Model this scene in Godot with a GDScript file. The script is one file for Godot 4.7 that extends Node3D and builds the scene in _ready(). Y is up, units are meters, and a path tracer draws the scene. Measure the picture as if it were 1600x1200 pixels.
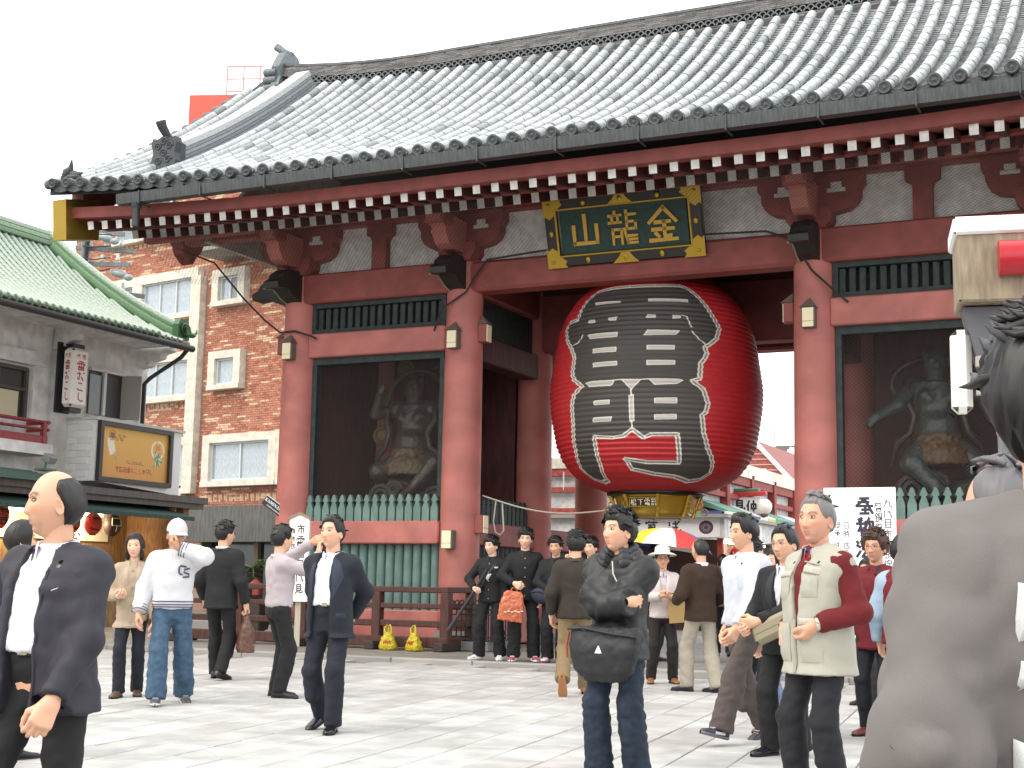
extends Node3D

# ---------------------------------------------------------------- mesh buffer
class Buf:
	var v := PackedVector3Array()
	var n := PackedVector3Array()
	var u := PackedVector2Array()
	var c := PackedColorArray()
	var i := PackedInt32Array()
	var tint := Color.WHITE

	func face(p: Array, uv: Array = []) -> void:  # corners counter-clockwise seen from outside
		var nn: Vector3 = (p[1] - p[0]).cross(p[2] - p[0])
		if p.size() > 3 and nn.length_squared() < 1e-14:
			nn = (p[2] - p[0]).cross(p[3] - p[0])
		nn = nn.normalized()
		var b := v.size()
		for k in p.size():
			v.append(p[k])
			n.append(nn)
			u.append(uv[k] if uv.size() > k else Vector2.ZERO)
			c.append(tint)
		for k in range(1, p.size() - 1):
			i.append(b)
			i.append(b + k + 1)
			i.append(b + k)

	func box(at: Vector3, s: Vector3, basis := Basis.IDENTITY) -> void:
		var h := s * 0.5
		var q := []
		for z in [-1, 1]:
			for y in [-1, 1]:
				for x in [-1, 1]:
					q.append(at + basis * Vector3(x * h.x, y * h.y, z * h.z))
		face([q[4], q[5], q[7], q[6]])
		face([q[1], q[0], q[2], q[3]])
		face([q[5], q[1], q[3], q[7]])
		face([q[0], q[4], q[6], q[2]])
		face([q[6], q[7], q[3], q[2]])
		face([q[0], q[1], q[5], q[4]])

	func bar(a: Vector3, b: Vector3, w: float, h: float, up := Vector3.UP) -> void:
		var f := (b - a).normalized()
		var r := f.cross(up).normalized()
		box((a + b) * 0.5, Vector3(w, h, a.distance_to(b)), Basis(r, r.cross(f) * -1.0 if r.cross(f).dot(up) < 0 else r.cross(f), -f))

	func bev(at: Vector3, s: Vector3, k: float, basis := Basis.IDENTITY) -> void:  # box with chamfered edges
		var h := s * 0.5
		var g := h - Vector3(k, k, k)
		var ax := [Vector3(1, 0, 0), Vector3(0, 1, 0), Vector3(0, 0, 1)]
		for a in 3:
			var b: int = (a + 1) % 3
			var d: int = (a + 2) % 3
			for sg in [-1.0, 1.0]:
				var o: Vector3 = ax[a] * h[a] * sg
				var bx: Vector3 = ax[b] * g[b]
				var dx: Vector3 = ax[d] * g[d] * sg
				face([at + basis * (o - bx - dx), at + basis * (o + bx - dx), at + basis * (o + bx + dx), at + basis * (o - bx + dx)])
			for sb in [-1.0, 1.0]:
				for sd in [-1.0, 1.0]:
					var p: Vector3 = ax[b] * h[b] * sb + ax[d] * g[d] * sd
					var q: Vector3 = ax[b] * g[b] * sb + ax[d] * h[d] * sd
					var e: Vector3 = ax[a] * g[a] * sb * sd
					face([at + basis * (p - e), at + basis * (p + e), at + basis * (q + e), at + basis * (q - e)])

	func prism(poly: PackedVector2Array, z0: float, z1: float, x := Transform3D.IDENTITY) -> void:
		var area := 0.0
		for k in poly.size():
			area += poly[k].cross(poly[(k + 1) % poly.size()])
		if area < 0:
			poly = poly.duplicate()
			poly.reverse()
		var t := Geometry2D.triangulate_polygon(poly)
		for k in range(0, t.size(), 3):
			var a := poly[t[k]]
			var b := poly[t[k + 1]]
			var d := poly[t[k + 2]]
			if (b - a).cross(d - a) < 0:
				var sw := b
				b = d
				d = sw
			face([x * Vector3(a.x, a.y, z1), x * Vector3(b.x, b.y, z1), x * Vector3(d.x, d.y, z1)])
			face([x * Vector3(a.x, a.y, z0), x * Vector3(d.x, d.y, z0), x * Vector3(b.x, b.y, z0)])
		for k in poly.size():
			var a := poly[k]
			var b := poly[(k + 1) % poly.size()]
			face([x * Vector3(a.x, a.y, z0), x * Vector3(b.x, b.y, z0), x * Vector3(b.x, b.y, z1), x * Vector3(a.x, a.y, z1)])

	func raw(p: PackedVector3Array, t: PackedInt32Array, cols := PackedColorArray(), orient := true, uvs := PackedVector2Array()) -> void:
		var nn := PackedVector3Array()
		nn.resize(p.size())
		var mid := Vector3.ZERO
		for q in p:
			mid += q
		mid /= maxf(p.size(), 1)
		var out := 0.0
		for k in range(0, t.size(), 3):
			var a := p[t[k]]
			var f := (p[t[k + 1]] - a).cross(p[t[k + 2]] - a)
			out += f.dot(a - mid)
			nn[t[k]] += f
			nn[t[k + 1]] += f
			nn[t[k + 2]] += f
		var flip := orient and out < 0
		var b := v.size()
		v.append_array(p)
		for k in p.size():
			n.append((-nn[k] if flip else nn[k]).normalized())
		if uvs.size() == p.size():
			u.append_array(uvs)
		else:
			var uu := PackedVector2Array()
			uu.resize(p.size())
			u.append_array(uu)
		if cols.size() == p.size():
			c.append_array(cols)
		else:
			var cc := PackedColorArray()
			cc.resize(p.size())
			cc.fill(tint)
			c.append_array(cc)
		for k in range(0, t.size(), 3):
			i.append(b + t[k])
			i.append(b + t[k + (1 if flip else 2)])
			i.append(b + t[k + (2 if flip else 1)])

	func grid(p: PackedVector3Array, nu: int, nv: int, wu := false, cols := PackedColorArray(), uvs := PackedVector2Array()) -> void:  # nv rows of nu points
		var t := PackedInt32Array()
		for y in nv - 1:
			for x in (nu if wu else nu - 1):
				var a := y * nu + x
				var b := y * nu + (x + 1) % nu
				t.append_array([a, b, b + nu, a, b + nu, a + nu])
		raw(p, t, cols, true, uvs)

	func lathe(prof: Array, segs: int, x := Transform3D.IDENTITY) -> void:
		var p := PackedVector3Array()
		for q in prof:
			for k in segs:
				var a := TAU * k / segs
				p.append(x * Vector3(q.x * cos(a), q.y, q.x * sin(a)))
		grid(p, segs, prof.size(), true)

	func tube(pts: Array, rad, sides := 8, caps := true) -> void:
		var p := PackedVector3Array()
		var ref := Vector3.UP
		for k in pts.size():
			var f: Vector3 = (pts[mini(k + 1, pts.size() - 1)] - pts[maxi(k - 1, 0)]).normalized()
			if absf(f.dot(ref)) > 0.95:
				ref = Vector3.RIGHT if absf(f.x) < 0.9 else Vector3.BACK
			var r := f.cross(ref).normalized()
			var w := r.cross(f)
			ref = w
			var rr: float = rad[k] if rad is Array else rad
			for s in sides:
				var a := TAU * s / sides
				p.append(pts[k] + (r * cos(a) + w * sin(a)) * rr)
		grid(p, sides, pts.size(), true)
		if caps:
			for e in [0, pts.size() - 1]:
				var q := PackedVector3Array()
				var d: Vector3 = (pts[0] - pts[1]) if e == 0 else (pts[-1] - pts[-2])
				q.append(pts[e] + d.normalized() * 0.0005)
				for s in sides:
					q.append(p[e * sides + s])
				var b := v.size()
				for s in q:
					v.append(s)
					n.append(d.normalized())
					u.append(Vector2.ZERO)
					c.append(tint)
				for s in sides:
					var s2 := (s + 1) % sides
					i.append(b)
					if (q[1 + s] - q[0]).cross(q[1 + s2] - q[0]).dot(d) > 0:
						i.append_array([b + 1 + s2, b + 1 + s])
					else:
						i.append_array([b + 1 + s, b + 1 + s2])

	func ball(at: Vector3, r: Vector3, basis := Basis.IDENTITY, nu := 12, nv := 9) -> void:
		var p := PackedVector3Array()
		for y in nv:
			var e := PI * (float(y) / (nv - 1) - 0.5)
			for x in nu:
				var a := TAU * x / nu
				p.append(at + basis * (Vector3(cos(a) * cos(e), sin(e), sin(a) * cos(e)) * r))
		grid(p, nu, nv, true)

	func add(o: Buf, x: Transform3D) -> void:
		var b := v.size()
		var flip := x.basis.determinant() < 0
		for k in o.v.size():
			v.append(x * o.v[k])
			n.append((x.basis * o.n[k]).normalized())
		u.append_array(o.u)
		c.append_array(o.c)
		for k in range(0, o.i.size(), 3):
			i.append(b + o.i[k])
			i.append(b + o.i[k + (2 if flip else 1)])
			i.append(b + o.i[k + (1 if flip else 2)])

	func arrays() -> Array:
		var a := []
		a.resize(Mesh.ARRAY_MAX)
		a[Mesh.ARRAY_VERTEX] = v
		a[Mesh.ARRAY_NORMAL] = n
		a[Mesh.ARRAY_TEX_UV] = u
		a[Mesh.ARRAY_COLOR] = c
		a[Mesh.ARRAY_INDEX] = i
		return a

# ---------------------------------------------------------------- distance field meshed as surface nets
class Field:
	var o: Vector3
	var h: float
	var nx: int
	var ny: int
	var nz: int
	var d := PackedFloat32Array()

	func _init(lo: Vector3, hi: Vector3, cell: float) -> void:
		o = lo
		h = cell
		nx = int(ceil((hi.x - lo.x) / cell)) + 1
		ny = int(ceil((hi.y - lo.y) / cell)) + 1
		nz = int(ceil((hi.z - lo.z) / cell)) + 1
		d.resize(nx * ny * nz)
		d.fill(1.0)

	func span(lo: Vector3, hi: Vector3) -> Array:
		var a := (lo - o) / h
		var b := (hi - o) / h
		return [clampi(int(a.x), 0, nx - 1), clampi(int(b.x) + 1, 0, nx - 1), clampi(int(a.y), 0, ny - 1), clampi(int(b.y) + 1, 0, ny - 1), clampi(int(a.z), 0, nz - 1), clampi(int(b.z) + 1, 0, nz - 1)]

	func cap(a: Vector3, b: Vector3, ra: float, rb: float, k := 0.03) -> void:
		var m := maxf(ra, rb) + k + h * 2.0
		var e := Vector3(m, m, m)
		var s := span(a.min(b) - e, a.max(b) + e)
		var ba := b - a
		var inv := 1.0 / maxf(ba.length_squared(), 1e-9)
		var dr := rb - ra
		for z in range(s[4], s[5] + 1):
			for y in range(s[2], s[3] + 1):
				var at: int = (z * ny + y) * nx
				var q := o + Vector3(0, y, z) * h - a
				for x in range(s[0], s[1] + 1):
					q.x = o.x + x * h - a.x
					var t := clampf(q.dot(ba) * inv, 0.0, 1.0)
					var v := (q - ba * t).length() - ra - dr * t
					var w := d[at + x]
					var g := maxf(k - absf(v - w), 0.0)
					d[at + x] = minf(v, w) - g * g * 0.25 / k

	# stacked rounded sections: each row is [y, half width, half depth, centre z]
	func loft(rows: Array, xf: Transform3D, k := 0.03, power := 2.5) -> void:
		var inv := xf.affine_inverse()
		var lo := Vector3(9, 9, 9)
		var hi := -lo
		for r in rows:
			for sx in [-1.0, 1.0]:
				for sz in [-1.0, 1.0]:
					var p := xf * Vector3(sx * (r[1] + 0.03), r[0], r[3] + sz * (r[2] + 0.03))
					lo = lo.min(p)
					hi = hi.max(p)
		var s := span(lo - Vector3(0.04, 0.04, 0.04), hi + Vector3(0.04, 0.04, 0.04))
		var y0: float = rows[0][0]
		var y1: float = rows[-1][0]
		for z in range(s[4], s[5] + 1):
			for y in range(s[2], s[3] + 1):
				var at: int = (z * ny + y) * nx
				for x in range(s[0], s[1] + 1):
					var q := inv * (o + Vector3(x, y, z) * h)
					var j := 0
					while j < rows.size() - 2 and q.y > rows[j + 1][0]:
						j += 1
					var ra: Array = rows[j]
					var rb: Array = rows[j + 1]
					var t := clampf((q.y - ra[0]) / (rb[0] - ra[0]), 0.0, 1.0)
					t = t * t * (3.0 - 2.0 * t) * 0.5 + t * 0.5
					var w: float = lerpf(ra[1], rb[1], t)
					var dd: float = lerpf(ra[2], rb[2], t)
					var zz: float = q.z - lerpf(ra[3], rb[3], t)
					var l := pow(pow(absf(q.x) / w, power) + pow(absf(zz) / dd, power), 1.0 / power)
					var v := (l - 1.0) * minf(w, dd)
					v = maxf(v, maxf(q.y - y1, y0 - q.y))
					var ww := d[at + x]
					var g := maxf(k - absf(v - ww), 0.0)
					d[at + x] = minf(v, ww) - g * g * 0.25 / k

	func cut(nrm: Vector3, dist: float, near := Vector3.ZERO, rad := 99.0) -> void:  # keep the side where p.nrm < dist
		var s := [0, nx - 1, 0, ny - 1, 0, nz - 1]
		if rad < 50.0:
			s = span(near - Vector3(rad, rad, rad), near + Vector3(rad, rad, rad))
		for z in range(s[4], s[5] + 1):
			for y in range(s[2], s[3] + 1):
				var at: int = (z * ny + y) * nx
				for x in range(s[0], s[1] + 1):
					var p := o + Vector3(x, y, z) * h
					if rad < 50.0 and p.distance_to(near) > rad:
						continue
					d[at + x] = maxf(d[at + x], p.dot(nrm) - dist)

	# opens a front: removes what lies within |x - mid| < half width (a0 at y0, a1 at y1), in front of z
	func open_front(xf: Transform3D, y0: float, a0: float, y1: float, a1: float, z: float, mid := 0.0) -> void:
		var inv := xf.affine_inverse()
		for zz in nz:
			for y in ny:
				var at := (zz * ny + y) * nx
				for x in nx:
					if d[at + x] > 0.03:
						continue
					var q := inv * (o + Vector3(x, y, zz) * h)
					var w := lerpf(a0, a1, clampf((q.y - y0) / (y1 - y0), 0.0, 1.0))
					var b := maxf(maxf(absf(q.x - mid) - w, z - q.z), maxf(y0 - 0.2 - q.y, q.y - y1 - 0.2))
					d[at + x] = maxf(d[at + x], -b)

	func mesh_into(buf: Buf, amp := 0.0, freq := Vector3(8, 8, 8), seed := 1, cols = null) -> void:
		var id := PackedInt32Array()
		id.resize(d.size())
		id.fill(-1)
		var p := PackedVector3Array()
		var cell := PackedInt32Array()
		var sl := nx * ny
		var off := [0, 1, nx, nx + 1, sl, sl + 1, sl + nx, sl + nx + 1]
		var ed := [0, 1, 2, 3, 4, 5, 6, 7, 0, 2, 1, 3, 4, 6, 5, 7, 0, 4, 1, 5, 2, 6, 3, 7]
		var cp := []
		for k in 8:
			cp.append(Vector3(k & 1, (k >> 1) & 1, k >> 2))
		var lim := h * 1.8
		for z in nz - 1:
			for y in ny - 1:
				var at := (z * ny + y) * nx
				for x in nx - 1:
					var i0 := at + x
					if absf(d[i0]) > lim:
						continue
					var m := 0
					for k in 8:
						if d[i0 + off[k]] < 0.0:
							m += 1
					if m == 0 or m == 8:
						continue
					var s := Vector3.ZERO
					var cnt := 0
					for e in range(0, 24, 2):
						var a := d[i0 + off[ed[e]]]
						var b := d[i0 + off[ed[e + 1]]]
						if (a < 0.0) != (b < 0.0):
							s += cp[ed[e]].lerp(cp[ed[e + 1]], a / (a - b))
							cnt += 1
					id[i0] = p.size()
					p.append(o + (Vector3(x, y, z) + s / cnt) * h)
					cell.append(i0)
		var t := PackedInt32Array()
		for i0 in cell:
			var neg := d[i0] < 0.0
			for ax in 3:
				var st: int = [1, nx, sl][ax]
				if (d[i0 + st] < 0.0) == neg:
					continue
				var sa: int = [nx, sl, 1][ax]
				var sb: int = [sl, 1, nx][ax]
				if i0 - sa - sb < 0:
					continue
				var a := id[i0]
				var b := id[i0 - sa]
				var cc := id[i0 - sa - sb]
				var dd := id[i0 - sb]
				if a < 0 or b < 0 or cc < 0 or dd < 0:
					continue
				if neg:
					t.append_array([a, b, cc, a, cc, dd])
				else:
					t.append_array([a, cc, b, a, dd, cc])
		if amp > 0.0:
			var nz_ := FastNoiseLite.new()
			nz_.seed = seed
			nz_.frequency = 1.0
			nz_.noise_type = FastNoiseLite.TYPE_SIMPLEX_SMOOTH
			nz_.fractal_octaves = 2
			var nn := PackedVector3Array()
			nn.resize(p.size())
			for k in range(0, t.size(), 3):
				var f := (p[t[k + 1]] - p[t[k]]).cross(p[t[k + 2]] - p[t[k]])
				nn[t[k]] += f
				nn[t[k + 1]] += f
				nn[t[k + 2]] += f
			for k in p.size():
				var q := p[k] * freq
				var w := nz_.get_noise_3d(q.x, q.y, q.z)
				p[k] += nn[k].normalized() * amp * (absf(w) * 2.4 - 0.6)
		var cl := PackedColorArray()
		if cols != null:
			for q in p:
				cl.append(cols.call(q))
		buf.raw(p, t, cl)

# ---------------------------------------------------------------- names, materials, nodes
var taken := {}
var mats := {}
var tex := {}
var rng := RandomNumberGenerator.new()

func numbered(s: String) -> String:
	if not taken.has(s):
		taken[s] = 0
		return s
	taken[s] += 1
	return "%s_%03d" % [s, taken[s]]

func thing(called: String, label: String, category: String, at := Vector3.ZERO, yaw := 0.0, group := "") -> Node3D:
	var o := Node3D.new()
	o.name = numbered(called)
	add_child(o)
	o.position = at
	o.rotation.y = yaw
	tag(o, label, category, group)
	return o

func tag(o: Node, label: String, category := "", group := "", kind := "") -> Node:
	o.set_meta("label", label)
	if category:
		o.set_meta("category", category)
	if group:
		o.set_meta("group", group)
	if kind:
		o.set_meta("kind", kind)
	return o

func to_mesh(pairs: Array) -> ArrayMesh:
	var m := ArrayMesh.new()
	for p in pairs:
		if p[0].v.size():
			m.add_surface_from_arrays(Mesh.PRIMITIVE_TRIANGLES, p[0].arrays())
			m.surface_set_material(m.get_surface_count() - 1, p[1])
	return m

func put(called: String, pairs, mat = null, parent: Node = self) -> MeshInstance3D:
	var o := MeshInstance3D.new()
	o.mesh = to_mesh(pairs if pairs is Array else [[pairs, mat]])
	if parent == self:
		o.name = numbered(called)
		add_child(o)
	else:
		o.name = called
		parent.add_child(o, true)
	return o

func place(called: String, mesh: Mesh, parent: Node, x: Transform3D, mat: Material = null) -> MeshInstance3D:
	var o := MeshInstance3D.new()
	o.mesh = mesh
	o.name = called
	o.transform = x
	if mat:
		o.material_override = mat
	parent.add_child(o, true)
	return o

func crowd(called: String, mesh: Mesh, parent: Node, xs: Array, cols: Array = []) -> MultiMeshInstance3D:
	var mm := MultiMesh.new()
	mm.transform_format = MultiMesh.TRANSFORM_3D
	mm.use_colors = cols.size() > 0
	mm.mesh = mesh
	mm.instance_count = xs.size()
	for k in xs.size():
		mm.set_instance_transform(k, xs[k])
		if cols.size():
			mm.set_instance_color(k, cols[k])
	var o := MultiMeshInstance3D.new()
	o.multimesh = mm
	o.name = called
	o.set_meta("kind", "stuff")
	parent.add_child(o, true)
	return o

func noise_tex(key: String, freq: float, lo: float, hi: float, oct := 4, size := 512, stretch := Vector2.ONE) -> Texture2D:
	if tex.has(key):
		return tex[key]
	var nz := FastNoiseLite.new()
	nz.seed = key.hash() % 9973
	nz.frequency = freq
	nz.fractal_octaves = oct
	nz.noise_type = FastNoiseLite.TYPE_SIMPLEX_SMOOTH
	var t := NoiseTexture2D.new()
	t.width = size
	t.height = size
	t.seamless = true
	t.noise = nz
	var g := Gradient.new()
	g.set_color(0, Color(lo, lo, lo))
	g.set_color(1, Color(hi, hi, hi))
	t.color_ramp = g
	tex[key] = t
	return t

# hex colour, roughness, texture key, metres that one texture covers, relief in cm
func mat(hex: String, rough := 0.7, grain := "", size := 1.0, relief := 0.0, metal := 0.0) -> StandardMaterial3D:
	var key := "%s|%s|%s|%s|%s|%s" % [hex, rough, grain, size, relief, metal]
	if mats.has(key):
		return mats[key]
	var m := StandardMaterial3D.new()
	m.resource_name = "surface_" + hex
	m.albedo_color = Color(hex)
	m.roughness = rough
	m.metallic = metal
	m.vertex_color_use_as_albedo = false
	if grain:
		m.albedo_texture = grain_tex(grain)
		m.uv1_triplanar = true
		m.uv1_world_triplanar = true
		m.uv1_scale = Vector3.ONE / size
		if grain == "streak":
			m.uv1_scale = Vector3(1.0, 0.16, 1.0) / size
		if relief > 0.0:
			m.heightmap_enabled = true
			m.heightmap_texture = grain_tex(grain)
			m.heightmap_scale = relief
	mats[key] = m
	return m

func grain_tex(grain: String) -> Texture2D:
	match grain:
		"fine":
			return noise_tex("fine", 0.06, 0.78, 1.0, 4)
		"blotch":
			return noise_tex("blotch", 0.012, 0.66, 1.0, 5)
		"streak":
			return noise_tex("streak", 0.02, 0.62, 1.0, 5)
		"speck":
			return noise_tex("speck", 0.22, 0.7, 1.0, 2)
		"weave":
			return noise_tex("weave", 0.16, 0.72, 1.0, 3)
	return noise_tex("stain", 0.006, 0.8, 1.0, 5)

func tinted(key: String, rough: float, grain := "", size := 1.0) -> StandardMaterial3D:  # colour comes from the vertices or copies
	if mats.has(key):
		return mats[key]
	var m: StandardMaterial3D = mat("ffffff", rough, grain, size, 0.0, 0.0001).duplicate()
	m.vertex_color_use_as_albedo = true
	m.metallic = 0.0
	m.resource_name = key
	mats[key] = m
	return m

func lin(hex: String) -> Color:
	return Color(hex).srgb_to_linear()

# ---------------------------------------------------------------- drawing flat print into an Image
func fill_poly(im: Image, p: PackedVector2Array, col: Color) -> void:
	var y0 := 1e9
	var y1 := -1e9
	for q in p:
		y0 = minf(y0, q.y)
		y1 = maxf(y1, q.y)
	for y in range(maxi(int(y0), 0), mini(int(y1) + 1, im.get_height())):
		var xs := []
		var yy := y + 0.5
		for k in p.size():
			var a := p[k]
			var b := p[(k + 1) % p.size()]
			if (a.y <= yy) != (b.y <= yy):
				xs.append(a.x + (yy - a.y) / (b.y - a.y) * (b.x - a.x))
		xs.sort()
		for k in range(0, xs.size() - 1, 2):
			var x0 := maxi(int(round(xs[k])), 0)
			var x1 := mini(int(round(xs[k + 1])), im.get_width())
			if x1 > x0:
				im.fill_rect(Rect2i(x0, y, x1 - x0, 1), col)

func line(im: Image, a: Vector2, b: Vector2, w: float, col: Color) -> void:
	var f := (b - a).normalized() * w * 0.5
	if a.distance_to(b) < 0.01:
		f = Vector2(w * 0.5, 0)
	var r := Vector2(-f.y, f.x)
	fill_poly(im, PackedVector2Array([a - f * 0.5 + r, b + f * 0.5 + r, b + f * 0.5 - r, a - f * 0.5 - r]), col)

func strokes(code: String) -> Array:
	var out := []
	for s in code.split(" "):
		var p := []
		for k in range(0, s.length() - 1, 2):
			p.append(Vector2(s[k].to_int(), s[k + 1].to_int()))
		if p.size() > 1:
			out.append(p)
	return out

const GLYPH := {
	"kin": "5004 5094 2474 1686 5459 2738 7868 0999", "ryu": "2021 0141 1113 3133 0343 1519 1545 4549 1747 6065 6191 6393 6595 9395 5569 6999 6797 6898",
	"yama": "5057 1318 9398 1898", "matsu": "2029 0343 2307 2346 6054 8094 6549 4999 8698", "shita": "0191 5159 5375",
	"den": "2080 0292 0204 9294 5155 2333 7383 1686 1618 8688 1787 1888 5659 5999", "ki": "0030 0002 3032 0232 6090 6062 9092 6292 0494 5405 5495 0737 0709 3739 0939 6797 6769 9799 6999",
	"asa": "0112 0324 0926 3272 3575 5068 6899 9897 8071", "kusa": "0191 3002 6062 2373 2376 7376 2575 2676 0888 5659", "naka": "2005 1319 4383 4347 8387 4787 6069",
	"mi": "2070 2026 7076 2272 2474 2676 4609 5658 5898 9896", "yo": "0393 2128 2898 5156 5686 8186", "ho": "2171 1373 0595 5105 5299 3777 2979 5659",
	"no": "3011 1131 3113 0343 2339 2517 4547 5259 5292 9299 7055 7287", "hou": "0112 0324 0926 4282 6065 3595 6539 3989 7798", "ku": "0373 4034 3409 7377 7899 9997",
	"dai": "2013 1319 4393 6199 9997 8081", "me": "2080 2029 8089 2383 2686 2989", "ichi": "4041 0292 2428 2484 8488 5259", "zan": "0141 2005 0343 6051 5181 7275 2686 2629 8689 2989 2787",
	"dou": "2003 2042 0343 1545 2328 0949 5059 5090 9099 6282 6484 6487 8487 6787", "zo": "2004 1319 5032 4181 4484 4144 8184 6469 3687 5658", "hi": "2080 2029 8089 2585 2989",
	"toki": "0131 0108 3138 0434 0838 5191 6062 4393 4595 8489 5657", "yon": "1191 1119 9199 1999 4146 6166 6687", "tsuki": "2070 2026 2609 7079 2373 2676",
	"ba": "1017 0343 0848 5080 5054 8084 5282 5484 4696 5648 6668 9699", "tokoro": "0040 0242 0206 4246 0444 5080 5056 5294 7279 5638", "kaminari": "2080 0292 0204 9294 5155 2333 7383 2535 7585 1686 1619 8689 1989 5659 1787",
	"o": "0252 3038 3818 1617 5577 7789 8967 8091", "ko": "2171 1718 1889", "shi": "3037 3769 6998", "tate": "0141 2002 0444 1414 1418 0848 6051 6091 5393 5359 9399 5696 5999", "ro": "1010 2090 2025 9095 2595 5559",
	"moto": "2171 0393 3308 6367 6798", "so": "2022 0141 4104 2329 5080 5059 8089 5383 5686 4999", "jo": "5052 2041 7161 0292 2373 2345 7345 5459 2679", "ban": "0040 0005 4045 0242 6080 5595 0797 0709 9799 0999",
	"hon": "0292 5059 5206 5296 3777", "te": "1090 9045 4547 4769", "n": "3013 1319 1647 4779 7998",
}

func glyph(im: Image, g: String, at: Vector2, s: Vector2, w: float, col: Color) -> void:
	for p in strokes(GLYPH[g]):
		for k in p.size() - 1:
			line(im, at + p[k] / 9.0 * s, at + p[k + 1] / 9.0 * s, w, col)

func sheet(w: int, h: int, hex: String) -> Image:
	var im := Image.create_empty(w, h, false, Image.FORMAT_RGBA8)
	im.fill(Color(hex))
	return im

func print_mat(im: Image, rough := 0.6) -> StandardMaterial3D:
	var m := StandardMaterial3D.new()
	m.resource_name = "print"
	m.albedo_texture = ImageTexture.create_from_image(im)
	m.roughness = rough
	return m

func panel(b: Buf, a: Vector3, e: Vector3, up: Vector3) -> void:  # a = lower left corner, e along the bottom, up along the side
	b.face([a, a + e, a + e + up, a + up], [Vector2(0, 1), Vector2(1, 1), Vector2(1, 0), Vector2(0, 0)])
func _ready() -> void:
	rng.seed = 20040412
	build_setting()
	build_ground()
	build_gate()
	build_lantern()
	build_plaque()
	build_column_lamps()
	build_statues()
	build_fences()
	build_shop()
	build_hotel()
	build_signs()
	build_street()
	build_people()

func build_setting() -> void:
	var cam := Camera3D.new()
	cam.name = "view_camera"
	cam.fov = 30.576
	cam.near = 0.05
	cam.far = 600.0
	cam.transform = Transform3D(Basis(Vector3(0.90384, 0.01807, -0.42749), Vector3(0.04427, 0.9898, 0.13544), Vector3(0.42557, -0.14134, 0.89382)), Vector3(7.752, 1.176, 20.585))
	add_child(cam)
	cam.current = true
	var sky := ProceduralSkyMaterial.new()
	sky.sky_top_color = Color(0.97, 0.985, 1.0)
	sky.sky_horizon_color = Color(1, 1, 1)
	sky.ground_horizon_color = Color(0.85, 0.85, 0.84)
	sky.ground_bottom_color = Color(0.6, 0.6, 0.58)
	sky.sky_energy_multiplier = 1.0
	var e := Environment.new()
	e.background_mode = Environment.BG_SKY
	e.sky = Sky.new()
	e.sky.sky_material = sky
	e.background_energy_multiplier = 1.0
	e.tonemap_mode = Environment.TONE_MAPPER_LINEAR
	e.tonemap_exposure = 2.5
	e.sdfgi_enabled = true
	e.ssao_enabled = true
	e.ssil_enabled = true
	var we := WorldEnvironment.new()
	we.name = "surroundings"
	we.environment = e
	add_child(we)
	var sun := DirectionalLight3D.new()
	sun.name = "sun"
	sun.light_energy = 0.42
	sun.light_angular_distance = 40.0
	sun.light_color = Color(1.0, 0.98, 0.95)
	sun.shadow_enabled = true
	sun.rotation_degrees = Vector3(-48, -38, 0)
	add_child(sun)
# ================================================================ THE GATE
const PX := [-6.2, -2.95, 2.95, 6.2]
const PZ := [0.0, -2.9, -5.7]
const FL := 0.15
var slope_s := PackedFloat32Array()
var slope_z := PackedFloat32Array()

func gy(z: float) -> float:
	return 0.0128 * (11.0 - z)

func roof_up(x: float) -> float:
	return 0.26 * pow(maxf(0.0, absf(x) - 3.0) / 6.2, 2.0)

func roof_y(x: float, z: float) -> float:
	var t := clampf((3.1 - absf(z + 2.9) + 2.9) / 5.4, -0.1, 1.2)
	if z > -2.9:
		t = (3.1 - z) / 5.4
	return 7.46 + 3.49 * (0.72 * t + 0.28 * t * t) + roof_up(x)

func slope_at(s: float) -> float:  # z at arc length s up from the eave
	if slope_s.is_empty():
		var l := 0.0
		for k in 241:
			var z := 3.1 - 5.9 * k / 240.0
			if k:
				l += Vector2(5.9 / 240.0, roof_y(0, z) - roof_y(0, slope_z[k - 1])).length()
			slope_s.append(l)
			slope_z.append(z)
	var j := clampi(slope_s.bsearch(s), 1, 240)
	return lerpf(slope_z[j - 1], slope_z[j], (s - slope_s[j - 1]) / (slope_s[j] - slope_s[j - 1]))

func roof_frame(x: float, s: float, lift := 0.0) -> Transform3D:  # +z points down the slope
	var z := slope_at(s)
	var e := 0.05
	var d := Vector3(0, roof_y(x, z + e) - roof_y(x, z - e), 2 * e).normalized()
	var r := Vector3.RIGHT
	var n := d.cross(r)
	return Transform3D(Basis(r, n, d), Vector3(x, roof_y(x, z), z) + n * lift)

func arc_poly(r0: float, r1: float, a0: float, a1: float, n: int, mid := Vector2.ZERO) -> PackedVector2Array:
	var p := PackedVector2Array()
	for k in n + 1:
		var a := lerpf(a0, a1, float(k) / n)
		p.append(mid + Vector2(cos(a), sin(a)) * r1)
	for k in n + 1:
		var a := lerpf(a1, a0, float(k) / n)
		p.append(mid + Vector2(cos(a), sin(a)) * r0)
	return p

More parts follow.
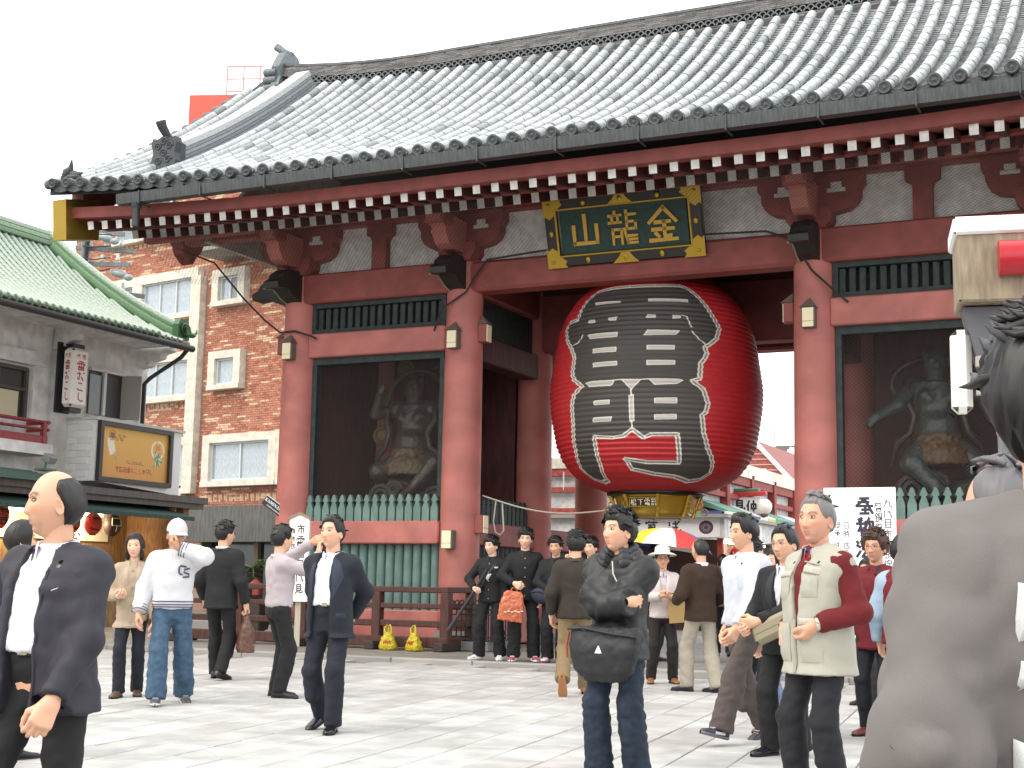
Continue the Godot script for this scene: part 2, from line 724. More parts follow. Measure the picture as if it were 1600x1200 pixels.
func build_gate() -> void:
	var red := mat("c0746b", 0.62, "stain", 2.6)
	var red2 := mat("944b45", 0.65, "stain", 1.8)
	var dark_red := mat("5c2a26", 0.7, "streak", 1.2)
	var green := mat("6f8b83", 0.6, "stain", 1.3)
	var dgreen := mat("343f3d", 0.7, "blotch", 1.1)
	var white := mat("ebe9e4", 0.8, "stain", 0.8)
	var stone := mat("8f8d88", 0.85, "speck", 0.5)
	var black := mat("1d1c1b", 0.5, "blotch", 0.6)
	var gold := mat("b99a45", 0.38, "fine", 0.4, 0.0, 0.75)
	var g := thing("temple_gate", "red wooden temple gate with a curved grey tiled roof and tall round columns", "gate")
	var b: Buf
	# columns
	for ix in 4:
		for iz in 3:
			b = Buf.new()
			var top := 6.55
			b.lathe([Vector2(0.0, 0.42), Vector2(0.325, 0.42), Vector2(0.33, 0.8), Vector2(0.325, 3.5), Vector2(0.315, 5.0), Vector2(0.3, top), Vector2(0.0, top)], 40, Transform3D(Basis.IDENTITY, Vector3(PX[ix], 0, PZ[iz])))
			put("column", b, red, g)
			b = Buf.new()
			b.lathe([Vector2(0.5, FL), Vector2(0.5, 0.26), Vector2(0.47, 0.3), Vector2(0.38, 0.34), Vector2(0.36, 0.42), Vector2(0.0, 0.42)], 32, Transform3D(Basis.IDENTITY, Vector3(PX[ix], 0, PZ[iz])))
			put("column_base", b, stone, g)
	# tie beams round the top, front, middle and back
	for z in PZ:
		for e in [-1.0, 1.0]:
			b = Buf.new()
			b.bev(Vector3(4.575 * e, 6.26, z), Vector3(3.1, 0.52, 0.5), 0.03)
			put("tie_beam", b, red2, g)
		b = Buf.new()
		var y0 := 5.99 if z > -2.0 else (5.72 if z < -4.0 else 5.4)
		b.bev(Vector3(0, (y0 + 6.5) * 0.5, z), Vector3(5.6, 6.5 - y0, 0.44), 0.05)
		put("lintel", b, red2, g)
	for x in PX:
		for zz in [-1.45, -4.3]:
			b = Buf.new()
			b.bev(Vector3(x, 6.26, zz), Vector3(0.42, 0.5, 2.3), 0.03)
			put("tie_beam", b, red2, g)
	# the two guardian bays
	for s in [-1.0, 1.0]:
		var xm: float = 4.575 * s
		b = Buf.new()
		b.bev(Vector3(xm, 5.25, 0.02), Vector3(2.72, 0.42, 0.34), 0.02)
		put("head_beam", b, red, g)
		b = Buf.new()
		b.bev(Vector3(xm, 2.0, 0.06), Vector3(2.72, 0.38, 0.4), 0.02)
		put("sill_beam", b, red, g)
		b = Buf.new()
		b.bev(Vector3(xm, 0.45, 0.0), Vector3(2.72, 0.56, 0.34), 0.02)
		put("base_panel", b, red, g)
		b = Buf.new()
		b.bev(Vector3(xm, 0.23, 0.02), Vector3(2.6, 0.15, 0.5), 0.02)
		put("stone_sill", b, stone, g)
		b = Buf.new()  # transom with slats
		b.box(Vector3(xm, 5.96, 0.02), Vector3(2.66, 0.08, 0.2))
		b.box(Vector3(xm, 5.5, 0.02), Vector3(2.66, 0.08, 0.2))
		for e in [-1, 1]:
			b.box(Vector3(xm + e * 1.29, 5.73, 0.02), Vector3(0.08, 0.37, 0.2))
		b.box(Vector3(xm, 5.73, -0.13), Vector3(2.66, 0.5, 0.03))
		put("transom_frame", b, dgreen, g)
		for k in 17:
			b = Buf.new()
			b.bev(Vector3(xm - 1.2 + k * 0.15, 5.73, 0.02), Vector3(0.095, 0.37, 0.07), 0.008)
			put("transom_slat", b, dgreen, g)
		b = Buf.new()  # frame of the opening
		b.box(Vector3(xm, 4.98, 0.0), Vector3(2.6, 0.12, 0.16))
		for e in [-1, 1]:
			b.box(Vector3(xm + e * 1.27, 3.56, 0.0), Vector3(0.1, 2.72, 0.16))
		put("opening_frame", b, dgreen, g)
		for k in 16:
			b = Buf.new()
			var xp: float = xm - 1.22 + k * 0.1627
			b.prism(PackedVector2Array([Vector2(-0.066, 2.19), Vector2(0.066, 2.19), Vector2(0.066, 2.4), Vector2(0.032, 2.5), Vector2(0.032, 2.52), Vector2(0.06, 2.53), Vector2(0.028, 2.61), Vector2(0.012, 2.64), Vector2(-0.012, 2.64), Vector2(-0.028, 2.61), Vector2(-0.06, 2.53), Vector2(-0.032, 2.52), Vector2(-0.032, 2.5), Vector2(-0.066, 2.4)]), 0.03, 0.1, Transform3D(Basis.IDENTITY, Vector3(xp, 0, 0.06)))
			put("picket", b, green, g)
		b = Buf.new()
		b.box(Vector3(xm, 2.32, 0.0), Vector3(2.6, 0.1, 0.05))
		b.box(Vector3(xm, 1.26, -0.03), Vector3(2.6, 1.12, 0.04))
		put("backing_board", b, dgreen, g)
		for k in 15:
			b = Buf.new()
			b.tube([Vector3(xm - 1.21 + k * 0.173, 0.73, 0.03), Vector3(xm - 1.21 + k * 0.173, 1.81, 0.03)], 0.082, 10, false)
			put("lower_slat", b, green, g)
		# inside of the bay
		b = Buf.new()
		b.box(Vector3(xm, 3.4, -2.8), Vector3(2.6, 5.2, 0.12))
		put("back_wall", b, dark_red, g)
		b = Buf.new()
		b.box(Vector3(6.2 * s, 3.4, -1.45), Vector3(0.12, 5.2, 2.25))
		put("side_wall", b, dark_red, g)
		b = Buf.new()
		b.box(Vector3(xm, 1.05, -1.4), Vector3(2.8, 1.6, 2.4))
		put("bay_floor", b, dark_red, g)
		for zz in [-1.45, -4.3]:  # sides facing the passage
			var zl := 2.24
			var xs: float = 2.93 * s
			b = Buf.new()
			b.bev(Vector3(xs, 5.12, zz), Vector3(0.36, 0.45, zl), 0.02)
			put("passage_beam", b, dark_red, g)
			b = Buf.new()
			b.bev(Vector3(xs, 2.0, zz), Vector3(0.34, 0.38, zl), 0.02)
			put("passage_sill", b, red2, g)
			b = Buf.new()
			b.bev(Vector3(xs, 0.5, zz), Vector3(0.34, 0.66, zl), 0.02)
			put("passage_panel", b, red, g)
			b = Buf.new()
			b.box(Vector3(xs, 5.68, zz), Vector3(0.1, 0.66, zl))
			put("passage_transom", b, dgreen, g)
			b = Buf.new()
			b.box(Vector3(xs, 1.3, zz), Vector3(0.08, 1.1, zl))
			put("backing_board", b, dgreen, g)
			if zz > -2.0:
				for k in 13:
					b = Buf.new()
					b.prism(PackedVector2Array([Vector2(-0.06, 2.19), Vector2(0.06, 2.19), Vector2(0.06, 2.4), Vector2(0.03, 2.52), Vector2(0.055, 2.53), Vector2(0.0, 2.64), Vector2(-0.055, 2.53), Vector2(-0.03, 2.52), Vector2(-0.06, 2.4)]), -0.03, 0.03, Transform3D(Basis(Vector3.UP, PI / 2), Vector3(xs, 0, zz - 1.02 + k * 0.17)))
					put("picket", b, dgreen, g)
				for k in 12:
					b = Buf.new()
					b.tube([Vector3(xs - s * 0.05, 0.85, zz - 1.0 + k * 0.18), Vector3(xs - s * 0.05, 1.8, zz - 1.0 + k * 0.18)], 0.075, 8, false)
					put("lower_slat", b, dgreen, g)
	# ceiling
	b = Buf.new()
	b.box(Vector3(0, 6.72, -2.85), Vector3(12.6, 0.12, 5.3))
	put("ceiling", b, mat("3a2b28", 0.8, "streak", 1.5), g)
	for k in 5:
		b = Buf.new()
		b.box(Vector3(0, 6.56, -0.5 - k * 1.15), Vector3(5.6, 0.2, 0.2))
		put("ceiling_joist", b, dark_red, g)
	# plaster band, struts and bracket sets on the front
	for s in [-1.0, 1.0]:
		b = Buf.new()
		b.box(Vector3(4.575 * s, 6.95, -0.03), Vector3(3.2, 0.87, 0.06))
		put("plaster_panel", b, white, g)
		b = Buf.new()
		b.prism(PackedVector2Array([Vector2(-0.14, 6.52), Vector2(0.14, 6.52), Vector2(0.14, 7.02), Vector2(0.17, 7.1), Vector2(0.25, 7.14), Vector2(0.25, 7.33), Vector2(-0.25, 7.33), Vector2(-0.25, 7.14), Vector2(-0.17, 7.1), Vector2(-0.14, 7.02)]), 0.0, 0.16, Transform3D(Basis.IDENTITY, Vector3(4.575 * s, 0, 0)))
		put("strut", b, red2, g)
	b = Buf.new()
	b.box(Vector3(0, 6.95, -0.03), Vector3(5.8, 0.87, 0.06))
	put("plaster_panel", b, white, g)
	b = Buf.new()
	b.bev(Vector3(0, 7.43, 0.02), Vector3(17.6, 0.2, 0.26), 0.02)
	put("wall_plate", b, red2, g)
	for ix in 4:
		var px: float = PX[ix]
		var at := Transform3D(Basis.IDENTITY, Vector3(px, 0, 0))
		b = Buf.new()  # big bearing block
		b.prism(PackedVector2Array([Vector2(-0.24, 6.5), Vector2(0.24, 6.5), Vector2(0.34, 6.63), Vector2(0.34, 6.8), Vector2(-0.34, 6.8), Vector2(-0.34, 6.63)]), -0.1, 0.36, at)
		put("bearing_block", b, red2, g)
		b = Buf.new()  # arm along the wall
		b.prism(PackedVector2Array([Vector2(-0.36, 6.74), Vector2(0.36, 6.74), Vector2(0.56, 6.78), Vector2(0.68, 6.86), Vector2(0.74, 6.97), Vector2(0.74, 7.08), Vector2(0.8, 7.16), Vector2(0.8, 7.34), Vector2(-0.8, 7.34), Vector2(-0.8, 7.16), Vector2(-0.74, 7.08), Vector2(-0.74, 6.97), Vector2(-0.68, 6.86), Vector2(-0.56, 6.78)]), 0.02, 0.26, at)
		put("bracket_arm", b, red2, g)
		b = Buf.new()
		b.box(Vector3(px - 0.4, 7.14, 0.262), Vector3(0.16, 0.1, 0.01))
		b.box(Vector3(px + 0.4, 7.14, 0.262), Vector3(0.16, 0.1, 0.01))
		b.box(Vector3(px - 0.4, 7.07, 0.262), Vector3(0.27, 0.06, 0.01))
		b.box(Vector3(px + 0.4, 7.07, 0.262), Vector3(0.27, 0.06, 0.01))
		put("plaster_panel", b, white, g)
		b = Buf.new()  # arm reaching out under the eave
		b.prism(PackedVector2Array([Vector2(0.0, 6.62), Vector2(0.5, 6.62), Vector2(0.66, 6.68), Vector2(0.78, 6.82), Vector2(0.8, 6.93), Vector2(1.0, 7.0), Vector2(1.0, 7.16), Vector2(0.0, 7.16)]), -0.13, 0.13, Transform3D(Basis(Vector3(0, 0, 1), Vector3.UP, Vector3(-1, 0, 0)), Vector3(px, 0, 0.2)))
		put("bracket_arm", b, red, g)
		b = Buf.new()
		b.bev(Vector3(px, 7.06, 1.02), Vector3(0.42, 0.2, 0.34), 0.03)
		put("bearing_block", b, red2, g)
		# carved black beam end towards the front, and on the outer columns to the side as well
		var nose := PackedVector2Array([Vector2(0.0, 6.02), Vector2(0.22, 6.08), Vector2(0.42, 6.2), Vector2(0.72, 6.16), Vector2(0.74, 6.26), Vector2(0.6, 6.34), Vector2(0.56, 6.42), Vector2(0.38, 6.54), Vector2(0.0, 6.56)])
		var turns := [Basis(Vector3(0, 0, 1), Vector3.UP, Vector3(-1, 0, 0))]
		if ix == 0:
			turns.append(Basis(Vector3(-1, 0, 0), Vector3.UP, Vector3(0, 0, -1)))
		for t in turns:
			b = Buf.new()
			var xf := Transform3D(t, Vector3(px, 0, 0) + t * Vector3(0.27, 0, 0))
			b.prism(nose, -0.15, 0.15, xf)
			var carve := Buf.new()
			var rim := []
			for q in [Vector2(0.02, 6.01), Vector2(0.22, 6.07), Vector2(0.42, 6.19), Vector2(0.72, 6.15)]:
				rim.append(xf * Vector3(q.x, q.y, 0.152))
			carve.tube(rim, 0.012, 5)
			for k in 7:
				var a := rng.randf() * TAU
				var m := Vector2(0.12 + 0.05 * k, 6.24 + 0.1 * sin(k * 2.4))
				var sw := []
				for j in 7:
					sw.append(xf * Vector3(m.x + cos(a + j * 0.8) * (0.02 + 0.008 * j), m.y + sin(a + j * 0.8) * (0.02 + 0.008 * j), 0.152))
				carve.tube(sw, 0.009, 4)
			put("carved_beam_end", [[b, mat("2c2c29", 0.55, "blotch", 0.4)], [carve, mat("a39c88", 0.6, "fine", 0.2)]], null, g)
	# hexagon netting tacked over the plaster and the bays, with its border cords
	build_nets(g)
	# eave purlin, rafters, boards
	b = Buf.new()
	b.bev(Vector3(0, 7.25, 1.02), Vector3(17.9, 0.18, 0.2), 0.02)
	put("eave_purlin", b, red2, g)
	var up_r := Buf.new()
	up_r.bar(Vector3(0, 0.0, 0), Vector3(0, 0.37, -1.7), 0.115, 0.135)
	var tip := Buf.new()
	tip.box(Vector3(0, 0.0, 0.003), Vector3(0.116, 0.138, 0.012), Basis(Vector3.RIGHT, 0.215))
	var low_r := Buf.new()
	low_r.bar(Vector3(0, 0, 0), Vector3(0, 0.62, -2.0), 0.12, 0.145)
	var tip2 := Buf.new()
	tip2.box(Vector3(0, 0.0, 0.003), Vector3(0.121, 0.148, 0.012), Basis(Vector3.RIGHT, 0.3))
	var wt := mat("ece9e2", 0.7, "stain", 0.5)
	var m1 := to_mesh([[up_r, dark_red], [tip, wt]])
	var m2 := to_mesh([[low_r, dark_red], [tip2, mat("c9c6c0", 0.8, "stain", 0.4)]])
	for k in 58:
		var x := -8.82 + k * 0.307
		place("flying_rafter", m1, g, Transform3D(Basis.IDENTITY, Vector3(x, 6.965 + roof_up(x) * 0.62, 2.6)))
		if k > 0 and k < 57:
			place("rafter", m2, g, Transform3D(Basis.IDENTITY, Vector3(x - 0.02, 6.985 + roof_up(x) * 0.62, 1.8)))
	for k in 30:  # boards follow the rise of the corners
		var x0 := -9.15 + k * 0.61
		var x1 := x0 + 0.61
		b = Buf.new()
		var u0 := roof_up(x0)
		var u1 := roof_up(x1)
		var f := func(za: float, ya: float, zb: float, yb: float, zc: float, yc: float, zd: float, yd: float, r: float) -> void:
			b.face([Vector3(x0, ya + u0 * r, za), Vector3(x1, ya + u1 * r, za), Vector3(x1, yb + u1 * r, zb), Vector3(x0, yb + u0 * r, zb)])
			b.face([Vector3(x0, yd + u0 * r, zd), Vector3(x1, yd + u1 * r, zd), Vector3(x1, ya + u1 * r, za), Vector3(x0, ya + u0 * r, za)])
			b.face([Vector3(x0, yb + u0 * r, zb), Vector3(x1, yb + u1 * r, zb), Vector3(x1, yc + u1 * r, zc), Vector3(x0, yc + u0 * r, zc)])
		f.call(2.74, 7.02, 2.76, 7.2, 2.5, 7.2, 2.55, 7.02, 0.85)
		f.call(1.94, 7.06, 1.94, 7.12, 1.8, 7.12, 1.8, 7.06, 0.62)
		b.face([Vector3(x1, 7.05 + u1 * 0.7, 2.6), Vector3(x0, 7.05 + u0 * 0.7, 2.6), Vector3(x0, 7.47 + u0 * 0.7, 0.7), Vector3(x1, 7.47 + u1 * 0.7, 0.7)])
		b.face([Vector3(x1, 7.07 + u1 * 0.7, 1.82), Vector3(x0, 7.07 + u0 * 0.7, 1.82), Vector3(x0, 7.72 + u0 * 0.7, -0.3), Vector3(x1, 7.72 + u1 * 0.7, -0.3)])
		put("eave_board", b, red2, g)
		b = Buf.new()
		f.call(2.9, 7.19, 2.93, 7.36, 2.6, 7.36, 2.6, 7.19, 0.95)
		put("white_eave_board", b, wt, g)
	# bargeboards with gilded ends, and the pendants under them
	for s in [-1.0, 1.0]:
		for back in [1.0, -1.0]:
			var pl := PackedVector2Array()
			var pu := PackedVector2Array()
			for k in 13:
				var z := 2.5 - 5.4 * k / 12.0
				pl.append(Vector2(z, roof_y(9.2, z) - 0.72 + 0.08 * k / 12.0))
				pu.append(Vector2(z, roof_y(9.2, z) - 0.2))
			pu.reverse()
			pl.append_array(pu)
			var xf := Transform3D(Basis(Vector3(0, 0, 1.0), Vector3.UP, Vector3(-1, 0, 0)), Vector3(9.25 * s, 0, 0))
			if back < 0:
				for k in pl.size():
					pl[k].x = -5.8 - pl[k].x
			b = Buf.new()
			b.prism(pl, -0.13, 0.13, xf)
			put("bargeboard", b, red2, g)
			if back > 0:
				b = Buf.new()
				b.prism(PackedVector2Array([Vector2(2.08, 7.0), Vector2(2.86, 6.83), Vector2(2.93, 7.52), Vector2(2.08, 7.72)]), -0.145, 0.145, xf)
				put("gilded_board_end", b, gold, g)
		b = Buf.new()
		var heart := PackedVector2Array()
		for q in [[0.5, 0.0], [0.62, -0.2], [0.5, -0.36], [0.38, -0.46], [0.3, -0.6], [0.1, -0.72], [-0.06, -0.78], [-0.2, -0.6], [-0.36, -0.5], [-0.46, -0.34], [-0.5, -0.16], [-0.4, -0.02], [-0.28, 0.04], [-0.2, -0.02], [-0.12, 0.14], [0.3, 0.14]]:
			heart.append(Vector2(q[0] * 0.72 - 0.3, q[1] * 0.9 + 7.78))
		b.prism(heart, -0.16, 0.1, Transform3D(Basis(Vector3(0, 0, 1), Vector3.UP, Vector3(-1, 0, 0)), Vector3(9.12 * s, 0, 0)))
		put("gable_pendant", b, mat("8a3f37", 0.7, "blotch", 0.7), g)
	# gutter with straps and the stub of a downpipe
	b = Buf.new()
	b.prism(PackedVector2Array([Vector2(-0.08, 0.0), Vector2(0.08, 0.0), Vector2(0.1, 0.17), Vector2(0.085, 0.17), Vector2(0.06, 0.03), Vector2(-0.06, 0.03), Vector2(-0.085, 0.17), Vector2(-0.1, 0.17)]), -7.78, 7.78, Transform3D(Basis(Vector3(0, 0, 1), Vector3.UP, Vector3(-1, 0, 0)), Vector3(0, 7.225, 3.1)))
	var gut := put("gutter", b, mat("5b5e60", 0.45, "streak", 0.5, 0.0, 0.35), g)
	for k in 13:
		b = Buf.new()
		b.box(Vector3(-7.3 + k * 1.23, 7.31, 3.205), Vector3(0.022, 0.2, 0.012))
		b.box(Vector3(-7.3 + k * 1.23, 7.2, 3.06), Vector3(0.022, 0.02, 0.3))
		put("strap", b, mat("393c3e", 0.5), gut)
	b = Buf.new()
	b.tube([Vector3(-7.42, 7.22, 3.1), Vector3(-7.42, 7.16, 3.1), Vector3(-7.42, 7.15, 3.1), Vector3(-7.42, 6.84, 3.1)], [0.085, 0.085, 0.062, 0.062], 12)
	put("downpipe_stub", b, mat("44484b", 0.45, "fine", 0.3, 0.0, 0.4), gut)
	build_roof(g)

func build_nets(g: Node3D) -> void:
	var im := Image.create_empty(128, 128, false, Image.FORMAT_RGBA8)
	im.fill(Color(0.32, 0.3, 0.29, 0.0))
	for k in range(-4, 8):
		line(im, Vector2(k * 32 - 3, -3), Vector2(k * 32 + 131, 131), 4.0, Color(0.36, 0.34, 0.33, 0.55))
		line(im, Vector2(k * 32 + 131, -3), Vector2(k * 32 - 3, 131), 4.0, Color(0.36, 0.34, 0.33, 0.55))
	var m := StandardMaterial3D.new()
	m.resource_name = "netting"
	m.albedo_texture = ImageTexture.create_from_image(im)
	m.transparency = BaseMaterial3D.TRANSPARENCY_ALPHA
	m.roughness = 0.9
	m.uv1_scale = Vector3(3.4, 3.4, 3.4)
	for q in [[-8.4, -1.34, 6.5], [1.4, 8.4, 6.5]]:
		var b := Buf.new()
		var nu := 40
		var p := PackedVector3Array()
		var uv := PackedVector2Array()
		for y in 6:
			for x in nu:
				var xx := lerpf(q[0], q[1], x / (nu - 1.0))
				var ty := y / 5.0
				p.append(Vector3(xx, lerpf(q[2], 6.92, minf(ty / 0.8, 1.0)) + (0.16 if y == 5 else 0.0), lerpf(0.3, 1.885, minf(ty / 0.8, 1.0)) + 0.012 * sin(xx * 5.0)))
				uv.append(Vector2(xx, ty * 1.9))
		b.grid(p, nu, 6, false, PackedColorArray(), uv)
		put("bird_net", b, m, g)
	var m2: StandardMaterial3D = m.duplicate()
	m2.uv1_scale = Vector3(4, 4, 4)
	for s in [-1.0, 1.0]:
		var b := Buf.new()
		b.face([Vector3(4.575 * s - 1.25, 2.2, -0.02), Vector3(4.575 * s + 1.25, 2.2, -0.02), Vector3(4.575 * s + 1.25, 4.95, -0.02), Vector3(4.575 * s - 1.25, 4.95, -0.02)], [Vector2(0, 0), Vector2(2.5, 0), Vector2(2.5, 2.75), Vector2(0, 2.75)])
		put("bay_net", b, m2, g)
	# border cords
	var cord := mat("332d2b", 0.9)
	var b2 := Buf.new()
	for pts in [[[-9.0, 7.3, 0.2], [-8.0, 6.9, 0.25], [-7.3, 6.2, 0.3], [-6.8, 5.75, 0.3], [-6.45, 5.5, 0.3], [-6.1, 5.5, 0.36], [-5.8, 5.4, 0.3], [-5.72, 5.36, 0.24]], [[-3.4, 5.36, 0.24], [-3.2, 5.7, 0.36], [-2.75, 5.95, 0.36], [-2.6, 6.25, 0.3], [-2.4, 6.48, 0.3], [-1.6, 6.53, 0.32], [-1.2, 6.55, 0.32]], [[1.3, 6.56, 0.32], [2.3, 6.52, 0.32], [2.7, 6.35, 0.34], [3.0, 5.85, 0.38], [3.35, 5.5, 0.3], [3.5, 5.36, 0.24]]]:
		var l := []
		for q in pts:
			l.append(Vector3(q[0], q[1], q[2]))
		b2.tube(l, 0.018, 5)
	put("net_cord", b2, cord, g)

func round_tile_buf() -> Buf:
	var b := Buf.new()
	var p := PackedVector3Array()
	for q in [[0.0, 0.078], [0.325, 0.08], [0.33, 0.087], [0.372, 0.088]]:
		for k in 9:
			var a := deg_to_rad(-25.0 + 230.0 * k / 8.0)
			p.append(Vector3(cos(a) * q[1], sin(a) * q[1], q[0]))
	b.grid(p, 9, 4)
	for k in 8:
		b.face([p[27 + k], p[28 + k], Vector3(p[28 + k].x * 0.8, p[28 + k].y * 0.8, 0.372), Vector3(p[27 + k].x * 0.8, p[27 + k].y * 0.8, 0.372)])
	return b

func build_roof(g: Node3D) -> void:
	var clay := mat("6a6d6e", 0.55, "blotch", 0.9)
	var roof := Node3D.new()
	roof.name = "roof"
	g.add_child(roof)
	# body of the roof under the tiles
	var b := Buf.new()
	for half in [1.0, -1.0]:
		for k in 24:
			for j in 12:
				var x0 := -9.4 + 18.8 * k / 24.0
				var x1 := x0 + 18.8 / 24.0
				var z0 := 3.0 - 5.9 * j / 12.0
				var z1 := 3.0 - 5.9 * (j + 1) / 12.0
				var q := []
				for c in [[x0, z0], [x1, z0], [x1, z1], [x0, z1]]:
					q.append(Vector3(c[0], roof_y(c[0], c[1]) - 0.09, c[1] if half > 0 else -5.8 - c[1]))
				if half < 0:
					q.reverse()
				b.face(q)
				var low := []
				for c in q:
					low.append(c - Vector3(0, 0.1, 0))
				low.reverse()
				b.face(low)
	for k in 24:
		var x0 := -9.4 + 18.8 * k / 24.0
		var x1 := x0 + 18.8 / 24.0
		b.face([Vector3(x0, roof_y(x0, 3.0) - 0.19, 3.0), Vector3(x1, roof_y(x1, 3.0) - 0.19, 3.0), Vector3(x1, roof_y(x1, 3.0) - 0.09, 3.0), Vector3(x0, roof_y(x0, 3.0) - 0.09, 3.0)])
	put("roof_bed", b, mat("2c2a29", 0.8), roof)
	# gable wall triangle
	for s in [-1.0, 1.0]:
		b = Buf.new()
		b.prism(PackedVector2Array([Vector2(0.3, 7.3), Vector2(-6.1, 7.3), Vector2(-2.9, 10.9)]), -0.05, 0.05, Transform3D(Basis(Vector3(0, 0, 1), Vector3.UP, Vector3(-1, 0, 0)), Vector3(8.2 * s, 0, 0)))
		put("gable_wall", b, mat("c9c5bb", 0.8, "stain", 1.0), g)
	# round tiles in rows
	var tones := []
	for h in ["bcc0c1", "c6caca", "b2b7b8", "8d9395", "cfd2d1"]:
		tones.append(mat(h, 0.36, "blotch", 0.5))
	var tile := to_mesh([[round_tile_buf(), tones[0]]])
	var spots := []
	var total := 6.35
	for r in 61:
		var x := -9.21 + r * 0.307
		for k in 18:
			var s := (k + 1) * 0.352
			if s > total:
				continue
			if x < -7.62 and x > -7.9:
				continue
			spots.append([x, s])
	var eye := Vector3(7.75, 1.2, 20.6)
	var keyed := []
	for q in spots:
		var f := roof_frame(q[0], q[1], 0.03)
		var out: bool = q[0] > 6.9 - q[1] * 0.12
		keyed.append([f.origin.distance_to(eye) + (100.0 if out else 0.0), f])
	keyed.sort_custom(func(p, q): return p[0] < q[0])
	var xs := []
	var cs := []
	for k in keyed.size():
		var f: Transform3D = keyed[k][1]
		f.basis = f.basis * Basis(Vector3.UP, rng.randf_range(-0.012, 0.012))
		f.origin += Vector3(rng.randf_range(-0.004, 0.004), rng.randf_range(-0.004, 0.004), 0)
		var pick: int = [0, 0, 1, 1, 1, 4, 2, 2, 0, 1, 4, 4, 0, 1, 4, 3, 1, 0][rng.randi() % 18]
		if k < 300:
			place("round_tile", tile, roof, f, tones[pick])
		else:
			xs.append(f)
			cs.append(tones[pick].albedo_color.srgb_to_linear())
	var tile2 := to_mesh([[round_tile_buf(), tinted("roof_tiles", 0.38, "blotch", 0.5)]])
	crowd("round_tiles", tile2, roof, xs, cs)
	# flat tiles between the rows
	b = Buf.new()
	var p := PackedVector3Array()
	for z in [[0.0, 0.0], [0.15, 0.028]]:
		for k in 5:
			var xx := -0.135 + 0.0675 * k
			p.append(Vector3(xx, 0.035 * pow(xx / 0.135, 2.0) - 0.03 + z[1], z[0]))
	b.grid(p, 5, 2)
	for k in 4:
		b.face([p[5 + k] - Vector3(0, 0.026, 0), p[6 + k] - Vector3(0, 0.026, 0), p[6 + k], p[5 + k]])
	var flat := to_mesh([[b, tinted("roof_tiles", 0.38, "blotch", 0.5)]])
	xs = []
	cs = []
	for r in 60:
		var x := -9.21 + (r + 0.5) * 0.307
		for k in 50:
			var s := 0.12 + k * 0.126
			if s > total:
				continue
			xs.append(roof_frame(x, s + 0.02, -0.02))
			var w := rng.randf_range(0.36, 0.56)
			cs.append(Color(w, w * 1.02, w * 1.03))
	crowd("flat_tiles", flat, roof, xs, cs)
	# eave: round end tiles with a rim and crest, curved pan ends between
	b = Buf.new()
	b.lathe([Vector2(0.0, 0.02), Vector2(0.018, 0.02), Vector2(0.022, 0.005), Vector2(0.058, 0.005), Vector2(0.064, 0.022), Vector2(0.09, 0.02), Vector2(0.09, -0.1), Vector2(0.084, -0.12)], 20, Transform3D(Basis(Vector3.RIGHT, Vector3(0, 0, 1), Vector3(0, -1, 0)), Vector3.ZERO))
	for k in 8:
		b.ball(Vector3(cos(k * TAU / 8) * 0.04, sin(k * TAU / 8) * 0.04, 0.007), Vector3(0.009, 0.009, 0.006), Basis.IDENTITY, 6, 4)
	var endt := to_mesh([[b, mat("565a5c", 0.6, "blotch", 0.3)]])
	b = Buf.new()
	b.prism(arc_poly(0.245, 0.335, deg_to_rad(180.0 + 62.0), deg_to_rad(180.0 + 118.0), 8, Vector2(0, 0.2)), -0.02, 0.02)
	b.prism(arc_poly(0.2, 0.225, deg_to_rad(180.0 + 60.0), deg_to_rad(180.0 + 120.0), 8, Vector2(0, 0.2)), -0.02, 0.006)
	var pan := to_mesh([[b, mat("5a5f60", 0.6, "blotch", 0.3)]])
	for r in 61:
		var x := -9.21 + r * 0.307
		place("eave_end_tile", endt, roof, Transform3D(Basis(Vector3.RIGHT, 0.1), Vector3(x, roof_y(x, 3.1) + 0.02, 3.16)))
		if r < 60:
			place("eave_pan_tile", pan, roof, Transform3D(Basis(Vector3.RIGHT, 0.1), Vector3(x + 0.1535, roof_y(x, 3.1), 3.1)))
	# main ridge: courses of thin tiles, two rows of scallops, a cap
	var course := func(called: String, xa: float, xb: float, y: float, h: float, z: float, m: Material, rise: Callable) -> void:
		var bb := Buf.new()
		var n := 26
		for k in n:
			var x0 := lerpf(xa, xb, float(k) / n)
			var x1 := lerpf(xa, xb, float(k + 1) / n)
			var u0: float = y + rise.call(x0)
			var u1: float = y + rise.call(x1)
			bb.face([Vector3(x0, u0, z), Vector3(x1, u1, z), Vector3(x1, u1 + h, z), Vector3(x0, u0 + h, z)])
			bb.face([Vector3(x1, u1, -5.8 - z), Vector3(x0, u0, -5.8 - z), Vector3(x0, u0 + h, -5.8 - z), Vector3(x1, u1 + h, -5.8 - z)])
			bb.face([Vector3(x0, u0 + h, z), Vector3(x1, u1 + h, z), Vector3(x1, u1 + h, -5.8 - z), Vector3(x0, u0 + h, -5.8 - z)])
			bb.face([Vector3(x0, u0, -5.8 - z), Vector3(x1, u1, -5.8 - z), Vector3(x1, u1, z), Vector3(x0, u0, z)])
		put(called, bb, m, roof)
	var rise := func(x: float) -> float: return 0.28 * pow(maxf(0.0, absf(x) - 5.4) / 3.4, 2.0)
	var y := 10.88
	course.call("ridge_foot", -8.75, 8.75, y, 0.13, -2.5, clay, rise)
	y += 0.13
	for k in 3:
		course.call("ridge_course", -8.7, 8.7, y + 0.004, 0.034, -2.535 - 0.006 * k, mat("6f6b69" if k % 2 else "7a7776", 0.65, "blotch", 0.22), rise)
		y += 0.04
	course.call("ridge_bed", -8.7, 8.7, y, 0.13, -2.62, mat("3e3c3b", 0.8), rise)
	b = Buf.new()
	b.prism(arc_poly(0.045, 0.068, 0.0, PI, 8), -0.04, 0.03)
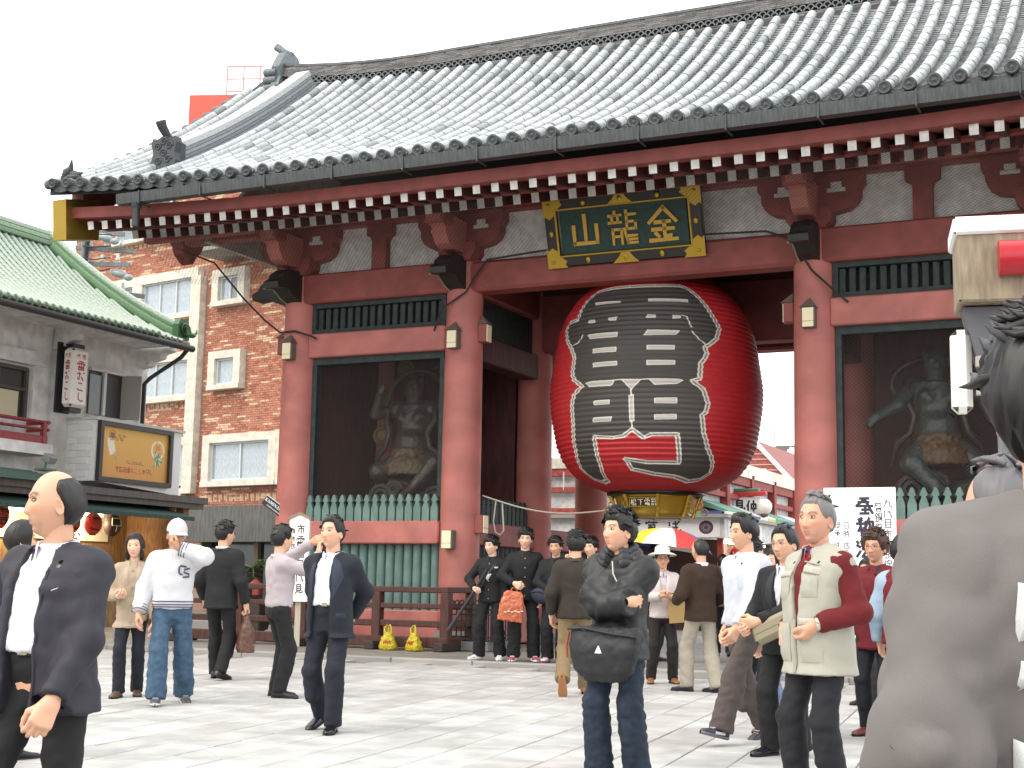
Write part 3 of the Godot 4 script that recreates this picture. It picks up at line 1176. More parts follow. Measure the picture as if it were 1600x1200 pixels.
	var scal := to_mesh([[b, mat("72777a", 0.55, "blotch", 0.2)]])
	for r in 2:
		for k in 120:
			var x := -8.55 + k * 0.1425 + r * 0.071
			place("ridge_scallop", scal, roof, Transform3D(Basis.IDENTITY, Vector3(x, y + 0.005 + r * 0.06 + rise.call(x), -2.57 - 0.01 * r)))
	y += 0.135
	for k in 6:
		course.call("ridge_course", -8.7, 8.7, y + 0.004, 0.034, -2.56 - 0.012 * k, mat("746f6d" if k % 2 else "7d7a79", 0.65, "blotch", 0.22), rise)
		y += 0.04
	course.call("ridge_cap", -8.75, 8.75, y, 0.05, -2.6, mat("66696b", 0.5, "blotch", 0.4), rise)
	# joints of the thin ridge tiles: short raised pieces, too small to pick apart
	b = Buf.new()
	b.box(Vector3.ZERO, Vector3(0.25, 0.03, 0.012))
	xs = []
	cs = []
	for k in 900:
		var x := rng.randf_range(-8.5, 8.5)
		var row := rng.randi() % 9
		var yy: float = 11.01 + 0.021 + 0.04 * row + (0.135 if row > 2 else 0.0)
		var zz: float = -2.535 - 0.006 * row if row < 3 else -2.56 - 0.012 * (row - 3)
		xs.append(Transform3D(Basis.IDENTITY, Vector3(x, yy + rise.call(x), zz + 0.004)))
		var w := rng.randf_range(0.1, 0.3)
		cs.append(Color(w, w * 0.97, w * 0.96))
	crowd("ridge_tile_faces", to_mesh([[b, tinted("ridge_tiles", 0.65, "blotch", 0.2)]]), roof, xs, cs)
	# ridge end ornaments
	for s in [-1.0, 1.0]:
		b = Buf.new()
		var e: float = 8.78 * s
		var prof := PackedVector2Array()
		for q in [[-0.34, 10.75], [-0.46, 10.68], [-0.42, 10.86], [-0.36, 11.0], [-0.4, 11.2], [-0.34, 11.4], [-0.4, 11.6], [-0.3, 11.8], [-0.2, 11.98], [0.0, 12.06], [0.2, 11.98], [0.3, 11.8], [0.4, 11.6], [0.34, 11.4], [0.4, 11.2], [0.36, 11.0], [0.42, 10.86], [0.46, 10.68], [0.34, 10.75]]:
			prof.append(Vector2(q[0] * 1.15, q[1]))
		b.prism(prof, -0.1, 0.1, Transform3D(Basis(Vector3(0, 0, -1), Vector3.UP, Vector3(1, 0, 0)), Vector3(e, 0.12, -2.9)))
		for k in 3:
			for zz in [-2.52, -3.28]:
				b.tube([Vector3(e, 11.28 + k * 0.17, zz), Vector3(e + s * 0.3, 11.3 + k * 0.17, zz)], 0.085, 10)
		b.tube([Vector3(e - s * 0.1, 12.1, -2.9), Vector3(e + s * 0.1, 12.2, -2.9), Vector3(e + s * 0.3, 12.34, -2.9)], [0.06, 0.075, 0.09], 10)
		for zz in [-2.35, -2.2, -2.1, -3.45]:
			b.ball(Vector3(e + s * 0.06, 10.98 - absf(zz + 2.9) * 0.32, zz), Vector3(0.09, 0.09, 0.1))
		put("ridge_end_ornament", b, mat("7b8588", 0.6, "blotch", 0.5), roof)
	# descending ridges
	for s in [-1.0, 1.0]:
		var cx: float = 7.76 * s
		for c in 6:
			b = Buf.new()
			var n := 16
			for k in n:
				var s0 := 1.32 + (6.3 - 1.32) * k / n
				var s1 := 1.32 + (6.3 - 1.32) * (k + 1) / n
				var f0 := roof_frame(cx, s0)
				var f1 := roof_frame(cx, s1)
				var w := 0.2 - 0.012 * c if c < 5 else 0.16
				var y0 := -0.05 + 0.062 * c
				var y1 := y0 + (0.054 if c < 5 else 0.1)
				b.face([f0 * Vector3(w, y0, 0), f1 * Vector3(w, y0, 0), f1 * Vector3(w, y1, 0), f0 * Vector3(w, y1, 0)])
				b.face([f1 * Vector3(-w, y0, 0), f0 * Vector3(-w, y0, 0), f0 * Vector3(-w, y1, 0), f1 * Vector3(-w, y1, 0)])
				b.face([f0 * Vector3(w, y1, 0), f1 * Vector3(w, y1, 0), f1 * Vector3(-w, y1, 0), f0 * Vector3(-w, y1, 0)])
				b.face([f1 * Vector3(w, y0, 0), f0 * Vector3(w, y0, 0), f0 * Vector3(-w, y0, 0), f1 * Vector3(-w, y0, 0)])
			put("hip_ridge_course", b, mat(["8b9092", "a3a8aa", "90959a", "a9aeb0", "989da0", "d5d8d8"][c], 0.5, "blotch", 0.25), roof)
		var f := roof_frame(cx, 1.28)
		b = Buf.new()
		var horn := PackedVector2Array()
		for q in [[-0.24, -0.06], [0.24, -0.06], [0.26, 0.1], [0.22, 0.25], [0.27, 0.42], [0.24, 0.52], [0.14, 0.5], [0.0, 0.56], [-0.14, 0.5], [-0.24, 0.52], [-0.27, 0.42], [-0.22, 0.25], [-0.26, 0.1]]:
			horn.append(Vector2(q[0], q[1]))
		var xf := Transform3D(Basis.IDENTITY, f.origin + Vector3(0, -0.02, 0.05))
		b.prism(horn, -0.06, 0.1, xf)
		for k in 6:
			swirl(b, xf * Vector3([-0.1, 0.1, -0.12, 0.12, 0.0, 0.0][k], [0.1, 0.12, 0.36, 0.36, 0.24, 0.44][k], 0.1), 0.075, 0.022, Basis.from_scale(Vector3(1 if k % 2 else -1, 1, 1)), 1.5)
		b.bev(xf * Vector3(0, 0.2, -0.14), Vector3(0.4, 0.56, 0.24), 0.02)
		b.tube([xf * Vector3(0, 0.5, -0.2), xf * Vector3(0, 0.55, 0.0), xf * Vector3(0, 0.68, 0.16), xf * Vector3(0, 0.78, 0.22)], [0.06, 0.07, 0.085, 0.095], 12)
		put("hip_end_ornament", b, mat("4b4f52", 0.6, "blotch", 0.3), roof)
		# little crest on the eave corner
		b = Buf.new()
		var cf := roof_frame(8.92 * s, 0.15, 0.1)
		b.tube([cf * Vector3(-0.2, 0.0, 0), cf * Vector3(-0.08, 0.09, 0), cf * Vector3(0.02, 0.16, 0), cf * Vector3(0.09, 0.3, 0)], [0.05, 0.09, 0.05, 0.01], 8)
		b.tube([cf * Vector3(0.02, 0.06, 0), cf * Vector3(0.14, 0.04, 0), cf * Vector3(0.24, 0.06, 0)], [0.07, 0.05, 0.01], 8)
		b.ball(cf * Vector3(0, 0.0, 0), Vector3(0.2, 0.06, 0.1))
		put("eave_crest", b, mat("5d6163", 0.6, "blotch", 0.3), roof)
		# verge tiles along the gable edge
		for k in 17:
			b = Buf.new()
			var vf := roof_frame(9.42 * s, 0.1 + k * 0.37)
			b.lathe([Vector2(0, 0.05), Vector2(0.075, 0.05), Vector2(0.085, 0.03), Vector2(0.085, -0.2)], 12, Transform3D(Basis(Vector3(0, 0, 1), Vector3(s, 0, 0), Vector3(0, 1, 0)), vf.origin))
			put("verge_tile", b, mat("6c7072", 0.55, "blotch", 0.3), roof)
# ================================================================ LANTERN, PLAQUE, LAMPS, STATUES, FENCES
func pts_of(s: String) -> PackedVector2Array:
	var p := PackedVector2Array()
	for q in s.split(" "):
		var t := q.split(",")
		p.append(Vector2(t[0].to_float(), t[1].to_float()))
	return p

func build_lantern() -> void:
	var at := Vector3(-0.02, 0, -1.3)
	var t := thing("giant_lantern", "giant red paper lantern with huge black characters hanging in the gateway", "lantern", at)
	var W := 2048
	var H := 1024
	var im := sheet(W, H, "b8242a")
	var nz := FastNoiseLite.new()
	nz.seed = 5
	nz.frequency = 0.02
	for y in range(0, H, 8):  # faint mottling of the paper
		for x in range(0, W, 16):
			var k := 1.0 + 0.07 * nz.get_noise_2d(x, y * 3.0)
			im.fill_rect(Rect2i(x, y, 16, 8), Color(0.70 * k, 0.145 * k, 0.165 * k))
	var to := func(p: PackedVector2Array) -> PackedVector2Array:
		var o := PackedVector2Array()
		for q in p:
			o.append(Vector2((q.x / 360.0 + 0.5) * W, (6.2 - q.y / 100.0) / 3.42 * H))
		return o
	var outer: PackedVector2Array = to.call(pts_of("-27,588 -14,591 1,591 19,591 37,592 43,585 48,571 52,552 57,522 54,504 49,493 46,488 47,478 45,468 43,462 42,437 38,433 44,421 47,399 46,386 44,381 46,353 50,331 57,310 59,296 55,286 46,283 33,289 19,292 4,299 2,310 1,314 14,309 34,309 31,351 17,350 13,345 7,358 2,348 -4,346 -16,349 -17,325 -18,303 -22,284 -29,282 -35,287 -38,304 -34,328 -31,371 -30,403 -28,417 -22,429 -28,441 -30,451 -30,479 -34,495 -40,510 -45,532 -42,541 -34,543 -34,560 -33,575"))
	var ink := Color("45413e")
	var pale := Color("d6d2c8")
	fill_poly(im, outer, ink)
	var edge := func(p: PackedVector2Array, w: float) -> void:
		for k in p.size():
			line(im, p[k], p[(k + 1) % p.size()], w, pale)
			line(im, p[k], p[(k + 1) % p.size()], w * 0.34, Color("7d7972"))
	edge.call(outer, 17.0)
	for s in ["-22,567 -3,564 -3,562 -21,563", "15,566 39,566 39,562 15,562", "-22,537 -18,536 -18,532 -23,533", "-8,536 -3,537 -4,532 -8,533", "15,539 19,538 19,534 14,534", "29,538 33,538 33,534 29,533", "-21,511 -20,512 -2,511 -2,504 -19,505", "13,505 15,513 32,512 30,506", "-16,487 -2,487 -2,480 -16,481", "15,488 29,488 29,482 15,482", "-15,464 -1,464 -1,458 -15,458", "15,464 29,464 29,458 15,457", "-19,433 -16,435 -3,434 -2,432 -4,426 -17,427", "2,435 12,434 7,419", "16,435 31,435 33,433 30,428 19,426", "-14,404 -5,404 -5,398 -14,398", "19,405 30,406 30,398 19,398", "-15,378 -4,378 -5,372 -16,372", "19,380 30,381 30,374 19,373", "6,409 8,411 8,371 6,370"]:
		var p: PackedVector2Array = to.call(pts_of(s))
		fill_poly(im, p, Color("bab5ab"))
		for k in p.size():
			line(im, p[k], p[(k + 1) % p.size()], 4.0, pale)
	for s in ["34,539 37,536 39,519", "39,513 43,500 47,492", "-25,514 -28,502 -33,499", "7,419 7,411", "7,371 7,358", "-3,434 2,435", "12,434 16,435"]:
		var p: PackedVector2Array = to.call(pts_of(s))
		for k in p.size() - 1:
			line(im, p[k], p[k + 1], 5.0, pale)
	var prof := [[2.68, 0.74], [2.78, 1.02], [2.9, 1.25], [3.0, 1.38], [3.2, 1.53], [3.45, 1.64], [4.0, 1.74], [4.4, 1.755], [5.0, 1.68], [5.3, 1.61], [5.6, 1.5], [5.85, 1.34], [6.0, 1.2], [6.2, 0.95]]
	var rad := func(y: float) -> float:
		for k in prof.size() - 1:
			if y <= prof[k + 1][0]:
				var q: float = (y - prof[k][0]) / (prof[k + 1][0] - prof[k][0])
				var p0: float = prof[maxi(k - 1, 0)][1]
				var p3: float = prof[mini(k + 2, prof.size() - 1)][1]
				return cubic_interpolate(prof[k][1], prof[k + 1][1], p0, p3, q) * 0.6 + lerpf(prof[k][1], prof[k + 1][1], q) * 0.4
		return 0.95
	var n := 120
	var rows := 44 * 4 + 1
	var p := PackedVector3Array()
	var uv := PackedVector2Array()
	for j in rows:
		var y := 2.68 + 3.52 * j / (rows - 1.0)
		var r: float = rad.call(y) - 0.016 + 0.022 * absf(sin(PI * j / 4.0)) + 0.004 * sin(j * 1.7)
		for k in n + 1:
			var a := TAU * k / n - PI
			var w := r + 0.004 * sin(a * 9.0 + j * 0.02)
			p.append(Vector3(sin(a) * w, y, cos(a) * w))
			uv.append(Vector2(float(k) / n, (6.2 - y) / 3.42))
	var b := Buf.new()
	b.grid(p, n + 1, rows, false, PackedColorArray(), uv)
	var paper := print_mat(im, 0.55)
	put("paper_body", b, paper, t)
	b = Buf.new()
	b.lathe([Vector2(0.0, 2.64), Vector2(0.74, 2.64), Vector2(0.8, 2.66), Vector2(0.8, 2.71), Vector2(0.74, 2.74), Vector2(0.0, 2.74)], 48)
	put("bottom_ring", b, mat("1c1a19", 0.35, "fine", 0.5), t)
	b = Buf.new()
	b.lathe([Vector2(0.0, 6.12), Vector2(0.98, 6.12), Vector2(1.0, 6.2), Vector2(0.98, 6.34), Vector2(0.0, 6.34)], 48)
	b.lathe([Vector2(0.1, 6.3), Vector2(0.1, 6.68)], 10)
	put("top_ring", b, mat("1c1a19", 0.35, "fine", 0.5), t)
	# gilded fitting under the lantern with its name plate
	var gold := mat("dcb548", 0.25, "fine", 0.3, 0.0, 0.55)
	b = Buf.new()
	b.lathe([Vector2(0.0, 2.3), Vector2(0.5, 2.3), Vector2(0.58, 2.33), Vector2(0.56, 2.37), Vector2(0.6, 2.42), Vector2(0.66, 2.6), Vector2(0.7, 2.62), Vector2(0.7, 2.67), Vector2(0.0, 2.67)], 8, Transform3D(Basis(Vector3.UP, PI / 8), Vector3.ZERO))
	put("gilded_fitting", b, gold, t)
	for k in 8:
		b = Buf.new()
		var a := TAU * k / 8.0 + PI / 8
		b.tube([Vector3(sin(a) * 0.6, 2.3, cos(a) * 0.6), Vector3(sin(a) * 0.66, 2.45, cos(a) * 0.66), Vector3(sin(a) * 0.74, 2.66, cos(a) * 0.74)], [0.035, 0.022, 0.04], 8)
		for j in 2:
			var c := Vector3(sin(a) * (0.72 + j * 0.08), 2.5 - 0.1 * j, cos(a) * (0.72 + j * 0.08))
			var ring := []
			for m in 9:
				ring.append(c + Vector3(sin(a) * 0.05 * cos(m * 0.8), 0.05 * sin(m * 0.8), cos(a) * 0.05 * cos(m * 0.8)))
			b.tube(ring, 0.014, 5)
		put("scroll_ornament", b, gold, t)
	var pm := sheet(256, 80, "14110e")
	for k in 4:
		glyph(pm, ["matsu", "shita", "den", "ki"][k], Vector2(16 + k * 60, 14), Vector2(44, 52), 6.0, Color("e9dcae"))
	line(pm, Vector2(3, 4), Vector2(253, 4), 4, Color("c8a23c"))
	line(pm, Vector2(3, 76), Vector2(253, 76), 4, Color("c8a23c"))
	line(pm, Vector2(4, 2), Vector2(4, 78), 4, Color("c8a23c"))
	line(pm, Vector2(252, 2), Vector2(252, 78), 4, Color("c8a23c"))
	b = Buf.new()
	panel(b, Vector3(-0.22, 2.45, 0.632), Vector3(0.5, 0, 0), Vector3(0, 0.15, 0.03))
	put("name_plate", b, print_mat(pm, 0.4), t)
	# cord tied from the fitting to the column
	b = Buf.new()
	var l := []
	for k in 13:
		var q := k / 12.0
		l.append(Vector3(lerpf(-2.62, -0.62, q), lerpf(2.62, 2.42, q) - 0.16 * sin(q * PI), lerpf(-0.15, -0.9, q)))
	b.tube(l, 0.014, 6)
	b.tube([Vector3(-2.42, 2.56, -0.25), Vector3(-2.46, 2.2, -0.25), Vector3(-2.42, 2.02, -0.25), Vector3(-2.33, 1.98, -0.25), Vector3(-2.27, 2.05, -0.25), Vector3(-2.29, 2.3, -0.25), Vector3(-2.33, 2.53, -0.3)], 0.013, 6)
	tag(put("tether_cord", b, mat("b9b3a4", 0.9)), "pale cord tied from the giant lantern's gilded foot to a red column", "cord")

func build_plaque() -> void:
	var tilt := Basis(Vector3.RIGHT, 0.3)
	var t := thing("name_plaque", "dark green plaque with three raised gilt characters in a black and gold frame", "plaque", Vector3(0.03, 6.79, 0.36))
	var x := Transform3D(tilt, Vector3.ZERO)
	var gold := mat("bd9a3c", 0.34, "fine", 0.3, 0.0, 0.8)
	var b := Buf.new()
	b.bev(Vector3.ZERO, Vector3(2.14, 0.74, 0.08), 0.01, tilt)
	put("board", b, mat("20463f", 0.6, "blotch", 0.6), t)
	b = Buf.new()
	for s in [-1, 1]:
		b.bev(x * Vector3(0, 0.45 * s, 0.03), Vector3(2.62, 0.19, 0.12), 0.02, tilt)
		b.bev(x * Vector3(1.21 * s, 0, 0.03), Vector3(0.2, 0.74, 0.12), 0.02, tilt)
	put("frame", b, mat("17140f", 0.35, "fine", 0.4), t)
	b = Buf.new()
	for s in [-1, 1]:
		b.bev(x * Vector3(0, 0.372 * s, 0.07), Vector3(2.26, 0.035, 0.07), 0.008, tilt)
		b.bev(x * Vector3(1.115 * s, 0, 0.07), Vector3(0.035, 0.74, 0.07), 0.008, tilt)
	put("gilt_moulding", b, gold, t)
	for sx in [-1, 1]:
		for sy in [-1, 1]:
			b = Buf.new()
			b.prism(PackedVector2Array([Vector2(0, 0), Vector2(-0.34, 0), Vector2(-0.3, -0.06), Vector2(-0.34, -0.1), Vector2(-0.22, -0.19), Vector2(-0.2, -0.19), Vector2(-0.2, -0.26), Vector2(-0.1, -0.33), Vector2(-0.04, -0.28), Vector2(0, -0.32)]), 0.085, 0.1, Transform3D(tilt * Basis.from_scale(Vector3(sx, sy, 1)), x * Vector3(1.32 * sx, 0.555 * sy, 0)))
			b.ball(x * Vector3(1.22 * sx, 0.46 * sy, 0.105), Vector3(0.03, 0.03, 0.015), tilt, 8, 5)
			put("corner_mount", b, gold, t)
	for q in [[0, 0.46], [0.02, -0.46], [-0.62, -0.46], [0.62, -0.46], [-1.21, 0], [1.21, 0], [-0.62, 0.46], [0.62, 0.46]]:
		b = Buf.new()
		if absf(q[0]) < 0.1:
			b.prism(PackedVector2Array([Vector2(-0.22, -0.09), Vector2(0.22, -0.09), Vector2(0.12, 0.0), Vector2(0.06, 0.09), Vector2(-0.06, 0.09), Vector2(-0.12, 0.0)]), 0.092, 0.105, Transform3D(tilt, x * Vector3(q[0], q[1], 0)))
		b.ball(x * Vector3(q[0], q[1], 0.1), Vector3(0.045, 0.055, 0.02), tilt, 8, 5)
		put("boss", b, gold, t)
	var gl := ["yama", "ryu", "kin"]
	for k in 3:
		b = Buf.new()
		for s in strokes(GLYPH[gl[k]]):
			for j in s.size() - 1:
				var a: Vector2 = (s[j] / 9.0 - Vector2(0.5, 0.5)) * Vector2(0.44, -0.5)
				var c: Vector2 = (s[j + 1] / 9.0 - Vector2(0.5, 0.5)) * Vector2(0.44, -0.5)
				var d := (c - a).normalized() * 0.022
				var w := Vector2(-d.y, d.x) * (1.1 if gl[k] == "ryu" else 1.5)
				var e = 0.001 * j
				b.prism(PackedVector2Array([a - d + w, c + d + w * 0.8, c + d - w * 0.8, a - d - w]), 0.03, 0.066 + e + 0.0007 * s.size(), Transform3D(tilt, x * Vector3(-0.66 + k * 0.66, 0.0, 0)))
		put("gilt_character", b, mat("d0a443", 0.4, "fine", 0.3, 0.0, 0.35), t)

func build_column_lamps() -> void:
	var red := mat("9c5048", 0.6, "fine", 0.4)
	var cream := mat("e3d9b4", 0.5)
	var grey := mat("6a5f58", 0.6)
	# [x, y, z, turn, has pyramid cap, label]
	for q in [[-2.95, 5.16, 0.33, 0.0, true, "cream wall lamp with pyramid cap high on the left middle column"], [-6.2, 5.14, 0.33, 0.0, true, "cream wall lamp with a pyramid cap, high on the leftmost column"], [2.95, 5.14, 0.33, 0.0, true, "cream wall lamp with a pyramid cap, high on the right middle column"], [-2.95, 1.88, 0.34, 0.0, false, "square cream wall lamp low on the column beside the students"], [-6.52, 5.3, 0.0, -PI / 2, true, "red cased wall lamp on the outer side of the leftmost column"], [-2.62, 5.3, 0.0, PI / 2, true, "red cased wall lamp high on the passage side of the left middle column"], [-2.61, 2.14, 0.0, PI / 2, false, "red cased wall lamp low on the passage side above the students"], [2.62, 5.3, 0.0, -PI / 2, true, "red cased wall lamp on the passage side of the right middle column"]]:
		var t := thing("wall_lamp", q[5], "lamp", Vector3(q[0], q[1], q[2]), q[3], "lamps on the gate columns")
		var b := Buf.new()
		b.bev(Vector3(0, 0, 0.05), Vector3(0.2, 0.3, 0.15), 0.008)
		put("housing", b, red if q[3] != 0.0 else grey, t)
		b = Buf.new()
		b.bev(Vector3(0, 0.04, 0.131), Vector3(0.165, 0.2, 0.02), 0.004)
		b.bev(Vector3(0, -0.105, 0.131), Vector3(0.165, 0.08, 0.02), 0.004)
		put("panel", b, cream, t)
		if q[4]:
			b = Buf.new()
			var c := [Vector3(-0.12, 0.15, -0.02), Vector3(0.12, 0.15, -0.02), Vector3(0.12, 0.15, 0.16), Vector3(-0.12, 0.15, 0.16)]
			var ap := Vector3(0, 0.31, 0.0)
			b.face([c[3], c[2], ap])
			b.face([c[2], c[1], ap])
			b.face([c[0], c[3], ap])
			b.face([c[1], c[0], ap])
			b.face([c[0], c[1], c[2], c[3]])
			put("cap", b, grey, t)

func swirl(b: Buf, at: Vector3, r: float, thick: float, basis := Basis.IDENTITY, turns := 2.2) -> void:
	var l := []
	var rr := []
	for k in 22:
		var q := k / 21.0
		var a := q * TAU * turns
		l.append(at + basis * Vector3(cos(a) * r * (1.0 - q * 0.82), sin(a) * r * (1.0 - q * 0.82), 0.08 * r * q))
		rr.append(thick * (1.0 - 0.5 * q))
	b.tube(l, rr, 7)

func build_statues() -> void:
	var bronze := mat("4a423b", 0.38, "blotch", 0.5)
	var greenb := mat("4a524d", 0.4, "blotch", 0.5)
	var rockm := mat("4f4842", 0.7, "blotch", 0.5, 1.5)
	for s in 2:
		var left := s == 0
		var o := Vector3(-4.62, 1.85, -1.35) if left else Vector3(4.46, 1.85, -1.35)
		var t := thing("guardian_statue", "dark guardian statue with drum rings and a golden skirt, left bay" if left else "dark guardian statue with a bare round belly in the right bay", "statue", o, 0.15 if left else 0.3)
		var f := Field.new(Vector3(-1.2, 0.5, -0.7), Vector3(1.2, 3.1, 1.0), 0.032)
		f.loft([[1.5, 0.3, 0.26, 0.02], [1.7, 0.34, 0.34, 0.08], [1.86, 0.31, 0.33, 0.09], [2.05, 0.3, 0.25, 0.03], [2.3, 0.36, 0.24, 0.0], [2.5, 0.3, 0.2, 0.0]], Transform3D.IDENTITY, 0.06, 2.1)
		f.cap(Vector3(0, 2.5, 0.02), Vector3(0, 2.66, 0.06), 0.13, 0.13, 0.05)
		f.cap(Vector3(0, 2.76, 0.08), Vector3(0, 2.84, 0.06), 0.17, 0.16, 0.05)
		f.cap(Vector3(0, 2.7, 0.24), Vector3(0, 2.76, 0.26), 0.05, 0.04, 0.04)
		for e in [-1.0, 1.0]:
			f.cap(Vector3(e * 0.06, 2.81, 0.22), Vector3(e * 0.1, 2.83, 0.2), 0.035, 0.03, 0.02)
			f.cap(Vector3(e * 0.12, 2.92, 0.05), Vector3(e * 0.16, 3.02, 0.02), 0.07, 0.03, 0.04)
			f.cap(Vector3(e * 0.14, 2.22, 0.2), Vector3(e * 0.18, 2.26, 0.19), 0.1, 0.1, 0.05)
		if left:
			f.cap(Vector3(-0.36, 2.42, 0.0), Vector3(-0.66, 2.3, 0.25), 0.12, 0.1, 0.06)
			f.cap(Vector3(-0.66, 2.3, 0.25), Vector3(-0.5, 2.7, 0.4), 0.1, 0.07, 0.05)
			f.cap(Vector3(0.36, 2.42, 0.0), Vector3(0.66, 2.5, 0.1), 0.12, 0.1, 0.06)
			f.cap(Vector3(0.66, 2.5, 0.1), Vector3(0.72, 2.95, 0.2), 0.1, 0.07, 0.05)
			f.cap(Vector3(-0.5, 2.7, 0.4), Vector3(-0.46, 2.82, 0.42), 0.08, 0.05, 0.03)
			f.cap(Vector3(-0.15, 1.5, 0.1), Vector3(-0.5, 1.25, 0.42), 0.2, 0.16, 0.08)
			f.cap(Vector3(-0.5, 1.25, 0.42), Vector3(-0.46, 1.0, 0.2), 0.15, 0.1, 0.06)
			f.cap(Vector3(0.15, 1.5, 0.1), Vector3(0.55, 1.4, 0.4), 0.2, 0.16, 0.08)
			f.cap(Vector3(0.55, 1.4, 0.4), Vector3(0.22, 0.95, 0.6), 0.15, 0.09, 0.06)
			f.cap(Vector3(0.22, 0.95, 0.6), Vector3(0.1, 0.8, 0.78), 0.09, 0.07, 0.04)
		else:
			f.cap(Vector3(-0.36, 2.42, 0.0), Vector3(-0.6, 2.1, 0.3), 0.13, 0.11, 0.06)
			f.cap(Vector3(-0.6, 2.1, 0.3), Vector3(-0.95, 1.9, 0.5), 0.11, 0.08, 0.05)
			f.cap(Vector3(-0.95, 1.9, 0.5), Vector3(-1.05, 1.78, 0.56), 0.08, 0.06, 0.04)
			f.cap(Vector3(0.36, 2.42, 0.0), Vector3(0.68, 2.25, 0.1), 0.13, 0.11, 0.06)
			f.cap(Vector3(0.68, 2.25, 0.1), Vector3(0.75, 1.9, 0.35), 0.11, 0.08, 0.05)
			f.cap(Vector3(-0.15, 1.5, 0.1), Vector3(-0.42, 1.2, 0.42), 0.24, 0.18, 0.08)
			f.cap(Vector3(-0.42, 1.2, 0.42), Vector3(-0.05, 0.78, 0.6), 0.16, 0.1, 0.06)
			f.cap(Vector3(-0.05, 0.78, 0.6), Vector3(-0.2, 0.7, 0.76), 0.09, 0.07, 0.04)
			f.cap(Vector3(0.15, 1.5, 0.1), Vector3(0.58, 1.2, 0.3), 0.24, 0.18, 0.08)
			f.cap(Vector3(0.58, 1.2, 0.3), Vector3(0.55, 0.8, 0.1), 0.16, 0.1, 0.06)
		var b := Buf.new()
		f.mesh_into(b, 0.012, Vector3(9, 9, 9), 3 + s)
		put("figure", b, bronze if left else greenb, t)
		# skirt
		var k2 := Field.new(Vector3(-0.9, 0.8, -0.6), Vector3(0.9, 1.9, 0.8), 0.035)
		k2.loft([[1.2, 0.56, 0.42, 0.14], [1.4, 0.5, 0.42, 0.12], [1.58, 0.38, 0.36, 0.08], [1.68, 0.35, 0.34, 0.08]], Transform3D.IDENTITY, 0.04, 2.2)
		var kb := Buf.new()
		k2.mesh_into(kb, 0.03, Vector3(9, 3, 9), 8 + s)
		put("skirt", kb, mat("6d5a3f" if left else "6f5232", 0.5, "blotch", 0.4, 0.0, 0.2), t)
		# scarf
		kb = Buf.new()
		for e in [-1.0, 1.0]:
			var l := []
			for q in [[0.16, 2.55, -0.1], [0.42, 2.5, 0.12], [0.46, 2.2, 0.2], [0.36, 1.95, 0.3], [0.42, 1.7, 0.32], [0.6, 1.55, 0.2], [0.68, 1.2, 0.1]]:
				l.append(Vector3(q[0] * e, q[1], q[2]))
			kb.tube(l, [0.05, 0.06, 0.05, 0.045, 0.05, 0.06, 0.03], 7)
		var loop := []
		for k in 15:
			var a := lerpf(-0.5, PI + 0.5, k / 14.0)
			loop.append(Vector3(cos(a) * 0.62, 2.5 + sin(a) * (0.66 if left else 0.4), -0.2))
		kb.tube(loop, 0.045, 7)
		put("scarf", kb, bronze, t)
		# cloud rock
		var rk := Field.new(Vector3(-1.3, -0.05, -0.8), Vector3(1.3, 1.15, 1.0), 0.045)
		for q in [[-0.6, 0.3, 0.1, 0.42], [0.1, 0.35, 0.0, 0.5], [0.7, 0.3, 0.1, 0.4], [-0.35, 0.75, 0.1, 0.3], [0.45, 0.72, 0.1, 0.3], [-0.9, 0.1, 0.3, 0.3], [0.95, 0.1, 0.3, 0.28], [0.0, 0.15, 0.5, 0.35]]:
			rk.cap(Vector3(q[0], q[1], q[2]), Vector3(q[0] + 0.1, q[1], q[2]), q[3], q[3], 0.1)
		kb = Buf.new()
		rk.mesh_into(kb, 0.04, Vector3(4, 5, 4), 21 + s)
		for q in [[-0.45, 0.82, 0.42, 0.22], [0.55, 0.78, 0.42, 0.22], [-0.75, 0.5, 0.5, 0.18], [0.8, 0.45, 0.48, 0.18], [0.1, 0.55, 0.56, 0.2], [-0.2, 0.95, 0.4, 0.15]]:
			swirl(kb, Vector3(q[0], q[1], q[2]), q[3], 0.05)
			swirl(kb, Vector3(q[0] + 0.12, q[1] - 0.03, q[2] - 0.05), q[3] * 1.2, 0.04)
		put("cloud_rock", kb, rockm, t)
		if left:
			for q in [[0.35, 3.1, -0.3], [-0.62, 1.95, 0.0], [-0.7, 2.65, -0.2], [0.85, 2.4, -0.3], [-0.3, 3.2, -0.3]]:
				var ring := Buf.new()
				var l := []
				for k in 17:
					l.append(Vector3(q[0] + cos(k * TAU / 16) * 0.15, q[1] + sin(k * TAU / 16) * 0.15, q[2]))
				ring.tube(l, 0.028, 6, false)
				l = []
				for k in 13:
					l.append(Vector3(q[0] + cos(k * TAU / 12) * 0.075, q[1] + sin(k * TAU / 12) * 0.075, q[2] + 0.02))
				ring.tube(l, 0.014, 5, false)
				ring.ball(Vector3(q[0], q[1], q[2]), Vector3(0.13, 0.13, 0.03))
				put("drum", ring, mat("6e5430", 0.5, "fine", 0.3, 0.0, 0.3), t)

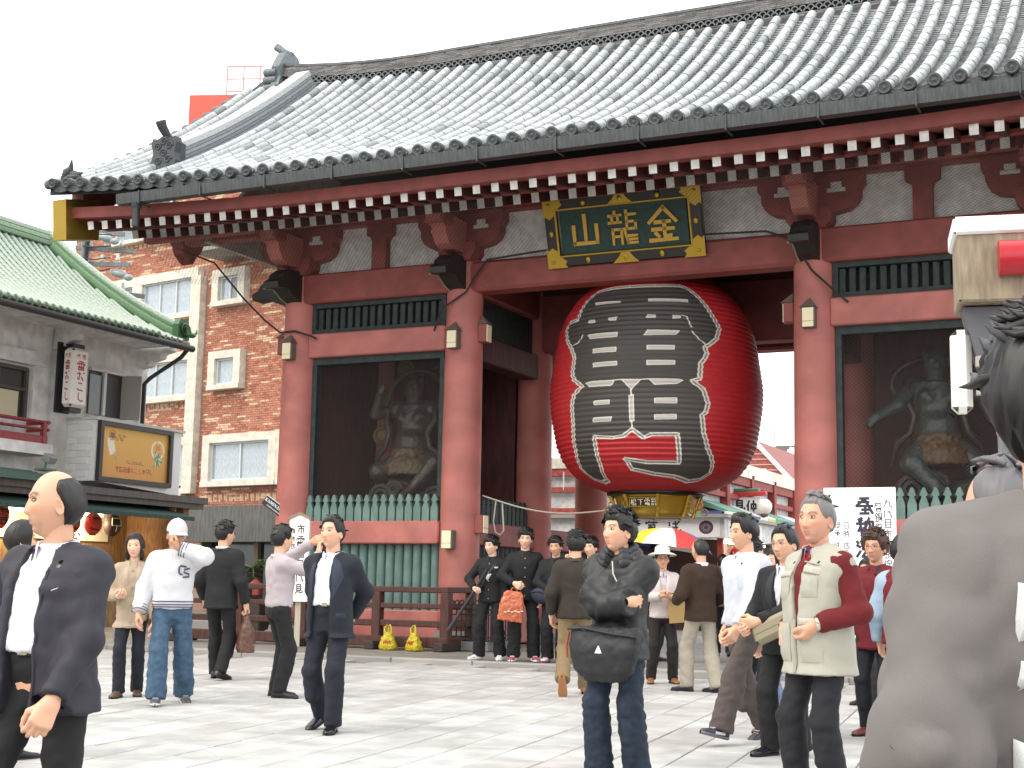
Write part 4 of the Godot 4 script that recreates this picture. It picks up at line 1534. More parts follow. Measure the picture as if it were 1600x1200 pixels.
func build_fences() -> void:
	var wood := mat("5c352d", 0.65, "streak", 0.6)
	# long brown rail fence on sleepers in front of the left bay, with a short return at its right end
	var t := thing("rail_fence", "brown wooden rail fence on sleeper feet along the front of the left bay", "fence")
	var z0 := 1.25
	for q in [[1.07, 0.09, 0.13], [0.82, 0.08, 0.1], [0.55, 0.1, 0.1], [0.27, 0.16, 0.16]]:
		var b := Buf.new()
		b.bev(Vector3(-5.05, q[0], z0), Vector3(5.2, q[1], q[2]), 0.012)
		put("rail", b, wood, t)
		b = Buf.new()
		b.bev(Vector3(-2.5, q[0] + 0.004, z0 - 0.42), Vector3(q[2], q[1], 0.96), 0.012)
		put("rail", b, wood, t)
	for x in [-7.55, -6.35, -5.1, -3.72, -2.5]:
		var b := Buf.new()
		b.bev(Vector3(x, 0.64, z0), Vector3(0.15, 0.78, 0.15), 0.012)
		put("post", b, wood, t)
		b = Buf.new()
		b.bev(Vector3(x, 0.21, z0 - 0.05), Vector3(0.17, 0.13, 0.62), 0.012)
		put("sleeper", b, mat("4a3a34", 0.8, "blotch", 0.3), t)
	var b3 := Buf.new()
	b3.bev(Vector3(-2.5, 0.64, z0 - 0.82), Vector3(0.14, 0.78, 0.14), 0.012)
	put("post", b3, wood, t)
	# low iron railing round the column
	t = thing("iron_railing", "low black iron railing with a ring-topped edge round the foot of the column", "railing")
	var iron := mat("1b1c1d", 0.5, "fine", 0.3)
	for side in 2:
		for k in 10:
			var at := Vector3(-2.72 + k * 0.088, 0, 0.82) if side == 0 else Vector3(-2.02, 0, 0.75 - k * 0.088)
			var b := Buf.new()
			b.tube([at + Vector3(0, 0.3, 0), at + Vector3(0, 0.84, 0)], 0.011, 6, false)
			var ring := []
			for j in 9:
				ring.append(at + Vector3(cos(j * TAU / 8) * 0.036 if side == 0 else 0.0, 0.885 + sin(j * TAU / 8) * 0.036, 0.0 if side == 0 else cos(j * TAU / 8) * 0.036))
			b.tube(ring, 0.012, 5, false)
			put("bar", b, iron, t)
		for y in [0.3, 0.36, 0.7, 0.78]:
			var b := Buf.new()
			if side == 0:
				b.box(Vector3(-2.32, y, 0.82), Vector3(0.84, 0.022, 0.03))
			else:
				b.box(Vector3(-2.02, y + 0.002, 0.38), Vector3(0.03, 0.022, 0.86))
			put("rail", b, iron, t)
	var b4 := Buf.new()
	b4.bev(Vector3(-2.36, 0.215, 0.4), Vector3(0.82, 0.15, 1.0), 0.015)
	put("stone_kerb", b4, mat("8f8d88", 0.85, "speck", 0.5), t)
	# two yellow carrier bags
	for k in 2:
		var at := Vector3(-3.37, FL, 1.5) if k == 0 else Vector3(-2.9, FL, 1.53)
		t = thing("carrier_bag", ["slim yellow carrier bag, left one of the pair by the rail fence", "yellow carrier bag, right one of the pair, near the fence end"][k], "bag", at, 0.2 - 0.5 * k, "yellow carrier bags")
		var f := Field.new(Vector3(-0.22, -0.02, -0.16), Vector3(0.22, 0.34, 0.16), 0.014)
		f.loft([[0.0, 0.135, 0.085, 0.0], [0.06, 0.14, 0.09, 0.0], [0.16, 0.105, 0.07, 0.0], [0.24, 0.06, 0.045, 0.0], [0.27, 0.045, 0.03, 0.0]], Transform3D.IDENTITY, 0.02, 3.0)
		var b := Buf.new()
		f.mesh_into(b, 0.012, Vector3(14, 14, 14), 31 + k)
		put("sack", b, mat("d8c41c", 0.4, "blotch", 0.15), t)
		for e in [-1.0, 1.0]:
			b = Buf.new()
			b.tube([Vector3(e * 0.05, 0.24, 0.01), Vector3(e * 0.055, 0.33, 0.02), Vector3(e * 0.02, 0.38, 0.0), Vector3(-0.005 * e, 0.33, -0.02), Vector3(0.0, 0.25, -0.02)], [0.02, 0.014, 0.012, 0.014, 0.02], 6)
			put("handle", b, mat("dccb2e", 0.4, "blotch", 0.15), t)
		b = Buf.new()
		for j in 4:
			b.box(Vector3(-0.04 + 0.03 * j, 0.11 + 0.012 * (j % 2), 0.083), Vector3(0.018, 0.05, 0.012))
		put("red_print", b, mat("b8442a", 0.6), t)

# ================================================================ GROUND
func build_ground() -> void:
	var joint := mat("86827c", 0.9, "speck", 0.6)
	var b := Buf.new()
	var drop := 0.03
	b.face([Vector3(-220, gy(40) - drop, 40), Vector3(220, gy(40) - drop, 40), Vector3(220, gy(3.2) - drop, 3.2), Vector3(-220, gy(3.2) - drop, 3.2)])
	b.face([Vector3(-220, gy(3.2) - drop, 3.2), Vector3(220, gy(3.2) - drop, 3.2), Vector3(220, 0.07, -320), Vector3(-220, 0.07, -320)])
	var g := put("ground", b, joint)
	tag(g, "open paved forecourt running from the street to the gate", "", "", "structure")
	# granite slabs in long lanes
	var tones := []
	for h in ["bebdb9", "c2c1bd", "b8b6b1", "c5c4c0"]:
		tones.append(mat(h, 0.62, "stain", 1.7))
	for m in tones:
		m.detail_enabled = false
	var rot := Basis(Vector3.UP, 0.105)
	var tilt := Basis(Vector3.RIGHT, 0.0128)
	var slabs := []
	var eye := Vector3(7.75, 0, 20.6)
	for lane in range(-32, 30):
		var off := fposmod(lane * 0.377, 1.0) * 0.9
		for k in range(-1, 17):
			var ln := 0.9
			var p := Vector3(lane * 0.4, 0, k * ln - off + 4.0)
			p = rot * (p - Vector3(0, 0, 10)) + Vector3(0.6, 0, 10)
			if p.z < 3.75 or p.z > 19.0:
				continue
			p.y = gy(p.z) - 0.035
			slabs.append([p.distance_to(eye), p])
	slabs.sort_custom(func(x, y): return x[0] < y[0])
	var slab := Buf.new()
	slab.bev(Vector3.ZERO, Vector3(0.388, 0.08, 0.888), 0.004)
	var sm := to_mesh([[slab, tones[0]]])
	var fwd := Vector3(-0.4256, 0, -0.894)
	var n := 0
	var xs := []
	var cs := []
	for s in slabs:
		var p: Vector3 = s[1]
		var d := p - eye
		var side := d.dot(Vector3(0.903, 0, -0.43)) / maxf(d.dot(fwd), 0.1)
		var x := Transform3D(tilt * rot, p + Vector3(0, rng.randf_range(-0.003, 0.002), 0))
		var seen := absf(side) < 0.4 and d.dot(fwd) > 6.2
		if seen and n < 300:
			place("paving_slab", sm, g, x, tones[rng.randi() % 4])
			n += 1
		else:
			xs.append(x)
			cs.append(tones[rng.randi() % 4].albedo_color.srgb_to_linear())
	var slab2 := Buf.new()
	slab2.bev(Vector3.ZERO, Vector3(0.388, 0.08, 0.888), 0.004)
	crowd("paving_slabs", to_mesh([[slab2, tinted("granite", 0.62, "speck", 0.35)]]), g, xs, cs)
	# step in front of the gate with a kerb of long stones
	b = Buf.new()
	b.box(Vector3(0, 0.04, -3.0), Vector3(40, 0.2, 12.7))
	var pf := put("gate_step", b, mat("8d8982", 0.6, "stain", 2.0))
	tag(pf, "low stone step that the gate stands on", "", "", "structure")
	for k in 30:
		b = Buf.new()
		b.bev(Vector3(-19 + k * 1.25, 0.1, 3.42), Vector3(1.242, 0.112, 0.26), 0.012)
		put("kerb_stone", b, mat(["aeaaa4", "a5a19b", "b5b1aa"][k % 3], 0.7, "speck", 0.4), pf)

# ================================================================ SHOP ON THE LEFT
func side_x(x: float) -> Transform3D:  # local x runs away from the viewer (-z), y up, z out of the wall (+x)
	return Transform3D(Basis(Vector3(0, 0, -1), Vector3.UP, Vector3(1, 0, 0)), Vector3(x, 0, 0))

func lbox(b: Buf, f: Transform3D, x0: float, x1: float, y0: float, y1: float, z0: float, z1: float) -> void:
	b.box(f * Vector3((x0 + x1) * 0.5, (y0 + y1) * 0.5, (z0 + z1) * 0.5), Vector3(x1 - x0, y1 - y0, z1 - z0), f.basis)

func build_shop() -> void:
	var t := thing("sweet_shop", "white two-storey shop with a green tiled roof and a red balcony", "building")
	var f := side_x(-13.8)
	var plaster := mat("eeede9", 0.8, "stain", 1.6)
	var dark := mat("2b2927", 0.5)
	var b := Buf.new()
	lbox(b, f, -14, 4.96, 2.9, 6.75, -6.0, 0.0)
	put("wall", b, plaster, t)
	b = Buf.new()
	lbox(b, f, -14, 1.66, 5.52, 5.8, 0.0, 0.14)
	lbox(b, f, 1.3, 1.75, 4.2, 6.7, 0.0, 0.1)
	lbox(b, f, -14, -1.3, 4.3, 4.5, 0.0, 0.1)
	put("timber_band", b, plaster, t)
	for q in [2.0, 4.72, -0.6]:
		b = Buf.new()
		b.prism(PackedVector2Array([Vector2(0, 5.95), Vector2(0.3, 6.0), Vector2(0.36, 6.1), Vector2(0.62, 6.16), Vector2(0.66, 6.26), Vector2(0.95, 6.32), Vector2(0.95, 6.44), Vector2(0, 6.44)]), -0.12, 0.12, Transform3D(Basis(Vector3(1, 0, 0), Vector3.UP, Vector3(0, 0, 1)), Vector3(-13.8, 0, -q)))
		put("eave_bracket", b, plaster, t)
	# windows
	var w := put("window", wall_hole(f, -1.9, 1.14, 4.4, 5.42, 0.02), dark, t)
	b = Buf.new()
	for x in [-1.9, -1.15, -0.4, 0.35, 1.14]:
		lbox(b, f, x - 0.035, x + 0.035, 4.4, 5.42, 0.02, 0.09)
	lbox(b, f, -1.9, 1.14, 5.37, 5.45, 0.02, 0.1)
	lbox(b, f, -1.9, 1.14, 4.95, 5.01, 0.02, 0.08)
	put("frame", b, mat("4a463f", 0.6), w)
	b = Buf.new()
	lbox(b, f, 0.4, 0.95, 4.4, 4.93, 0.03, 0.05)
	lbox(b, f, -1.0, -0.5, 4.4, 4.93, 0.03, 0.05)
	put("curtain", b, mat("cfc6a8", 0.8), w)
	w = put("window", wall_hole(f, 3.02, 4.2, 4.72, 5.7, 0.02), dark, t)
	b = Buf.new()
	lbox(b, f, 3.0, 4.22, 5.68, 5.74, 0.0, 0.1)
	lbox(b, f, 3.42, 3.5, 4.72, 5.7, 0.0, 0.1)
	put("frame", b, mat("d4d2cc", 0.6), w)
	b = Buf.new()
	lbox(b, f, 3.02, 3.42, 4.72, 5.6, 0.02, 0.05)
	put("pane", b, mat("56605c", 0.2), w)
	b = Buf.new()
	b.box(f * Vector3(4.2, 5.2, 0.2), Vector3(0.04, 1.0, 0.44), f.basis * Basis(Vector3.UP, 0.5))
	put("shutter", b, mat("9a9690", 0.6), w)
	# roof with rows of green tiles, hip towards the far corner
	var gt := mat("c3d3c1", 0.28, "blotch", 0.4)
	var rf := Node3D.new()
	rf.name = "roof"
	t.add_child(rf)
	var ry := func(x: float) -> float:
		var q := clampf((-12.3 - x) / 2.9, 0.0, 1.0)
		return 6.45 + 2.2 * (0.62 * q + 0.38 * q * q)
	var hip := func(x: float) -> float:
		var q := clampf((-12.3 - x) / 2.9, 0.0, 1.0)
		return -4.5 + 1.55 * q
	b = Buf.new()
	for k in 10:
		var xa := -12.25 - 2.95 * k / 10.0
		var xb := -12.25 - 2.95 * (k + 1) / 10.0
		b.face([Vector3(xa, ry.call(xa) - 0.06, 6.0), Vector3(xa, ry.call(xa) - 0.06, hip.call(xa)), Vector3(xb, ry.call(xb) - 0.06, hip.call(xb)), Vector3(xb, ry.call(xb) - 0.06, 6.0)])
		b.face([Vector3(xa, ry.call(xa) - 0.06, hip.call(xa)), Vector3(-20, ry.call(xa) - 0.06, hip.call(xa)), Vector3(-20, ry.call(xb) - 0.06, hip.call(xb)), Vector3(xb, ry.call(xb) - 0.06, hip.call(xb))])
	b.face([Vector3(-12.25, 6.3, 6.0), Vector3(-12.25, 6.3, -4.5), Vector3(-12.25, 6.42, -4.5), Vector3(-12.25, 6.42, 6.0)])
	put("roof_bed", b, mat("6f946f", 0.5, "blotch", 0.5), rf)
	b = Buf.new()  # soffit and fascia
	lbox(b, f, -14, 4.55, 6.4, 6.47, 0.0, 1.5)
	put("soffit", b, plaster, rf)
	b = Buf.new()
	b.tube([Vector3(-12.2, 6.3, 6.0), Vector3(-12.2, 6.3, -4.55)], 0.075, 10)
	put("gutter", b, mat("3a3836", 0.5), rf)
	for k in 34:
		b = Buf.new()
		b.box(Vector3(-12.5, 6.36, 4.5 - k * 0.27), Vector3(0.4, 0.07, 0.07))
		put("rafter_tip", b, plaster, rf)
	var rib := 0
	for k in 46:
		var z := 4.6 - k * 0.2
		var l := []
		var r := []
		for j in 12:
			var x := -12.2 - 2.95 * j / 11.0
			if z < hip.call(x) + 0.05:
				break
			l.append(Vector3(x, ry.call(x) - 0.02, z))
			r.append(0.052)
		if l.size() > 1:
			b = Buf.new()
			b.tube(l, 0.05, 7)
			for j in l.size() - 1:
				for m in 2:
					var c: Vector3 = l[j].lerp(l[j + 1], 0.25 + 0.5 * m)
					b.box(c + Vector3(0, -0.015, 0.1), Vector3(0.03, 0.05, 0.15), Basis(Vector3(0, 0, 1), -0.6))
			put("tile_row", b, gt, rf)
	var hl := []
	for j in 14:
		var x := -12.35 - 2.85 * j / 13.0
		hl.append(Vector3(x, ry.call(x), hip.call(x)))
	for c in 4:
		b = Buf.new()
		var l := []
		for q in hl:
			l.append(q + Vector3(0, 0.02 + 0.085 * c, 0))
		l = l.slice(1)
		b.tube(l, [0.13, 0.11, 0.1, 0.09][c], 8)
		put("hip_ridge_course", b, mat(["6f9a68", "93b98c", "6c9867", "cfe0cc"][c], 0.4, "blotch", 0.3), rf)
	b = Buf.new()
	var ef := Transform3D(Basis(Vector3.UP, 2.2), hl[1] + Vector3(0, 0.02, 0))
	b.prism(PackedVector2Array([Vector2(-0.2, -0.08), Vector2(0.2, -0.08), Vector2(0.2, 0.25), Vector2(0.12, 0.38), Vector2(-0.12, 0.38), Vector2(-0.2, 0.25)]), -0.06, 0.1, Transform3D(Basis(Vector3(0, 0, -1), Vector3.UP, Vector3(1, 0, 0)), hl[1] + Vector3(0.12, 0, -0.03)))
	swirl(b, hl[1] + Vector3(0.24, 0.16, -0.03), 0.13, 0.025, Basis(Vector3.UP, PI / 2), 1.6)
	put("hip_end_ornament", b, mat("3f7040", 0.4, "blotch", 0.3), rf)
	b = Buf.new()
	b.ball(hl[0] + Vector3(0.1, 0.14, -0.05), Vector3(0.1, 0.06, 0.14))
	b.tube([hl[0] + Vector3(0.1, 0.14, 0.02), hl[0] + Vector3(0.1, 0.3, 0.06), hl[0] + Vector3(0.1, 0.38, 0.16)], [0.07, 0.05, 0.02], 8)
	b.tube([hl[0] + Vector3(0.1, 0.12, -0.1), hl[0] + Vector3(0.12, 0.22, -0.22), hl[0] + Vector3(0.1, 0.3, -0.24)], [0.05, 0.03, 0.01], 8)
	put("roof_finial", b, mat("5d8a5b", 0.4, "blotch", 0.2), rf)
	for c in 3:
		b = Buf.new()
		b.bev(Vector3(-15.2, 8.62 + c * 0.12, 1.4), Vector3(0.36 - 0.06 * c, 0.11, 8.8), 0.02)
		put("ridge_course", b, mat(["7d9c78", "9db998", "b9cdb5"][c], 0.4, "blotch", 0.3), rf)
	for k in 40:
		b = Buf.new()
		b.lathe([Vector2(0, 0.03), Vector2(0.05, 0.03), Vector2(0.06, 0.0), Vector2(0.06, -0.2)], 9, Transform3D(Basis(Vector3(0, 0, 1), Vector3(1, 0, 0), Vector3(0, 1, 0)), Vector3(-12.16, 6.45, 4.6 - k * 0.2 - 0.1)))
		if 4.6 - k * 0.2 > -4.4:
			put("eave_end_tile", b, mat("8fac93", 0.4, "blotch", 0.2), rf)
	b = Buf.new()
	b.tube([Vector3(-12.25, 6.25, -4.4), Vector3(-12.4, 6.1, -4.4), Vector3(-13.5, 5.72, -4.7), Vector3(-13.7, 5.6, -4.75), Vector3(-13.7, 4.6, -4.75)], 0.05, 8)
	put("downpipe", b, mat("3a3836", 0.5), t)
	# balcony
	var red := mat("a8323a", 0.5, "blotch", 0.6)
	var fb := side_x(-13.25)
	b = Buf.new()
	lbox(b, fb, -14, 1.38, 3.62, 3.85, -0.6, 0.12)
	put("balcony_slab", b, plaster, t)
	for q in [[4.3, 0.055], [4.15, 0.045]]:
		b = Buf.new()
		b.tube([fb * Vector3(-14, q[0], 0), fb * Vector3(1.34, q[0], 0)], q[1] * 0.7, 8)
		b.tube([fb * Vector3(1.3, q[0], -0.6), fb * Vector3(1.3, q[0], 0.06)], q[1] * 0.7, 8)
		put("balcony_rail", b, red, t)
	b = Buf.new()
	lbox(b, fb, -14, 1.3, 3.86, 4.02, -0.03, 0.03)
	put("balcony_rail", b, red, t)
	for k in 8:
		b = Buf.new()
		lbox(b, fb, 1.16 - k * 1.4, 1.26 - k * 1.4, 3.86, 4.3, -0.045, 0.045)
		put("balcony_post", b, red, t)
	# white tiled corner box
	b = Buf.new()
	b.prism(PackedVector2Array([Vector2(2.5, 3.2), Vector2(5.33, 3.05), Vector2(5.33, 4.56), Vector2(2.5, 4.5)]), -1.2, 0.0, side_x(-13.02))
	put("corner_box", b, mat("e6e5e1", 0.4), t)
	for r in 9:
		for k in 3:
			b = Buf.new()
			b.bev(Vector3(-14.26 + k * 0.42 + 0.1 * (r % 2), 3.35 + r * 0.142, -2.494), Vector3(0.412, 0.135, 0.02), 0.004)
			put("wall_tile", b, mat(["e4e3df", "dddcd8"][(r + k) % 2], 0.35), t)
	b = Buf.new()
	lbox(b, side_x(-13.02), 2.45, 5.4, 4.5, 4.56, -1.2, 0.06)
	put("box_coping", b, mat("c9c7c2", 0.6), t)
	# ground floor: eave, awning, lit shop front
	b = Buf.new()
	for k in 8:
		lbox(b, side_x(-12.6), -14, 0.85, 3.0 + k * 0.035, 3.035 + k * 0.035, -0.9 + 0.0, 0.45 - k * 0.14)
	put("lower_roof", b, mat("5d7f74", 0.5, "streak", 0.3), t)
	b = Buf.new()
	lbox(b, side_x(-12.6), -14, 5.5, 2.86, 3.0, -1.2, 0.3)
	lbox(b, side_x(-12.6), -14, 5.45, 2.74, 2.86, -1.2, 0.22)
	put("shop_fascia", b, mat("6a625c", 0.5, "streak", 0.8), t)
	b = Buf.new()
	b.prism(PackedVector2Array([Vector2(-0.5, 2.78), Vector2(0.55, 2.52), Vector2(0.55, 2.44), Vector2(0.53, 2.44), Vector2(0.52, 2.5), Vector2(-0.5, 2.75)]), -4.6, 12.0, Transform3D(Basis(Vector3(1, 0, 0), Vector3.UP, Vector3(0, 0, 1)), Vector3(-12.5, 0, 0)))
	put("awning", b, mat("3f6259", 0.7, "streak", 0.4), t)
	b = Buf.new()
	lbox(b, side_x(-13.8), -14, 5.3, 0.1, 2.9, -1.0, 0.0)
	put("shop_front", b, mat("a98350", 0.6, "streak", 0.8), t)
	b = Buf.new()
	lbox(b, side_x(-13.8), -14, 3.9, 1.95, 2.6, 0.01, 0.04)
	put("shop_back_panel", b, mat("d9d3b4", 0.7), t)
	b = Buf.new()
	lbox(b, side_x(-12.62), 4.55, 4.75, 0.1, 2.8, -1.2, 0.0)
	lbox(b, side_x(-12.62), 4.9, 5.1, 2.5, 2.9, -0.1, 0.1)
	put("shop_post", b, mat("9a6a3c", 0.6, "streak", 0.6), t)
	b = Buf.new()
	lbox(b, side_x(-13.2), -6, 3.5, 0.1, 1.0, -0.6, 0.3)
	put("counter", b, mat("b98e55", 0.6, "streak", 0.7), t)
	# strip lights under the awning
	for k in 4:
		var m := mat("fffbe8", 0.5).duplicate()
		m.emission_enabled = true
		m.emission = Color("fff3d0")
		m.emission_energy_multiplier = 2.0
		b = Buf.new()
		var at := Vector3(-13.4, 2.5, -2.6 + k * 2.2)
		b.box(at, Vector3(0.08, 0.06, 1.3))
		tag(put("strip_light", b, m), "white strip light under the shop awning, " + ["farthest from the street", "second from the far end", "third from the far end", "nearest the street"][k], "strip light", "", "")
		var l := OmniLight3D.new()
		l.name = "strip_glow"
		l.position = at - Vector3(0, 0.12, 0)
		l.light_energy = 1.2
		l.light_size = 0.1
		l.omni_range = 8.0
		l.omni_attenuation = 2.0
		l.light_color = Color("ffe9c0")
		l.shadow_enabled = true
		add_child(l, true)
	# vertical hanging sign
	var s := thing("vertical_sign", "rounded white vertical sign with red hand-lettered characters on the shop's upper wall", "sign", Vector3(-13.3, 4.72, -2.08))
	b = Buf.new()
	b.bev(Vector3(0.0, 0.62, 0.0), Vector3(0.28, 1.26, 0.5), 0.06)
	put("light_box", b, mat("e8e4dc", 0.4), s)
	b = Buf.new()
	b.box(Vector3(-0.05, 1.3, 0), Vector3(0.2, 0.1, 0.34))
	b.box(Vector3(-0.05, -0.06, 0), Vector3(0.2, 0.1, 0.34))
	b.box(Vector3(-0.22, 0.62, 0.12), Vector3(0.05, 1.5, 0.42))
	put("bracket", b, mat("26262a", 0.5), s)
	var im := sheet(128, 384, "f1ede6")
	var rc := Color("b03a35")
	glyph(im, "moto", Vector2(18, 20), Vector2(34, 30), 5, rc)
	glyph(im, "so", Vector2(70, 20), Vector2(34, 30), 5, rc)
	for k in 4:
		glyph(im, ["kaminari", "o", "ko", "shi"][k], Vector2(28, 74 + k * 76), Vector2(70, 58), 10, rc)
	for e in 2:
		b = Buf.new()
		if e == 0:
			panel(b, Vector3(0.142, 0.06, 0.19), Vector3(0, 0, -0.38), Vector3(0, 1.12, 0))
		else:
			panel(b, Vector3(-0.1, 0.06, 0.252), Vector3(0.2, 0, 0), Vector3(0, 1.12, 0))
		put("lettering", b, print_mat(im), s)
	# billboard on the corner box
	s = thing("billboard", "orange billboard in a dark frame with pale painted figures and red lettering", "billboard", Vector3(-13.0, 3.25, -3.7))
	b = Buf.new()
	for q in [[-1.18, 0.0], [1.12, 0.02]]:
		b.box(Vector3(0.04, 0.6, q[0]), Vector3(0.1, 1.24, 0.1))
	b.box(Vector3(0.04, 0.0, -0.03), Vector3(0.098, 0.1, 2.38))
	b.box(Vector3(0.04, 1.19, -0.03), Vector3(0.098, 0.1, 2.38))
	put("frame", b, mat("3d3a38", 0.5, "fine", 0.3), s)
	im = sheet(512, 256, "e2b04c")
	for y in 256:
		im.fill_rect(Rect2i(0, y, 512, 1), Color("e8b852").lerp(Color("d99a48"), y / 256.0))
	for k in 26:  # two loose figures of pale robes and ribbons
		var a := rng.randf() * TAU
		line(im, Vector2(75, 75) + Vector2(cos(a), sin(a) * 1.3) * rng.randf_range(4, 34), Vector2(88, 130) + Vector2(cos(a), sin(a)) * rng.randf_range(4, 22), 9, Color("efe6d2"))
		line(im, Vector2(425, 90) + Vector2(cos(a), sin(a)) * 46, Vector2(425, 90) + Vector2(cos(a + 0.5), sin(a + 0.5)) * 46, 10, Color("f0ead8"))
	for k in 12:
		var a := k * 0.5
		line(im, Vector2(420, 120) + Vector2(cos(a) * 20, sin(a) * 24), Vector2(430, 150) + Vector2(cos(a * 2.0) * 30, sin(a) * 30), 8, Color(["5f9a72", "d8d6c0", "4c8a7a"][k % 3]))
		line(im, Vector2(110 + k * 4, 50 + sin(k) * 14), Vector2(116 + k * 6, 54 + sin(k + 1.0) * 16), 2.5, Color("6d4a2a"))
		line(im, Vector2(84, 44) + Vector2(cos(a), sin(a)) * 24, Vector2(84, 44) + Vector2(cos(a + 0.5), sin(a + 0.5)) * 24, 3, Color("6d4a2a"))
	fill_poly(im, PackedVector2Array([Vector2(70, 30), Vector2(98, 30), Vector2(104, 52), Vector2(84, 64), Vector2(66, 52)]), Color("9a5a3a"))
	fill_poly(im, PackedVector2Array([Vector2(410, 60), Vector2(442, 62), Vector2(438, 92), Vector2(412, 90)]), Color("d98f3c"))
	fill_poly(im, PackedVector2Array([Vector2(100, 120), Vector2(116, 150), Vector2(128, 178), Vector2(108, 160)]), Color("8fb07a"))
	var gs := ["n", "shi", "ko", "o", "n"]
	for k in 7:
		glyph(im, ["te", "n", "ko", "o", "o", "o", "n"][k], Vector2(190 + k * 19, 164), Vector2(14, 14), 2.4, Color("5a4630"))
	for k in 10:
		glyph(im, ["jo", "ban", "tate", "kaminari", "o", "ko", "shi", "hon", "ro", "n"][k], Vector2(118 + k * 28, 198), Vector2(22, 24), 3.6, Color("b5302a"))
	b = Buf.new()
	panel(b, Vector3(0.02, 0.05, 1.1), Vector3(0, 0, -2.26), Vector3(0, 1.1, 0))
	put("poster", b, print_mat(im, 0.5), s)
	# floodlight
	s = thing("floodlight", "grey floodlight on a bracket over the shop's lower roof", "floodlight", Vector3(-12.7, 3.26, -0.75))
	b = Buf.new()
	b.bev(Vector3(0.1, 0.24, 0), Vector3(0.2, 0.16, 0.24), 0.02, Basis(Vector3(0, 0, 1), -0.5))
	put("lamp_head", b, mat("8b8d8c", 0.4), s)
	b = Buf.new()
	b.tube([Vector3(0, 0, 0), Vector3(0, 0.2, 0)], 0.025, 6)
	b.box(Vector3(0, 0.02, 0), Vector3(0.3, 0.04, 0.3))
	put("bracket", b, mat("5f7a66", 0.6), s)
	# red paper lanterns in the shop front
	for k in 4:
		var z: float = [0.1, -1.95, -2.6, -3.2][k]
		s = thing("paper_lantern", ["red and black paper lantern behind the balding man's head in the shop front", "small red paper lantern with a single hooked stroke under the awning", "small red paper lantern with a black character, between two others under the awning", "dark paper lantern beside the wooden post, last under the awning"][k], "lantern", Vector3(-13.05, 2.08, z), 0.0, "paper lanterns under the awning")
		b = Buf.new()
		var sc := 1.25 if k == 0 else 1.0
		var pr := []
		for j in 13:
			var y := j / 12.0
			pr.append(Vector2((0.06 + 0.13 * sqrt(sin(clampf(y, 0.03, 0.97) * PI)) + (0.004 if j % 2 else 0.0)) * sc, y * 0.42 * sc))
		b.lathe(pr, 20)
		put("paper_body", b, mat("b3372c" if k < 3 else "3a2522", 0.6), s)
		b = Buf.new()
		b.lathe([Vector2(0, -0.03), Vector2(0.075, -0.03), Vector2(0.075, 0.015), Vector2(0, 0.015)], 14)
		b.lathe([Vector2(0, 0.4 * sc), Vector2(0.075, 0.4 * sc), Vector2(0.075, 0.45 * sc), Vector2(0, 0.45 * sc)], 14)
		put("cap", b, mat("1d1b1a", 0.5), s)
		b = Buf.new()
		for st in strokes(GLYPH[["kaminari", "shi", "ko", "ro"][k]]):
			for j in st.size() - 1:
				for e in 3:
					var q: Vector2 = st[j].lerp(st[j + 1], e / 3.0) / 9.0
					var q2: Vector2 = st[j].lerp(st[j + 1], (e + 1) / 3.0) / 9.0
					var pp := []
					for q3 in [q, q2]:
						var a: float = (0.5 - q3.x) * 1.5 + 0.42
						var yy: float = 0.42 * sc * (0.84 - q3.y * 0.68)
						var rr: float = (0.066 + 0.13 * sqrt(sin(yy / (0.42 * sc) * PI))) * sc + 0.004
						pp.append(Vector3(cos(a) * rr, yy, sin(a) * rr))
					b.tube(pp, 0.013, 5)
		put("character", b, mat("15120f" if k < 3 else "c9b9a0", 0.6), s)
	# hanging wisteria
	for k in 3:
		b = Buf.new()
		var cols := [lin("8a78b0"), lin("a294c4"), lin("6f8a4e"), lin("6a5a92")]
		for j in 90:
			b.tint = cols[rng.randi() % 4]
			var y := rng.randf()
			b.ball(Vector3(rng.randf_range(-0.1, 0.1) * (1.2 - y), -y * 0.5, rng.randf_range(-0.1, 0.1) * (1.2 - y)), Vector3(0.022, 0.028, 0.022), Basis.IDENTITY, 5, 4)
		var o := put("wisteria_spray", b, tinted("petals", 0.7))
		o.position = [Vector3(-12.85, 2.5, 0.9), Vector3(-12.85, 2.45, 0.45), Vector3(-13.3, 2.12, -2.3)][k]
		tag(o, ["purple wisteria spray hanging at the far left edge of the shop front", "purple wisteria spray next to the large red lantern in the shop front", "purple wisteria spray in front of the shop counter left of the woman in beige"][k], "flowers", "wisteria sprays in the shop")

func wall_hole(f: Transform3D, x0: float, x1: float, y0: float, y1: float, z: float) -> Buf:
	var b := Buf.new()
	lbox(b, f, x0, x1, y0, y1, z - 0.03, z)
	return b
